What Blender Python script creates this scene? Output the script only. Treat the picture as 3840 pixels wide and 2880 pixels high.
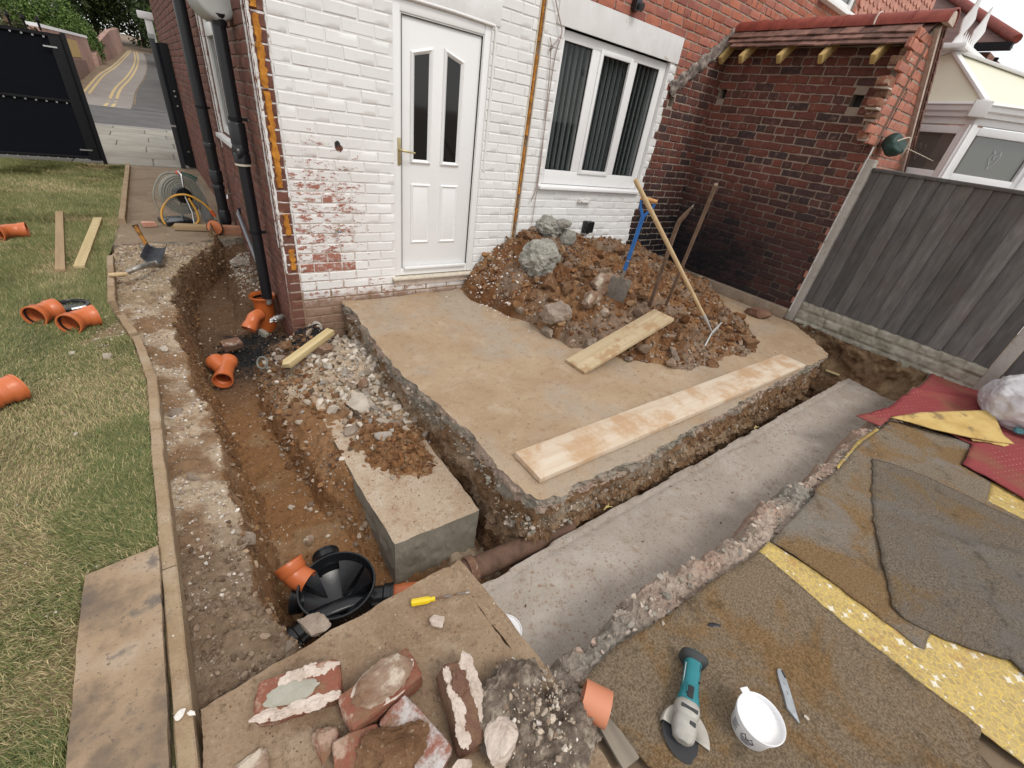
import bpy, bmesh, math, random
import numpy as np
from mathutils import Vector, Matrix
PI = math.pi
R = math.radians
for o in list(bpy.data.objects):
    bpy.data.objects.remove(o)
scene = bpy.context.scene
COL = scene.collection

# ------------------------------------------------------------------ camera
PITCH, ROLL, YAW, FPX = 0.55272925, 0.15813496, 0.70147988, 1583.5525   # focal length for a 3840 px wide picture
CAM = Vector((-0.617, -3.93, 1.66))
_f = Vector((math.sin(YAW) * math.cos(PITCH), math.cos(YAW) * math.cos(PITCH), -math.sin(PITCH)))
_r = Vector((math.cos(YAW), -math.sin(YAW), 0))
_u = _r.cross(_f)
RIGHT = math.cos(ROLL) * _r + math.sin(ROLL) * _u
UP = -math.sin(ROLL) * _r + math.cos(ROLL) * _u
FWD = _f
cd = bpy.data.cameras.new('camera')
cam = bpy.data.objects.new('camera', cd)
COL.objects.link(cam)
cd.sensor_fit = 'HORIZONTAL'
cd.sensor_width = 36.0
cd.lens = 36.0 * FPX / 3840.0
cd.clip_start = 0.02
cd.clip_end = 2000
cam.matrix_world = Matrix(((RIGHT.x, UP.x, -FWD.x, CAM.x), (RIGHT.y, UP.y, -FWD.y, CAM.y),
                           (RIGHT.z, UP.z, -FWD.z, CAM.z), (0, 0, 0, 1)))
scene.camera = cam

# ------------------------------------------------------------------ sky, sun, exposure
SUN_DIR = Vector((0.10, -0.75, 1.05)).normalized()          # towards the (veiled) sun
world = bpy.data.worlds.new('World')
scene.world = world
world.use_nodes = True
wt = world.node_tree
for n in list(wt.nodes):
    wt.nodes.remove(n)
wo = wt.nodes.new('ShaderNodeOutputWorld')
bg = wt.nodes.new('ShaderNodeBackground')
sky = wt.nodes.new('ShaderNodeTexSky')
sky.sky_type = 'NISHITA'
sky.sun_disc = False
sky.sun_elevation = math.asin(SUN_DIR.z)
sky.sun_rotation = math.atan2(SUN_DIR.x, SUN_DIR.y)
sky.dust_density = 1.5
tc = wt.nodes.new('ShaderNodeTexCoord')
cn = wt.nodes.new('ShaderNodeTexNoise')
cn.inputs['Scale'].default_value = 2.4
cn.inputs['Detail'].default_value = 7
cn.inputs['Roughness'].default_value = 0.55
cr = wt.nodes.new('ShaderNodeValToRGB')
cr.color_ramp.elements[0].position = 0.30
cr.color_ramp.elements[0].color = (0.52, 0.52, 0.52, 1)
cr.color_ramp.elements[1].position = 0.62
cr.color_ramp.elements[1].color = (0.97, 0.97, 0.97, 1)
cm = wt.nodes.new('ShaderNodeMix')
cm.data_type = 'RGBA'
cm.inputs[7].default_value = (8.45, 8.35, 8.2, 1)            # bright even cloud
wt.links.new(tc.outputs['Generated'], cn.inputs['Vector'])
wt.links.new(cn.outputs['Fac'], cr.inputs['Fac'])
wt.links.new(cr.outputs['Color'], cm.inputs[0])
wt.links.new(sky.outputs['Color'], cm.inputs[6])
wt.links.new(cm.outputs[2], bg.inputs['Color'])
bg.inputs['Strength'].default_value = 0.135
wt.links.new(bg.outputs['Background'], wo.inputs['Surface'])

sd = bpy.data.lights.new('sun', 'SUN')
sd.energy = 1.4
sd.angle = R(18)
sd.color = (1.0, 0.95, 0.88)
sun = bpy.data.objects.new('sun', sd)
COL.objects.link(sun)
sun.rotation_euler = (-SUN_DIR).to_track_quat('-Z', 'Y').to_euler()
sun.location = (0, -6, 12)
scene.view_settings.view_transform = 'Standard'
scene.view_settings.look = 'None'
scene.view_settings.exposure = 0.14
scene.view_settings.gamma = 1.0
scene.view_settings.use_curve_mapping = False

# ------------------------------------------------------------------ pixel -> place helpers (photo pixels, 3840 wide)
def ray(u, v):
    d = RIGHT * ((u - 1920) / FPX) - UP * ((v - 1440) / FPX) + FWD
    return d.normalized()
def PZ(u, v, z=0.0):
    d = ray(u, v); return CAM + d * ((z - CAM.z) / d.z)
def PY(u, v, y=0.0):
    d = ray(u, v); return CAM + d * ((y - CAM.y) / d.y)
def PX(u, v, x=0.0):
    d = ray(u, v); return CAM + d * ((x - CAM.x) / d.x)
DS = 3840 / 2212.0
def DZ(u, v, z=0.0): return PZ(u * DS, v * DS, z)
def DY(u, v, y=0.0): return PY(u * DS, v * DS, y)
def DX(u, v, x=0.0): return PX(u * DS, v * DS, x)
def reach(u, v, T, length, far=False):
    """point on the sight line at the given distance from T"""
    d = ray(u, v); w = CAM - T
    b = d.dot(w); c = w.dot(w) - length * length
    q = b * b - c
    s = math.sqrt(q) if q > 0 else 0
    return CAM + d * (-b + s if far else -b - s)
def hit(u, v, h):
    d = ray(u, v); t = 0.4
    while t < 12:
        p = CAM + d * t
        if p.z <= h(p.x, p.y): return p
        t += 0.012
    return CAM + d * t
def depth_px(p):
    w = p - CAM; z = w.dot(FWD)
    if z < 0.05: return None
    return 1920 + FPX * w.dot(RIGHT) / z, 1440 - FPX * w.dot(UP) / z, FPX / z

# ------------------------------------------------------------------ numpy noise
def _hash(ix, iy, iz, seed):
    h = (ix.astype(np.int64) * 374761393 + iy.astype(np.int64) * 668265263 + iz.astype(np.int64) * 2147483647 + seed * 974711) & 0xFFFFFFFF
    h = ((h ^ (h >> 13)) * 1274126177) & 0xFFFFFFFF
    h = (h ^ (h >> 16)) & 0xFFFFFFFF
    return h.astype(np.float64) / 2147483648.0 - 1.0
def vn(x, y, z=0.0, seed=0):
    x, y, z = np.broadcast_arrays(np.asarray(x, float), np.asarray(y, float), np.asarray(z, float))
    fx, fy, fz = np.floor(x), np.floor(y), np.floor(z)
    tx, ty, tz = x - fx, y - fy, z - fz
    tx, ty, tz = [t * t * (3 - 2 * t) for t in (tx, ty, tz)]
    out = 0
    for a in (0, 1):
        for b in (0, 1):
            for c in (0, 1):
                w = (tx if a else 1 - tx) * (ty if b else 1 - ty) * (tz if c else 1 - tz)
                out = out + w * _hash(fx + a, fy + b, fz + c, seed)
    return out
def fbm(x, y, z=0.0, oct=4, seed=0, gain=0.5):
    out = 0; a = 1.0
    x = np.asarray(x, float); y = np.asarray(y, float); z = np.asarray(z, float)
    for i in range(oct):
        out = out + a * vn(x, y, z, seed + i * 17)
        x = x * 2.03 + 3.1; y = y * 2.03 + 1.7; z = z * 2.03 + 5.3; a *= gain
    return out
def sst(a, b, x):
    t = np.clip((np.asarray(x, float) - a) / (b - a), 0, 1)
    return t * t * (3 - 2 * t)

# ------------------------------------------------------------------ material node helper
class NT:
    def __init__(s, name):
        s.m = bpy.data.materials.new(name)
        s.m.use_nodes = True
        s.t = s.m.node_tree
        for n in list(s.t.nodes): s.t.nodes.remove(n)
        s.out = s.t.nodes.new('ShaderNodeOutputMaterial')
        s.b = s.t.nodes.new('ShaderNodeBsdfPrincipled')
        s.t.links.new(s.b.outputs[0], s.out.inputs[0])
        s._pos = None; s._rnd = None
    def n(s, typ): return s.t.nodes.new(typ)
    def put(s, sock, v):
        if v is None: return
        if hasattr(v, 'is_output') or hasattr(v, 'links'): s.t.links.new(v, sock)
        elif isinstance(v, (tuple, list)) and len(v) == 3 and sock.type == 'RGBA': sock.default_value = (*v, 1)
        else: sock.default_value = v
    def pos(s, kind='world'):
        if kind == 'world':
            if s._pos is None: s._pos = s.n('ShaderNodeNewGeometry').outputs['Position']
            return s._pos
        return s.n('ShaderNodeTexCoord').outputs['Object']
    def rnd(s):
        if s._rnd is None:
            a = s.n('ShaderNodeObjectInfo').outputs['Random']
            b = s.n('ShaderNodeNewGeometry').outputs['Random Per Island']
            s._rnd = s.math('FRACT', s.math('ADD', a, b))
        return s._rnd
    def scaled(s, vec, sc):
        v = s.n('ShaderNodeMapping'); v.vector_type = 'POINT'
        s.put(v.inputs['Vector'], vec); v.inputs['Scale'].default_value = sc
        return v.outputs[0]
    def noise(s, scale, detail=5, rough=0.55, vec=None, dist=0.0):
        n = s.n('ShaderNodeTexNoise')
        s.put(n.inputs['Vector'], vec if vec is not None else s.pos())
        n.inputs['Scale'].default_value = scale; n.inputs['Detail'].default_value = detail
        n.inputs['Roughness'].default_value = rough; n.inputs['Distortion'].default_value = dist
        return n.outputs['Fac']
    def voro(s, scale, vec=None, feature='F1', out='Distance'):
        n = s.n('ShaderNodeTexVoronoi'); n.feature = feature
        s.put(n.inputs['Vector'], vec if vec is not None else s.pos())
        n.inputs['Scale'].default_value = scale
        return n.outputs[out]
    def math(s, op, a, b=0.0, c=None, clamp=False):
        n = s.n('ShaderNodeMath'); n.operation = op; n.use_clamp = clamp
        s.put(n.inputs[0], a); s.put(n.inputs[1], b)
        if c is not None: s.put(n.inputs[2], c)
        return n.outputs[0]
    def step(s, v, a, b):
        n = s.n('ShaderNodeMapRange'); n.interpolation_type = 'SMOOTHSTEP'
        s.put(n.inputs['Value'], v); n.inputs['From Min'].default_value = a; n.inputs['From Max'].default_value = b
        return n.outputs[0]
    def ramp(s, fac, stops):
        n = s.n('ShaderNodeValToRGB'); s.put(n.inputs[0], fac)
        e = n.color_ramp.elements
        while len(e) < len(stops): e.new(0.5)
        for k, (p, c) in enumerate(stops):
            e[k].position = p; e[k].color = (*c, 1) if len(c) == 3 else c
        return n.outputs[0]
    def mix(s, fac, a, b, mode='MIX'):
        n = s.n('ShaderNodeMix'); n.data_type = 'RGBA'; n.blend_type = mode; n.clamp_result = False
        s.put(n.inputs[0], fac); s.put(n.inputs[6], a); s.put(n.inputs[7], b)
        return n.outputs[2]
    def hsv(s, col, h=0.5, sat=1.0, val=1.0):
        n = s.n('ShaderNodeHueSaturation')
        s.put(n.inputs['Hue'], h); s.put(n.inputs['Saturation'], sat); s.put(n.inputs['Value'], val); s.put(n.inputs['Color'], col)
        return n.outputs[0]
    def sep(s, vec):
        n = s.n('ShaderNodeSeparateXYZ'); s.put(n.inputs[0], vec); return n.outputs
    def attr(s, name):
        n = s.n('ShaderNodeAttribute'); n.attribute_name = name; return n.outputs['Color']
    def bump(s, h, strength=0.3, dist=0.01):
        n = s.n('ShaderNodeBump'); n.inputs['Strength'].default_value = strength; n.inputs['Distance'].default_value = dist
        s.put(n.inputs['Height'], h); s.t.links.new(n.outputs[0], s.b.inputs['Normal'])
    def fin(s, col, rough=0.8, metal=0.0, spec=0.35, **kw):
        s.put(s.b.inputs['Base Color'], col); s.put(s.b.inputs['Roughness'], rough)
        s.put(s.b.inputs['Metallic'], metal); s.b.inputs['Specular IOR Level'].default_value = spec
        for k, v in kw.items(): s.put(s.b.inputs[k.replace('_', ' ')], v)
        return s.m
def bumpy(name, stops, scale=6, detail=6, rough=0.85, bs=60, bstr=0.4, bd=0.006, rnd=0.0, vec='world', spec=0.3, fine=None, stretch=None, dirt=None, metal=0.0):
    """general weathered surface: noise ramp, value jitter per object or island, bump"""
    t = NT(name); p = t.pos(vec)
    if stretch: p = t.scaled(p, stretch)
    c = t.ramp(t.noise(scale, detail, 0.6, p), stops)
    if fine:
        c = t.mix(t.step(t.noise(fine[0], 3, 0.6, p), fine[1], fine[2]), c, fine[3])
    if dirt:
        c = t.mix(t.math('MULTIPLY', t.step(t.noise(dirt[0], 4, 0.6, p), dirt[1], dirt[2]), dirt[4]), c, dirt[3])
    if rnd:
        c = t.hsv(c, val=t.math('ADD', 1 - rnd, t.math('MULTIPLY', t.rnd(), 2 * rnd)))
    if bstr:
        t.bump(t.noise(bs, 5, 0.65, p), bstr, bd)
    return t.fin(c, rough, metal, spec)
def plain(name, col, rough=0.5, metal=0.0, spec=0.5, var=0.12, scale=9.0, bstr=0.05, bs=120, **kw):
    t = NT(name); p = t.pos('world')
    c = t.mix(t.noise(scale, 5, 0.6, p), tuple(x * (1 - var) for x in col), tuple(min(1, x * (1 + var)) for x in col))
    rr = t.math('ADD', rough - 0.06, t.math('MULTIPLY', t.noise(scale * 3, 3), 0.16))
    if bstr: t.bump(t.noise(bs, 4), bstr, 0.003)
    return t.fin(c, rr, metal, spec, **kw)

# ------------------------------------------------------------------ mesh helpers
def tag(o, label, cat, group=None, kind=None):
    if label: o['label'] = label
    if cat: o['category'] = cat
    if group: o['group'] = group
    if kind: o['kind'] = kind
    return o
def struct(o):
    o['kind'] = 'structure'; return o
def stuff(o, label=None, cat=None):
    o['kind'] = 'stuff'
    if label: o['label'] = label
    if cat: o['category'] = cat
    return o
def thing(name, label, cat, loc=(0, 0, 0), group=None):
    o = bpy.data.objects.new(name, None)
    o.empty_display_size = 0.1
    COL.objects.link(o)
    o.location = loc
    tag(o, label, cat, group)
    return o
def link_child(ob, parent):
    """mesh data stays in world coordinates"""
    if parent is not None:
        ob.parent = parent
        ob.matrix_parent_inverse = world_of(parent).inverted()
    return ob
def world_of(o):
    m = Matrix.LocRotScale(o.location, o.rotation_euler, o.scale)
    if o.parent is None: return m
    return world_of(o.parent) @ o.matrix_parent_inverse @ m
def mesh_np(name, V, F, mat, parent=None, col=None, smooth=False, sharp=None, fmat=None):
    me = bpy.data.meshes.new(name)
    V = np.asarray(V, np.float32).reshape(-1, 3); F = np.asarray(F, np.int32)
    k = F.shape[1]
    me.vertices.add(len(V)); me.vertices.foreach_set('co', V.ravel())
    me.loops.add(F.size); me.loops.foreach_set('vertex_index', F.ravel())
    me.polygons.add(len(F))
    me.polygons.foreach_set('loop_start', np.arange(0, F.size, k, dtype=np.int32))
    if col is not None:
        a = me.color_attributes.new('col', 'FLOAT_COLOR', 'POINT')
        c = np.ones((len(V), 4), np.float32); c[:, :3] = col
        a.data.foreach_set('color', c.ravel())
    me.update(calc_edges=True)
    for m in (mat if isinstance(mat, (list, tuple)) else [mat]): me.materials.append(m)
    if fmat is not None: me.polygons.foreach_set('material_index', np.asarray(fmat, np.int32))
    me.polygons.foreach_set('use_smooth', np.full(len(F), bool(smooth)))
    if smooth and sharp: me.set_sharp_from_angle(angle=R(sharp))
    ob = bpy.data.objects.new(name, me)
    COL.objects.link(ob)
    link_child(ob, parent)
    return ob
def rotm(z=0, x=0, y=0):
    return Matrix.Rotation(z, 3, 'Z') @ Matrix.Rotation(y, 3, 'Y') @ Matrix.Rotation(x, 3, 'X')
def frame_of(d, up=(0, 0, 1)):
    d = Vector(d).normalized(); up = Vector(up)
    if abs(d.dot(up)) > 0.97: up = Vector((1, 0, 0))
    a = up.cross(d).normalized(); b = d.cross(a)
    return a, b, d
class MB:
    def __init__(s): s.v = []; s.f = []; s.mi = []
    def add(s, vs, fs, mi=0):
        o = len(s.v); s.v += [tuple(v) for v in vs]
        s.f += [tuple(i + o for i in f) for f in fs]; s.mi += [mi] * len(fs); return s
    def box(s, c, size, rot=None, mi=0):
        c = Vector(c); h = [x / 2 for x in size]; rot = rot or Matrix.Identity(3)
        vs = [c + rot @ Vector((sx * h[0], sy * h[1], sz * h[2])) for sz in (-1, 1) for sy in (-1, 1) for sx in (-1, 1)]
        return s.add(vs, [(0, 2, 3, 1), (4, 5, 7, 6), (0, 1, 5, 4), (2, 6, 7, 3), (0, 4, 6, 2), (1, 3, 7, 5)], mi)
    def bar(s, a, b, w, h, up=(0, 0, 1), mi=0):
        a = Vector(a); b = Vector(b); x, y, d = frame_of(b - a, up)
        vs = [p + x * (sx * w / 2) + y * (sy * h / 2) for p in (a, b) for sx, sy in ((-1, -1), (1, -1), (1, 1), (-1, 1))]
        return s.add(vs, [(3, 2, 1, 0), (4, 5, 6, 7), (0, 1, 5, 4), (1, 2, 6, 5), (2, 3, 7, 6), (3, 0, 4, 7)], mi)
    def rings(s, rings, closed=False, caps=(True, True), mi=0):
        n = len(rings[0]); vs = [p for r in rings for p in r]; fs = []
        m = len(rings)
        for i in range(m if closed else m - 1):
            a = i * n; b = ((i + 1) % m) * n
            for k in range(n): fs.append((a + k, a + (k + 1) % n, b + (k + 1) % n, b + k))
        if not closed:
            if caps[0]: fs.append(tuple(range(n - 1, -1, -1)))
            if caps[1]: fs.append(tuple((m - 1) * n + k for k in range(n)))
        return s.add(vs, fs, mi)
    def tube(s, path, r, seg=10, caps=True, closed=False, mi=0, flat=1.0, up=(0, 0, 1)):
        path = [Vector(p) for p in path]; n = len(path)
        rr = r if isinstance(r, (list, tuple)) else [r] * n
        rings = []; pa = None
        for i, p in enumerate(path):
            if closed: d = path[(i + 1) % n] - path[i - 1]
            else: d = path[min(i + 1, n - 1)] - path[max(i - 1, 0)]
            d.normalize()
            if pa is None: a, b, _ = frame_of(d, up)
            else:
                a = (pa - d * pa.dot(d)).normalized(); b = d.cross(a)
            pa = a
            rings.append([p + (a * math.cos(2 * PI * k / seg) + b * math.sin(2 * PI * k / seg) * flat) * rr[i] for k in range(seg)])
        return s.rings(rings, closed, (caps, caps), mi)
    def pipe(s, path, r, t=0.005, seg=24, mi=0):
        """hollow tube with wall thickness t"""
        path = [Vector(p) for p in path]; n = len(path)
        rr = r if isinstance(r, (list, tuple)) else [r] * n
        out = []; inn = []; pa = None
        for i, p in enumerate(path):
            d = (path[min(i + 1, n - 1)] - path[max(i - 1, 0)]).normalized()
            if pa is None: a, b, _ = frame_of(d)
            else: a = (pa - d * pa.dot(d)).normalized(); b = d.cross(a)
            pa = a
            for L, q in ((out, rr[i]), (inn, rr[i] - t)):
                L.append([p + (a * math.cos(2 * PI * k / seg) + b * math.sin(2 * PI * k / seg)) * q for k in range(seg)])
        return s.rings(out + inn[::-1], True, mi=mi)
    def lathe(s, prof, c, axis=(0, 0, 1), seg=32, mi=0, caps=(False, False), ell=1.0):
        a, b, d = frame_of(axis); c = Vector(c)
        rings = [[c + d * h + (a * math.cos(2 * PI * k / seg) + b * math.sin(2 * PI * k / seg) * ell) * max(r, 1e-4) for k in range(seg)] for r, h in prof]
        return s.rings(rings, False, caps, mi)
    def prism(s, poly, ext, mi=0):
        poly = [Vector(p) for p in poly]; ext = Vector(ext); n = len(poly)
        vs = poly + [p + ext for p in poly]
        fs = [tuple(range(n - 1, -1, -1)), tuple(range(n, 2 * n))] + [(k, (k + 1) % n, n + (k + 1) % n, n + k) for k in range(n)]
        return s.add(vs, fs, mi)
    def build(s, name, mat, parent=None, smooth=None, bevel=0.0, bseg=2, jit=0.0, seed=0):
        me = bpy.data.meshes.new(name)
        me.from_pydata(s.v, [], s.f)
        mats = mat if isinstance(mat, (list, tuple)) else [mat]
        for m in mats: me.materials.append(m)
        if len(mats) > 1: me.polygons.foreach_set('material_index', s.mi)
        bm = bmesh.new(); bm.from_mesh(me)
        bmesh.ops.recalc_face_normals(bm, faces=bm.faces)
        if bevel:
            es = [e for e in bm.edges if len(e.link_faces) == 2 and e.calc_face_angle(0) > 0.5]
            bmesh.ops.bevel(bm, geom=es, offset=bevel, segments=bseg, profile=0.6, affect='EDGES', clamp_overlap=True)
        if jit:
            rn = random.Random(seed)
            for v in bm.verts: v.co += Vector((rn.uniform(-jit, jit), rn.uniform(-jit, jit), rn.uniform(-jit, jit)))
        bm.to_mesh(me); bm.free()
        if smooth or bevel:
            me.polygons.foreach_set('use_smooth', [True] * len(me.polygons))
            me.set_sharp_from_angle(angle=R(smooth or 40))
        ob = bpy.data.objects.new(name, me)
        COL.objects.link(ob)
        link_child(ob, parent)
        return ob
def arc(c, r, a0, a1, ex, ey, n=10):
    c = Vector(c); ex = Vector(ex); ey = Vector(ey)
    return [c + ex * (r * math.cos(a0 + (a1 - a0) * i / n)) + ey * (r * math.sin(a0 + (a1 - a0) * i / n)) for i in range(n + 1)]
def bez(p0, p1, p2, p3, n=14):
    p0, p1, p2, p3 = map(Vector, (p0, p1, p2, p3)); o = []
    for i in range(n + 1):
        t = i / n; o.append(p0 * (1 - t) ** 3 + p1 * 3 * t * (1 - t) ** 2 + p2 * 3 * t * t * (1 - t) + p3 * t ** 3)
    return o
def smoothline(pts, n=8, closed=False):
    pts = [Vector(p) for p in pts]; o = []; m = len(pts)
    for i in range(m if closed else m - 1):
        g = (lambda k: pts[k % m]) if closed else (lambda k: pts[max(0, min(m - 1, k))])
        a, b, c, d = g(i - 1), g(i), g(i + 1), g(i + 2)
        for k in range(n):
            t = k / n
            o.append(0.5 * ((2 * b) + (c - a) * t + (2 * a - 5 * b + 4 * c - d) * t * t + (3 * b - a - 3 * c + d) * t ** 3))
    if not closed: o.append(pts[-1])
    return o
_ico = {}
def ico(sub):
    if sub not in _ico:
        bm = bmesh.new(); bmesh.ops.create_icosphere(bm, subdivisions=sub, radius=1.0)
        V = np.array([v.co[:] for v in bm.verts]); F = np.array([[v.index for v in f.verts] for f in bm.faces]); bm.free()
        _ico[sub] = (V, F)
    return _ico[sub]
def rock_arr(seed, sub=3, rough=0.12, planes=9, freq=1.6, keep=(0.55, 0.85)):
    rs = np.random.RandomState(seed)
    V, F = ico(sub); V = V.copy()
    for _ in range(planes):
        n = rs.normal(size=3); n /= np.linalg.norm(n)
        d = rs.uniform(*keep)
        e = np.maximum(0, V @ n - d); V -= e[:, None] * n
    o = rs.uniform(0, 50, 3)
    nn = fbm(V[:, 0] * freq + o[0], V[:, 1] * freq + o[1], V[:, 2] * freq + o[2], 5, seed, 0.6)
    V *= (1 + rough * nn)[:, None]
    return V, F
def rock(name, loc, size, mat, seed, parent=None, rot=None, sub=4, rough=0.13, planes=9, freq=1.7, smooth=False, keep=(0.55, 0.85)):
    V, F = rock_arr(seed, sub, rough, planes, freq, keep)
    rs = random.Random(seed)
    rot = rot or rotm(rs.uniform(0, 6.3), rs.uniform(-.3, .3), rs.uniform(-.3, .3))
    V = V * np.array(size) / 2
    V = V @ np.array(rot).T + np.array(loc)
    return mesh_np(name, V, F, mat, parent, smooth=smooth)
def stones(name, pts, size, pal, mat, seed=1, sub=1, flat=(0.5, 0.9), parent=None, sink=0.25):
    """one mesh of many small broken stones"""
    rs = np.random.RandomState(seed); pts = np.asarray(pts, float); N = len(pts)
    size = np.asarray(size, float); pal = np.asarray(pal, float)
    var = [rock_arr(seed * 31 + k, sub, 0.06, 13, 1.3, (0.36, 0.72)) for k in range(10)]
    Vb = np.stack([v[0] for v in var]); F = var[0][1]; nv = Vb.shape[1]
    which = rs.randint(0, 10, N)
    V = Vb[which] * np.stack([np.ones(N), rs.uniform(0.55, 1, N), rs.uniform(*flat, N)], 1)[:, None, :] * (size / 2)[:, None, None]
    a = rs.uniform(0, 2 * PI, N); b = rs.normal(0, 0.35, N)
    ca, sa, cb, sb = np.cos(a), np.sin(a), np.cos(b), np.sin(b)
    x, y, z = V[..., 0], V[..., 1], V[..., 2]
    y, z = y * cb[:, None] - z * sb[:, None], y * sb[:, None] + z * cb[:, None]
    x, y = x * ca[:, None] - y * sa[:, None], x * sa[:, None] + y * ca[:, None]
    V = np.stack([x, y, z], -1) + pts[:, None, :] + np.array([0, 0, 1.0]) * (size * (0.35 - sink))[:, None, None]
    FF = (F[None] + (np.arange(N) * nv)[:, None, None]).reshape(-1, 3)
    c = pal[rs.randint(0, len(pal), N)] * rs.uniform(0.72, 1.22, (N, 1))
    C = np.repeat(c, nv, 0)
    return mesh_np(name, V.reshape(-1, 3), FF, mat, parent, col=np.clip(C, 0, 1))

# ================================================================== MATERIALS
def mat_attr(name, nlo=0.65, nhi=1.3, scale=30, speck=None, rough=0.95, bs=90, bstr=0.6, bd=0.008, soft=None):
    """ground whose albedo is stored per vertex (what it is made of), broken up by noise and pale grit"""
    t = NT(name)
    c = t.attr('col')
    f = t.math('ADD', nlo, t.math('MULTIPLY', t.noise(scale, 8, 0.65), nhi - nlo))
    g = t.math('ADD', 0.8, t.math('MULTIPLY', t.noise(4.0, 4, 0.6), 0.4))
    c = t.hsv(c, val=t.math('MULTIPLY', f, g))
    if speck:
        d = t.voro(speck[0]); k = t.noise(6, 3)
        m = t.math('MULTIPLY', t.step(d, speck[1], speck[1] * 0.6), t.step(k, 0.42, 0.6))
        c = t.mix(m, c, speck[2])
    h = t.math('ADD', t.noise(bs, 6, 0.7), t.math('MULTIPLY', t.noise(bs * 0.25, 4, 0.6), 1.5))
    t.bump(h, bstr, bd)
    return t.fin(c, rough, 0, 0.2)
M_GROUND = mat_attr('ground_soil', 0.55, 1.45, 26, (42, 0.20, (0.52, 0.46, 0.38)), bstr=0.9, bd=0.012)
M_STONES = mat_attr('loose_stone', 0.65, 1.35, 60, None, bs=180, bstr=0.6, bd=0.004)
M_GRASSB = mat_attr('grass_blades', 0.75, 1.3, 5, None, rough=0.6, bstr=0.0)

def mk_white_brick():
    t = NT('white_painted_brick')
    p = t.pos(); x, y, z = t.sep(p)
    white = t.mix(t.noise(3.0, 5), (0.72, 0.72, 0.71), (0.82, 0.82, 0.815))
    white = t.mix(t.math('MULTIPLY', t.step(t.noise(14, 5, 0.7), 0.52, 0.75), 0.35), white, (0.62, 0.59, 0.55))
    white = t.hsv(white, val=t.math('ADD', 0.93, t.math('MULTIPLY', t.rnd(), 0.1)))
    red = t.mix(t.noise(50, 4), (0.26, 0.07, 0.045), (0.36, 0.13, 0.085))
    red = t.mix(t.step(t.noise(22, 4), 0.5, 0.65), red, (0.42, 0.34, 0.29))
    # where the paint has blown off: one patch left of the door, low on the wall
    dx = t.math('DIVIDE', t.math('SUBTRACT', x, 0.32), 0.72)
    dz = t.math('DIVIDE', t.math('SUBTRACT', z, 0.80), 1.0)
    d = t.math('SQRT', t.math('ADD', t.math('POWER', dx, 2.0), t.math('POWER', dz, 2.0)))
    zone = t.step(d, 1.15, 0.15)
    bz = t.step(z, 0.42, 0.02)
    zone = t.math('MAXIMUM', zone, t.math('MULTIPLY', bz, t.step(x, 2.2, 0.7)))
    nz = t.noise(19, 9, 0.78, t.scaled(p, (0.6, 1, 1.5)))
    pb = t.math('MULTIPLY', t.math('SUBTRACT', t.rnd(), 0.5), 0.07)
    m = t.step(t.math('ADD', t.math('ADD', nz, pb), t.math('MULTIPLY', zone, 0.21)), 0.722, 0.738)
    m2 = t.step(t.math('ADD', nz, t.math('MULTIPLY', zone, 0.05)), 0.76, 0.80)
    m = t.math('MAXIMUM', m, m2)
    for (x0, x1, z0, z1) in ((.235, .475, .374, .455), (.13, .60, .291, .372)):
        bxm = t.math('MULTIPLY', t.math('MULTIPLY', t.math('GREATER_THAN', x, x0), t.math('LESS_THAN', x, x1)), t.math('MULTIPLY', t.math('GREATER_THAN', z, z0), t.math('LESS_THAN', z, z1)))
        m = t.math('MAXIMUM', m, t.math('MULTIPLY', bxm, t.step(nz, 0.40, 0.46)))
    c = t.mix(m, white, red)
    halo = t.math('MULTIPLY', t.math('MULTIPLY', zone, t.noise(9, 6, 0.7)), 0.26)
    c = t.mix(halo, c, (0.55, 0.42, 0.36))
    low = t.math('MULTIPLY', t.step(t.math('ADD', z, t.math('MULTIPLY', t.noise(10, 5), 0.16)), 0.20, 0.06), t.step(x, 2.3, 1.9))
    c = t.mix(low, c, t.mix(t.noise(20, 5), (0.20, 0.10, 0.06), (0.36, 0.26, 0.19)))
    h = t.math('ADD', t.math('MULTIPLY', t.noise(70, 5, 0.65), 0.8), t.math('MULTIPLY', m, -0.8))
    t.bump(h, 0.35, 0.004)
    return t.fin(c, 0.6, 0, 0.35)
M_WBRICK = mk_white_brick()
def mk_white_mortar():
    t = NT('white_painted_mortar'); p = t.pos(); x, y, z = t.sep(p)
    c = t.mix(t.noise(8, 5), (0.70, 0.69, 0.68), (0.80, 0.795, 0.79))
    z1 = t.step(z, 1.5, 0.5); zx = t.step(x, 1.1, 0.5)
    k = t.math('MULTIPLY', t.math('MULTIPLY', z1, zx), t.step(t.noise(12, 5, 0.7), 0.35, 0.6))
    c = t.mix(k, c, (0.42, 0.33, 0.27))
    low = t.math('MULTIPLY', t.step(z, 0.20, 0.08), t.step(x, 2.3, 1.9))
    c = t.mix(low, c, (0.26, 0.18, 0.12))
    t.bump(t.noise(90, 4), 0.4, 0.004)
    return t.fin(c, 0.8)
M_WMORT = mk_white_mortar()
def mk_red_brick(name, stops, rnd=0.28, soot=None, huej=0.02):
    t = NT(name); p = t.pos()
    r = t.rnd()
    c = t.ramp(r, stops)
    c = t.mix(t.math('MULTIPLY', t.step(t.noise(30, 6, 0.7), 0.45, 0.7), 0.45), c, (0.20, 0.10, 0.08))
    c = t.mix(t.math('MULTIPLY', t.step(t.noise(11, 6, 0.7), 0.55, 0.72), 0.35), c, (0.48, 0.30, 0.23))
    c = t.hsv(c, val=t.math('ADD', 1 - rnd, t.math('MULTIPLY', t.noise(4.5, 4), 2 * rnd)))
    if soot: c = soot(t, c)
    t.bump(t.noise(75, 6, 0.7), 0.5, 0.004)
    return t.fin(c, 0.88, 0, 0.2)
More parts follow.
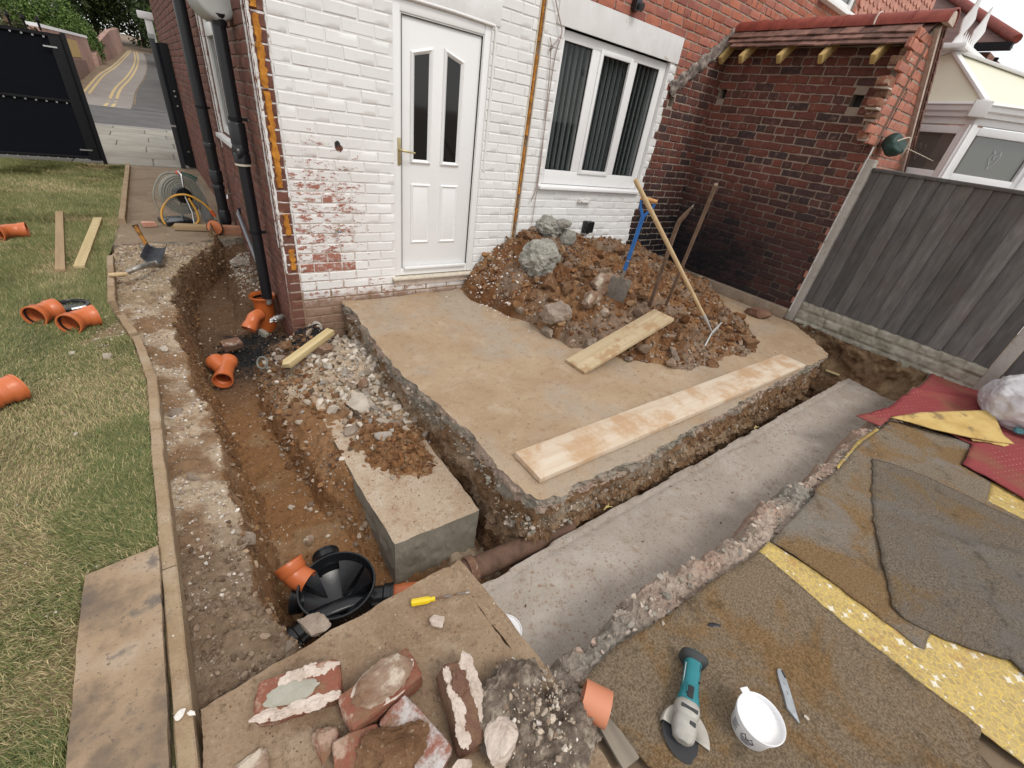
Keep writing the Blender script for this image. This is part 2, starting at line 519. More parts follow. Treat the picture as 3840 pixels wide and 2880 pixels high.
M_RBRICK = mk_red_brick('orange_red_brick', [(0, (0.34, 0.115, 0.075)), (0.35, (0.44, 0.16, 0.10)), (0.7, (0.38, 0.15, 0.115)), (1, (0.27, 0.10, 0.08))])
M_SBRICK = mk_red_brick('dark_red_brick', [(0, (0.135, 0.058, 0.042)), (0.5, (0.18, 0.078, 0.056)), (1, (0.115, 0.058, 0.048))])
def soot_wall(t, c):
    """old smoke blackening where a fire stood against the wall: it has its own outline on the bricks"""
    x, y, z = t.sep(t.pos())
    n = t.noise(3.5, 5, 0.6)
    s = t.step(t.math('ADD', z, t.math('MULTIPLY', n, 1.0)), 1.95, 0.85)
    s = t.math('MULTIPLY', s, t.step(t.math('ADD', y, t.math('MULTIPLY', n, 0.6)), -1.55, -0.6))
    s2 = t.math('MULTIPLY', t.step(t.math('ADD', z, t.math('MULTIPLY', n, 0.9)), 2.3, 1.0), 0.7)
    c = t.mix(s2, c, (0.028, 0.020, 0.020))
    s = t.math('MULTIPLY', s, t.math('ADD', 0.72, t.math('MULTIPLY', t.rnd(), 0.5)), clamp=True)
    s = t.math('MULTIPLY', s, t.step(t.noise(22, 6, 0.7), 0.22, 0.52))
    c = t.mix(t.math('MULTIPLY', s, 0.95), c, (0.012, 0.012, 0.015))
    return c
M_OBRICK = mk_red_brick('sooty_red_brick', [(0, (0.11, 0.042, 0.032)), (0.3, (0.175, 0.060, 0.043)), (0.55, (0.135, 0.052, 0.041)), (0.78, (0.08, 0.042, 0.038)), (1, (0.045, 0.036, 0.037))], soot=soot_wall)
M_GBRICK = mk_red_brick('pink_red_brick', [(0, (0.42, 0.17, 0.115)), (0.5, (0.50, 0.21, 0.145)), (1, (0.38, 0.165, 0.125))], rnd=0.15)
def mk_mortar(name, a, b, soot=None):
    t = NT(name); c = t.mix(t.noise(9, 6, 0.65), a, b)
    if soot: c = soot(t, c)
    t.bump(t.noise(110, 5), 0.6, 0.005)
    return t.fin(c, 0.95, 0, 0.15)
M_MORT = mk_mortar('lime_mortar', (0.26, 0.21, 0.17), (0.42, 0.36, 0.30))
M_OMORT = mk_mortar('sooty_lime_mortar', (0.23, 0.17, 0.13), (0.38, 0.31, 0.25), soot_wall)
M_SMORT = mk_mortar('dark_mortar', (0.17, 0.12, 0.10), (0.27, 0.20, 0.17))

M_RENDER = bumpy('white_render', [(0.3, (0.70, 0.70, 0.69)), (0.65, (0.80, 0.80, 0.80))], 5, bs=50, bstr=0.3, fine=(7, 0.64, 0.70, (0.55, 0.50, 0.42)))
M_UPVC = plain('white_upvc', (0.80, 0.80, 0.80), 0.28, var=0.03, bstr=0)
M_UPVCW = plain('weathered_upvc', (0.72, 0.71, 0.70), 0.35, var=0.08, bstr=0, scale=5)
M_GLASS = NT('window_glass').fin((0.02, 0.025, 0.027), 0.03, 0, 0.75, Alpha=0.25)
M_DGLASS = NT('dark_door_glass').fin((0.006, 0.006, 0.007), 0.05, 0, 0.5)
M_ROOM = plain('dim_room', (0.03, 0.028, 0.026), 0.9)
M_BLIND = plain('blind_fabric', (0.60, 0.68, 0.67), 0.8, var=0.1)
M_BRASS = plain('dull_brass', (0.50, 0.42, 0.24), 0.35, 0.85)
M_CHROME = plain('steel', (0.55, 0.56, 0.57), 0.28, 0.95, bstr=0.02)
M_STEELW = bumpy('worn_steel', [(0.3, (0.24, 0.235, 0.22)), (0.6, (0.40, 0.385, 0.36))], 25, rough=0.5, bs=120, bstr=0.2, metal=0.6, dirt=(12, 0.5, 0.7, (0.22, 0.16, 0.11), 0.8))
M_BLACKP = plain('black_plastic_pipe', (0.012, 0.013, 0.017), 0.32, var=0.25)
M_BLACK = plain('black_plastic', (0.010, 0.011, 0.013), 0.25, var=0.2)
M_BLACKF = plain('black_screen_fabric', (0.007, 0.008, 0.011), 0.9, spec=.1, var=0.2, bs=400, bstr=0.25)
M_BLACKM = plain('black_painted_metal', (0.009, 0.009, 0.011), 0.6, spec=.25, var=0.2)
M_GREYP = plain('grey_plastic_pipe', (0.20, 0.21, 0.23), 0.45)
M_FOAM = bumpy('orange_gap_foam', [(0.3, (0.33, 0.125, 0.02)), (0.6, (0.56, 0.235, 0.035))], 14, bs=45, bstr=0.9, bd=0.01)
M_FOAMB = bumpy('brown_old_foam', [(0.3, (0.16, 0.08, 0.035)), (0.65, (0.34, 0.19, 0.08))], 12, bs=60, bstr=0.8, bd=0.008)
M_CAB = plain('grubby_cable', (0.34, 0.26, 0.23), 0.6)
M_SEAL = bumpy('old_sealant', [(0.3, (0.50, 0.44, 0.36)), (0.7, (0.72, 0.66, 0.55))], 30, bs=90, bstr=0.5)

M_ORANGE = plain('orange_drain_plastic', (0.56, 0.15, 0.050), 0.34, var=0.10, scale=6, bstr=0.02)
M_ORANGED = plain('orange_gully_plastic', (0.47, 0.12, 0.028), 0.34, var=0.12, scale=6, bstr=0.02)
M_CLAY = bumpy('old_clay_pipe', [(0.3, (0.085, 0.048, 0.033)), (0.7, (0.17, 0.10, 0.068))], 14, bs=60, bstr=0.4, rough=0.75)

def mk_slab(name, a, b, cdark, cpale, grey=None, sc=1.6, grit=1.0, spots=None):
    t = NT(name); p = t.pos()
    c = t.mix(t.step(t.noise(sc, 8, 0.68, p, 0.6), 0.34, 0.66), a, b)
    c = t.mix(t.math('MULTIPLY', t.step(t.noise(5, 7, 0.72), 0.50, 0.68), 0.6), c, cpale)
    if grey: c = t.mix(t.math('MULTIPLY', t.step(t.noise(0.9, 7, 0.66), 0.48, 0.62), 0.65), c, grey)
    c = t.mix(t.math('MULTIPLY', t.step(t.noise(15, 7, 0.75), 0.53, 0.68), 0.75), c, cdark)
    f = t.noise(75, 5, 0.75)
    c = t.mix(t.math('MULTIPLY', t.step(f, 0.54, 0.68), 0.55 * grit), c, cdark)
    c = t.mix(t.math('MULTIPLY', t.step(f, 0.46, 0.30), 0.45 * grit), c, cpale)
    v = t.voro(60)
    c = t.mix(t.math('MULTIPLY', t.step(v, 0.20, 0.10), t.step(t.noise(9, 3), 0.46, 0.60)), c, tuple(x * .7 for x in cdark))
    if spots:
        for k, (s_, r_) in enumerate(((17, .20), (34, .24))):
            c = t.mix(t.math('MULTIPLY', t.math('MULTIPLY', t.step(t.math('ADD', t.voro(s_), t.math('MULTIPLY', t.noise(70, 4), .18)), r_ + .10, r_), t.step(t.noise(1.6 + k, 4), 0.42, 0.58)), .75), c, spots)
    h = t.math('ADD', t.noise(120, 5, 0.7), t.math('MULTIPLY', t.noise(14, 6, 0.65), 2.2))
    t.bump(h, 0.6, 0.008)
    return t.fin(c, 0.92, 0, 0.2)
M_SLAB = mk_slab('dusty_old_concrete', (0.345, 0.24, 0.15), (0.42, 0.31, 0.205), (0.235, 0.155, 0.095), (0.46, 0.375, 0.28), (0.36, 0.315, 0.26))
M_STRIP = mk_slab('fresh_grey_concrete', (0.355, 0.305, 0.258), (0.43, 0.38, 0.33), (0.255, 0.18, 0.13), (0.49, 0.445, 0.395), None, 1.4, 0.9, (0.27, 0.17, 0.11))
M_BLOCK = mk_slab('pale_footing_concrete', (0.40, 0.30, 0.21), (0.47, 0.38, 0.285), (0.28, 0.165, 0.095), (0.53, 0.46, 0.375), None, 3, 1.2, (0.30, 0.17, 0.09))
M_BLOCKS = bumpy('damp_grey_concrete', [(0.3, (0.20, 0.18, 0.14)), (0.65, (0.31, 0.285, 0.235))], 6, bs=45, bstr=0.5, stretch=(1, 1, 0.8))
M_FGSLAB = mk_slab('brown_stained_concrete', (0.245, 0.165, 0.105), (0.32, 0.23, 0.15), (0.135, 0.09, 0.058), (0.40, 0.315, 0.225), None, 4, 1.7)
M_KERB = mk_slab('weathered_kerb_concrete', (0.31, 0.215, 0.13), (0.38, 0.285, 0.185), (0.22, 0.17, 0.12), (0.42, 0.34, 0.25), None, 5)
M_FLAG = bumpy('blotched_paving_flag', [(0.30, (0.11, 0.092, 0.078)), (0.42, (0.20, 0.145, 0.10)), (0.53, (0.33, 0.235, 0.15)), (0.66, (0.39, 0.30, 0.215))], 4.5, 9, 0.9, 90, 0.6, 0.006, fine=(60, 0.58, 0.7, (0.16, 0.12, 0.09)), dirt=(9, 0.55, 0.68, (0.085, 0.078, 0.075), 0.7))
M_PATH = mk_slab('damp_path_concrete', (0.21, 0.155, 0.105), (0.28, 0.215, 0.15), (0.14, 0.10, 0.07), (0.31, 0.25, 0.185), None, 1.5)
M_FLOOR = mk_slab('buried_floor_concrete', (0.26, 0.20, 0.15), (0.35, 0.28, 0.21), (0.16, 0.11, 0.08), (0.38, 0.32, 0.26), None, 2)
M_EDGE = mat_attr('broken_concrete_edge', 0.6, 1.4, 40, (60, 0.2, (0.5, 0.47, 0.42)), bs=70, bstr=1.0, bd=0.012)
M_LUMP = bumpy('grey_concrete_lump', [(0.3, (0.235, 0.225, 0.195)), (0.65, (0.40, 0.385, 0.34))], 9, bs=38, bstr=1.0, bd=0.02, rough=0.95, fine=(26, 0.60, 0.68, (0.20, 0.18, 0.15)))
M_CLOD = bumpy('brown_clay_clod', [(0.28, (0.11, 0.055, 0.026)), (0.5, (0.19, 0.10, 0.050)), (0.72, (0.28, 0.17, 0.095))], 14, 8, bs=48, bstr=1.0, bd=0.022, rough=0.95, fine=(55, 0.62, 0.70, (0.38, 0.30, 0.22)))
M_CLODP = bumpy('mortar_faced_rock', [(0.40, (0.20, 0.115, 0.07)), (0.56, (0.30, 0.21, 0.15)), (0.63, (0.52, 0.44, 0.35))], 7, bs=42, bstr=0.9, bd=0.014, rough=0.95)
M_GREYROCK = bumpy('grey_brown_rock', [(0.3, (0.17, 0.13, 0.10)), (0.6, (0.30, 0.24, 0.19)), (0.75, (0.42, 0.36, 0.29))], 8, bs=42, bstr=0.9, bd=0.014, rough=0.95)
M_PALEROCK = bumpy('pale_rubble', [(0.3, (0.34, 0.28, 0.22)), (0.55, (0.48, 0.42, 0.35)), (0.75, (0.58, 0.52, 0.45))], 10, bs=50, bstr=0.8, bd=0.012, rough=0.95)
M_CRUST = bumpy('gravelly_mortar_mass', [(0.35, (0.105, 0.078, 0.06)), (0.52, (0.20, 0.155, 0.12)), (0.62, (0.34, 0.28, 0.22)), (0.72, (0.50, 0.44, 0.36))], 24, detail=8, bs=60, bstr=1.0, bd=0.02, rough=0.95)
def mk_oldbrick(name, red, splash, lo, hi):
    t = NT(name); p = t.pos()
    c = t.mix(t.noise(14, 6, 0.65), red, tuple(x * 1.45 for x in red))
    c = t.mix(t.step(t.noise(9, 6, 0.7), lo, hi), c, splash)
    c = t.mix(t.math('MULTIPLY', t.step(t.noise(17, 7, 0.72), 0.45, 0.62), 0.75), c, (0.25, 0.155, 0.09))
    h = t.math('ADD', t.noise(70, 6, 0.7), t.math('MULTIPLY', t.noise(22, 5, 0.7), 1.5))
    t.bump(h, 1.0, 0.010)
    return t.fin(c, 0.9, 0, 0.2)
M_OLDB = mk_oldbrick('reclaimed_red_brick', (0.23, 0.088, 0.058), (0.47, 0.33, 0.25), 0.52, 0.62)
M_OLDBW = mk_oldbrick('whitewashed_brick', (0.28, 0.12, 0.09), (0.60, 0.55, 0.53), 0.42, 0.55)
M_OLDBD = mk_oldbrick('muddy_brick', (0.16, 0.085, 0.06), (0.46, 0.37, 0.32), 0.58, 0.68)
M_MORTP = bumpy('pinkish_white_mortar', [(0.3, (0.46, 0.36, 0.29)), (0.6, (0.62, 0.53, 0.46))], 20, bs=60, bstr=0.8, bd=0.01)
M_MORTG = bumpy('smooth_grey_mortar', [(0.3, (0.27, 0.255, 0.20)), (0.6, (0.36, 0.345, 0.29))], 12, bs=120, bstr=0.3)

def mk_wood(name, stops, ax=0, scale=5, rough=0.8, bstr=0.35, dirt=None, rnd=0.0, long=0.06):
    t = NT(name)
    sc = [1, 1, 1]; sc[ax] = long
    p = t.scaled(t.pos('obj'), sc)
    n = t.noise(scale * 6, 6, 0.6, p, 0.4)
    c = t.ramp(n, stops)
    if dirt: c = t.mix(t.math('MULTIPLY', t.step(t.noise(dirt[0], 5, 0.65), dirt[1], dirt[2]), dirt[4]), c, dirt[3])
    if rnd: c = t.hsv(c, val=t.math('ADD', 1 - rnd, t.math('MULTIPLY', t.rnd(), 2 * rnd)))
    t.bump(t.noise(scale * 20, 5, 0.6, p), bstr, 0.004)
    return t.fin(c, rough, 0, 0.25)
M_PLANK = mk_wood('weathered_board', [(0.25, (0.36, 0.27, 0.16)), (0.5, (0.47, 0.37, 0.235)), (0.75, (0.54, 0.44, 0.29))], 0, 3, dirt=(7, 0.50, 0.62, (0.34, 0.20, 0.10), 0.7))
M_BOARDL = mk_wood('pale_scaffold_board', [(0.25, (0.50, 0.385, 0.27)), (0.5, (0.58, 0.48, 0.37)), (0.75, (0.63, 0.55, 0.45))], 0, 3, dirt=(3.2, 0.46, 0.62, (0.44, 0.27, 0.14), 0.75))
M_TIMBER = mk_wood('new_yellow_timber', [(0.25, (0.44, 0.33, 0.155)), (0.6, (0.56, 0.45, 0.25))], 0, 3, dirt=(12, 0.55, 0.7, (0.38, 0.28, 0.17), 0.6))
M_TIMBERP = mk_wood('dull_brown_timber', [(0.25, (0.29, 0.20, 0.105)), (0.6, (0.39, 0.28, 0.165))], 0, 3)
M_HANDLE = mk_wood('ash_tool_handle', [(0.25, (0.42, 0.29, 0.15)), (0.6, (0.56, 0.42, 0.25))], 2, 6, rough=0.55, bstr=0.1)
M_OLDHANDLE = mk_wood('old_dirty_handle', [(0.25, (0.13, 0.085, 0.06)), (0.6, (0.23, 0.16, 0.12))], 2, 6, rough=0.8)
M_BLUE = plain('blue_paint', (0.025, 0.15, 0.46), 0.4, var=0.25, scale=14)
M_RAFTER = mk_wood('sawn_rafter', [(0.3, (0.40, 0.27, 0.10)), (0.7, (0.55, 0.40, 0.17))], 0, 8)
M_FENCE = mk_wood('weathered_fence_board', [(0.2, (0.085, 0.078, 0.075)), (0.5, (0.135, 0.126, 0.121)), (0.8, (0.20, 0.188, 0.18))], 2, 4, rough=0.9, dirt=(4, 0.5, 0.68, (0.13, 0.105, 0.095), 0.6), rnd=0.36, bstr=0.5, long=0.16)
M_KNOT = plain('dark_wood_knot', (0.022, 0.018, 0.017), 0.9)
M_POSTC = mk_slab('fence_post_concrete', (0.36, 0.33, 0.295), (0.43, 0.40, 0.365), (0.28, 0.24, 0.20), (0.46, 0.43, 0.40), None, 2)
M_GRAVB = bumpy('rock_faced_concrete', [(0.3, (0.25, 0.225, 0.18)), (0.65, (0.40, 0.37, 0.31))], 9, bs=60, bstr=0.6, rough=0.92, dirt=(5, 0.5, 0.66, (0.21, 0.20, 0.14), 0.6))
M_RIDGE = bumpy('red_ridge_tile', [(0.3, (0.17, 0.038, 0.028)), (0.6, (0.27, 0.065, 0.046))], 10, bs=70, bstr=0.25, rnd=0.12, rough=0.6)
M_TILE = bumpy('brown_clay_tile', [(0.3, (0.10, 0.055, 0.045)), (0.6, (0.22, 0.12, 0.095))], 12, bs=70, bstr=0.4, rnd=0.4, rough=0.8)
M_HTILE = bumpy('pink_hung_tile', [(0.3, (0.40, 0.19, 0.145)), (0.6, (0.52, 0.26, 0.20))], 12, bs=70, bstr=0.3, rnd=0.12)
M_CREAM = plain('cream_roof_sheet', (0.74, 0.72, 0.58), 0.35, var=0.06, scale=2.0)
M_CGLASS = NT('conservatory_glass').fin((0.10, 0.105, 0.095), 0.04, 0, 0.7, Alpha=0.7)
M_GREENF = plain('dark_green_bag', (0.012, 0.042, 0.035), 0.55, var=0.3)

def mk_carpet(name, base, light, rust, rlo=0.52, rhi=0.66, grey=None, ramt=0.85):
    t = NT(name); p = t.pos()
    f = t.noise(130, 4, 0.75)
    c = t.mix(t.step(f, 0.36, 0.64), base, light)
    c = t.mix(t.math('MULTIPLY', t.step(t.noise(2.6, 8, 0.68, p, 0.5), rlo, rhi), ramt), c, t.mix(t.step(f, 0.36, 0.64), tuple(x * 0.62 for x in rust), tuple(x * 1.25 for x in rust)))
    if grey: c = t.mix(t.math('MULTIPLY', t.step(t.noise(1.9, 7, 0.66, p, 0.8), 0.52, 0.62), 0.6), c, t.mix(f, tuple(x * 0.7 for x in grey), tuple(x * 1.25 for x in grey)))
    c = t.mix(t.math('MULTIPLY', t.step(t.noise(8, 7, 0.72), 0.54, 0.70), 0.6), c, tuple(x * 0.5 for x in base))
    c = t.mix(t.math('MULTIPLY', t.step(t.noise(28, 6, 0.72), 0.58, 0.72), 0.45), c, light)
    h = t.math('ADD', t.noise(200, 4, 0.8), t.math('MULTIPLY', t.noise(45, 5, 0.7), 1.2))
    t.bump(h, 1.0, 0.010)
    return t.fin(c, 1.0, 0, 0.05)
M_CARP1 = mk_carpet('muddy_brown_carpet', (0.165, 0.12, 0.078), (0.355, 0.275, 0.19), (0.285, 0.172, 0.078), 0.46, 0.59)
M_CARP2 = mk_carpet('muddy_grey_carpet', (0.175, 0.135, 0.097), (0.36, 0.295, 0.22), (0.29, 0.18, 0.085), 0.44, 0.57, (0.28, 0.265, 0.24))
M_CARP3 = mk_carpet('dark_grey_carpet', (0.12, 0.096, 0.073), (0.285, 0.238, 0.185), (0.25, 0.165, 0.085), 0.52, 0.64, (0.21, 0.197, 0.182))
def mk_red_carpet():
    t = NT('red_spotted_carpet'); p = t.pos(); x, y, z = t.sep(p)
    c = t.mix(t.noise(260, 3, 0.7), (0.215, 0.045, 0.048), (0.37, 0.095, 0.095))
    # rows of small woven dots
    rv = t.n('ShaderNodeVectorRotate'); rv.rotation_type = 'Z_AXIS'; t.put(rv.inputs['Vector'], p); rv.inputs['Angle'].default_value = 0.35
    a, b, _ = t.sep(t.scaled(rv.outputs[0], (23, 23, 23)))
    d = t.math('ADD', t.math('POWER', t.math('SUBTRACT', t.math('FRACT', a), 0.5), 2.0), t.math('POWER', t.math('SUBTRACT', t.math('FRACT', b), 0.5), 2.0))
    c = t.mix(t.math('MULTIPLY', t.math('MULTIPLY', t.step(d, 0.022, 0.008), 0.6), t.step(t.noise(5, 4), 0.42, 0.58)), c, (0.58, 0.30, 0.26))
    c = t.mix(t.math('MULTIPLY', t.step(t.noise(2.2, 6, 0.65), 0.50, 0.68), 0.6), c, (0.24, 0.13, 0.075))
    t.bump(t.noise(330, 3, 0.8), 0.8, 0.005)
    return t.fin(c, 1.0, 0, 0.05)
M_REDC = mk_red_carpet()
def mk_lino():
    t = NT('yellow_patterned_lino'); p = t.pos()
    e = t.voro(48, None, 'DISTANCE_TO_EDGE')
    c = t.mix(t.step(e, 0.02, 0.09), (0.60, 0.43, 0.10), t.mix(t.voro(48, None, 'F1', 'Color'), (0.33, 0.24, 0.10), (0.50, 0.37, 0.14)))
    vn_ = t.n('ShaderNodeTexVoronoi'); vn_.distance = 'MINKOWSKI'; vn_.inputs['Exponent'].default_value = 0.55; vn_.inputs['Scale'].default_value = 19; vn_.inputs['Randomness'].default_value = 0.75; t.put(vn_.inputs['Vector'], t.scaled(p, (1, 1, 0)))
    c = t.mix(t.step(vn_.outputs['Distance'], 0.82, 0.68), c, (0.68, 0.64, 0.53))
    c = t.mix(t.math('MULTIPLY', t.step(t.noise(6, 6, 0.7), 0.52, 0.70), 0.75), c, (0.36, 0.19, 0.065))
    t.bump(t.noise(60, 4), 0.2, 0.003)
    return t.fin(c, 0.55, 0, 0.4)
M_LINO = mk_lino()
M_BACK = bumpy('yellow_foam_backing', [(0.3, (0.42, 0.27, 0.085)), (0.6, (0.56, 0.40, 0.15))], 5, bs=150, bstr=0.4, dirt=(8, 0.52, 0.68, (0.19, 0.13, 0.07), 0.8))
M_BAG = bumpy('white_woven_sack', [(0.3, (0.50, 0.48, 0.50)), (0.65, (0.64, 0.63, 0.65))], 5, bs=220, bstr=0.3, rough=0.6)
M_TEAL = plain('teal_plastic', (0.012, 0.17, 0.195), 0.42, var=0.2, scale=20)
M_DGREY = plain('dark_grey_rubber', (0.035, 0.038, 0.038), 0.7, var=0.3, scale=25)
M_ALU = bumpy('dusty_alloy_casting', [(0.3, (0.30, 0.285, 0.255)), (0.65, (0.44, 0.42, 0.38))], 20, rough=0.55, bs=150, bstr=0.2, metal=0.25)
M_GUARD = bumpy('dusty_steel_guard', [(0.3, (0.38, 0.35, 0.31)), (0.65, (0.48, 0.45, 0.40))], 14, rough=0.6, bs=200, bstr=0.15, metal=0.2)
M_DISC = plain('abrasive_disc', (0.030, 0.031, 0.034), 0.75, var=0.2, bs=500, bstr=0.4)
M_TUB = plain('white_tub_plastic', (0.78, 0.78, 0.79), 0.35, var=0.03, bstr=0)
M_PASTE = bumpy('white_paste', [(0.3, (0.78, 0.775, 0.77)), (0.7, (0.84, 0.83, 0.82))], 15, bs=35, bstr=0.35, rough=0.4)
M_INK = plain('dark_print', (0.03, 0.02, 0.035), 0.6)
M_YELLOWT = NT('yellow_clear_plastic').fin((0.72, 0.52, 0.015), 0.12, 0, 0.6, Subsurface_Weight=0.2)
M_HOSEY = plain('yellow_hose', (0.62, 0.33, 0.055), 0.4)
M_HOSEG = plain('grey_green_hose', (0.26, 0.25, 0.20), 0.35, var=0.2)
M_CLEAR = NT('clear_grey_plastic').fin((0.36, 0.38, 0.36), 0.12, 0, 0.6, Alpha=0.28)
M_GREENP = plain('dark_green_plastic', (0.02, 0.07, 0.045), 0.4)
M_TAR = bumpy('tar_black', [(0.3, (0.012, 0.013, 0.016)), (0.7, (0.05, 0.055, 0.065))], 14, bs=60, bstr=0.7, rough=0.55)
M_WOODOR = bumpy('worn_orange_handle', [(0.35, (0.05, 0.03, 0.02)), (0.55, (0.42, 0.19, 0.04))], 14, bs=80, bstr=0.3)
M_ROAD = bumpy('grey_asphalt', [(0.3, (0.21, 0.185, 0.168)), (0.7, (0.27, 0.24, 0.22))], 1.4, bs=150, bstr=0.5, rough=0.9)
M_ROADD = bumpy('dark_asphalt', [(0.3, (0.085, 0.08, 0.08)), (0.7, (0.12, 0.115, 0.11))], 1.0, bs=150, bstr=0.5, rough=0.9)
M_YLINE = bumpy('worn_yellow_paint', [(0.3, (0.44, 0.32, 0.15)), (0.7, (0.52, 0.40, 0.21))], 3, bs=60, bstr=0.2)
M_PAVE = bumpy('pavement_flag', [(0.3, (0.25, 0.23, 0.195)), (0.7, (0.33, 0.305, 0.26))], 2.5, bs=90, bstr=0.3, rnd=0.10, rough=0.9)
M_KERBST = bumpy('street_kerb_stone', [(0.3, (0.20, 0.185, 0.175)), (0.7, (0.28, 0.26, 0.245))], 3, bs=60, bstr=0.3)
def mk_farbrick(name, a, b, m):
    t = NT(name); n = t.n('ShaderNodeTexBrick')
    p = t.pos(); x, y, z = t.sep(p)
    cv = t.n('ShaderNodeCombineXYZ'); t.put(cv.inputs[0], t.math('ADD', x, y)); t.put(cv.inputs[1], z)
    t.put(n.inputs['Vector'], cv.outputs[0]); n.inputs['Scale'].default_value = 1.0
    n.inputs['Brick Width'].default_value = 0.225; n.inputs['Row Height'].default_value = 0.075; n.inputs['Mortar Size'].default_value = 0.008
    t.put(n.inputs['Color1'], a); t.put(n.inputs['Color2'], b); t.put(n.inputs['Mortar'], m)
    c = t.mix(t.math('MULTIPLY', t.step(t.noise(0.8, 5, 0.65), 0.45, 0.65), 0.5), n.outputs['Color'], tuple(q * 0.6 for q in a))
    t.bump(n.outputs['Fac'], -0.3, 0.01)
    return t.fin(c, 0.9, 0, 0.2)
M_FARB = mk_farbrick('street_wall_brick', (0.26, 0.12, 0.09), (0.33, 0.165, 0.125), (0.28, 0.21, 0.18))
M_FARBP = mk_farbrick('pale_street_wall_brick', (0.36, 0.20, 0.16), (0.42, 0.26, 0.21), (0.38, 0.30, 0.26))
M_LEAF = mat_attr('leaf_clumps', 0.7, 1.35, 3, None, rough=0.6, bstr=0.0)
M_BARK = bumpy('tree_bark', [(0.3, (0.05, 0.038, 0.028)), (0.7, (0.11, 0.085, 0.06))], 10, bs=40, bstr=0.8)
M_FARW = plain('white_house_render', (0.80, 0.80, 0.80), 0.6)
M_ROOFB = bumpy('brown_roof_courses', [(0.3, (0.085, 0.047, 0.042)), (0.7, (0.15, 0.088, 0.076))], 6, bs=12, bstr=0.6, stretch=(1, 1, 6))
M_TIMBERB = plain('black_stained_timber', (0.018, 0.016, 0.016), 0.7)

# ================================================================== THE GROUND AND THE DIG
def grid_mesh(name, xs, ys, Z, mat, col=None, parent=None, keep=None, dx=None, dy=None, smooth=True):
    nx, ny = len(xs), len(ys)
    X, Y = np.meshgrid(xs, ys)
    if dx is not None: X = X + dx
    if dy is not None: Y = Y + dy
    V = np.stack([X, Y, Z], -1).reshape(-1, 3)
    i = np.arange(nx * ny).reshape(ny, nx)
    F = np.stack([i[:-1, :-1], i[:-1, 1:], i[1:, 1:], i[1:, :-1]], -1).reshape(-1, 4)
    c = None if col is None else np.asarray(col).reshape(-1, 3)
    if keep is not None:
        k = keep.reshape(-1); F = F[k[F].any(1)]
        used = np.unique(F); mp = -np.ones(len(V), int); mp[used] = np.arange(len(used))
        V = V[used]; F = mp[F]; c = None if c is None else c[used]
    return mesh_np(name, V, F, mat, parent, col=c, smooth=smooth)
def lookup(xs, ys, Z, out=-9.0):
    x0, y0 = xs[0], ys[0]; ax = 1 / (xs[1] - xs[0]); ay = 1 / (ys[1] - ys[0])
    def h(x, y):
        i = int((x - x0) * ax + 0.5); j = int((y - y0) * ay + 0.5)
        if 0 <= i < len(xs) and 0 <= j < len(ys): return float(Z[j, i])
        return out
    return h
def blend(a, b, t):
    t = np.asarray(t)[..., None]; return np.asarray(a) * (1 - t) + np.asarray(b) * t

# kerb line between the lawn and the dig
KY = [-7, -3.2, -2.28, -1.75, -0.96, -0.35, 0.39, 1.59, 2.05, 2.9, 7.3]
KX = [-0.955, -0.957, -0.975, -0.99, -1.0, -1.07, -1.23, -1.28, -1.25, -1.22, -1.22]
def kx(y): return np.interp(y, KY, KX)

# --- base sheet to the horizon, open round the dig
def sheet(name, rects, z, mat):
    m = MB()
    for x0, y0, x1, y1 in rects: m.add([(x0, y0, z), (x1, y0, z), (x1, y1, z), (x0, y1, z)], [(0, 1, 2, 3)])
    return struct(m.build(name, mat))
M_EARTH = bumpy('bare_earth', [(0.3, (0.15, 0.10, 0.065)), (0.7, (0.24, 0.18, 0.12))], 2.0, bs=60, bstr=0.6)
sheet('ground', [(-900, -900, -1.5, 900), (5.62, -900, 900, 900), (-1.5, -900, 5.62, -3.74), (-1.5, 3.0, 5.62, 900)], -0.035, M_EARTH)
sheet('trench_bottom', [(-1.5, -3.74, 5.62, 3.0)], -0.86, M_EARTH)

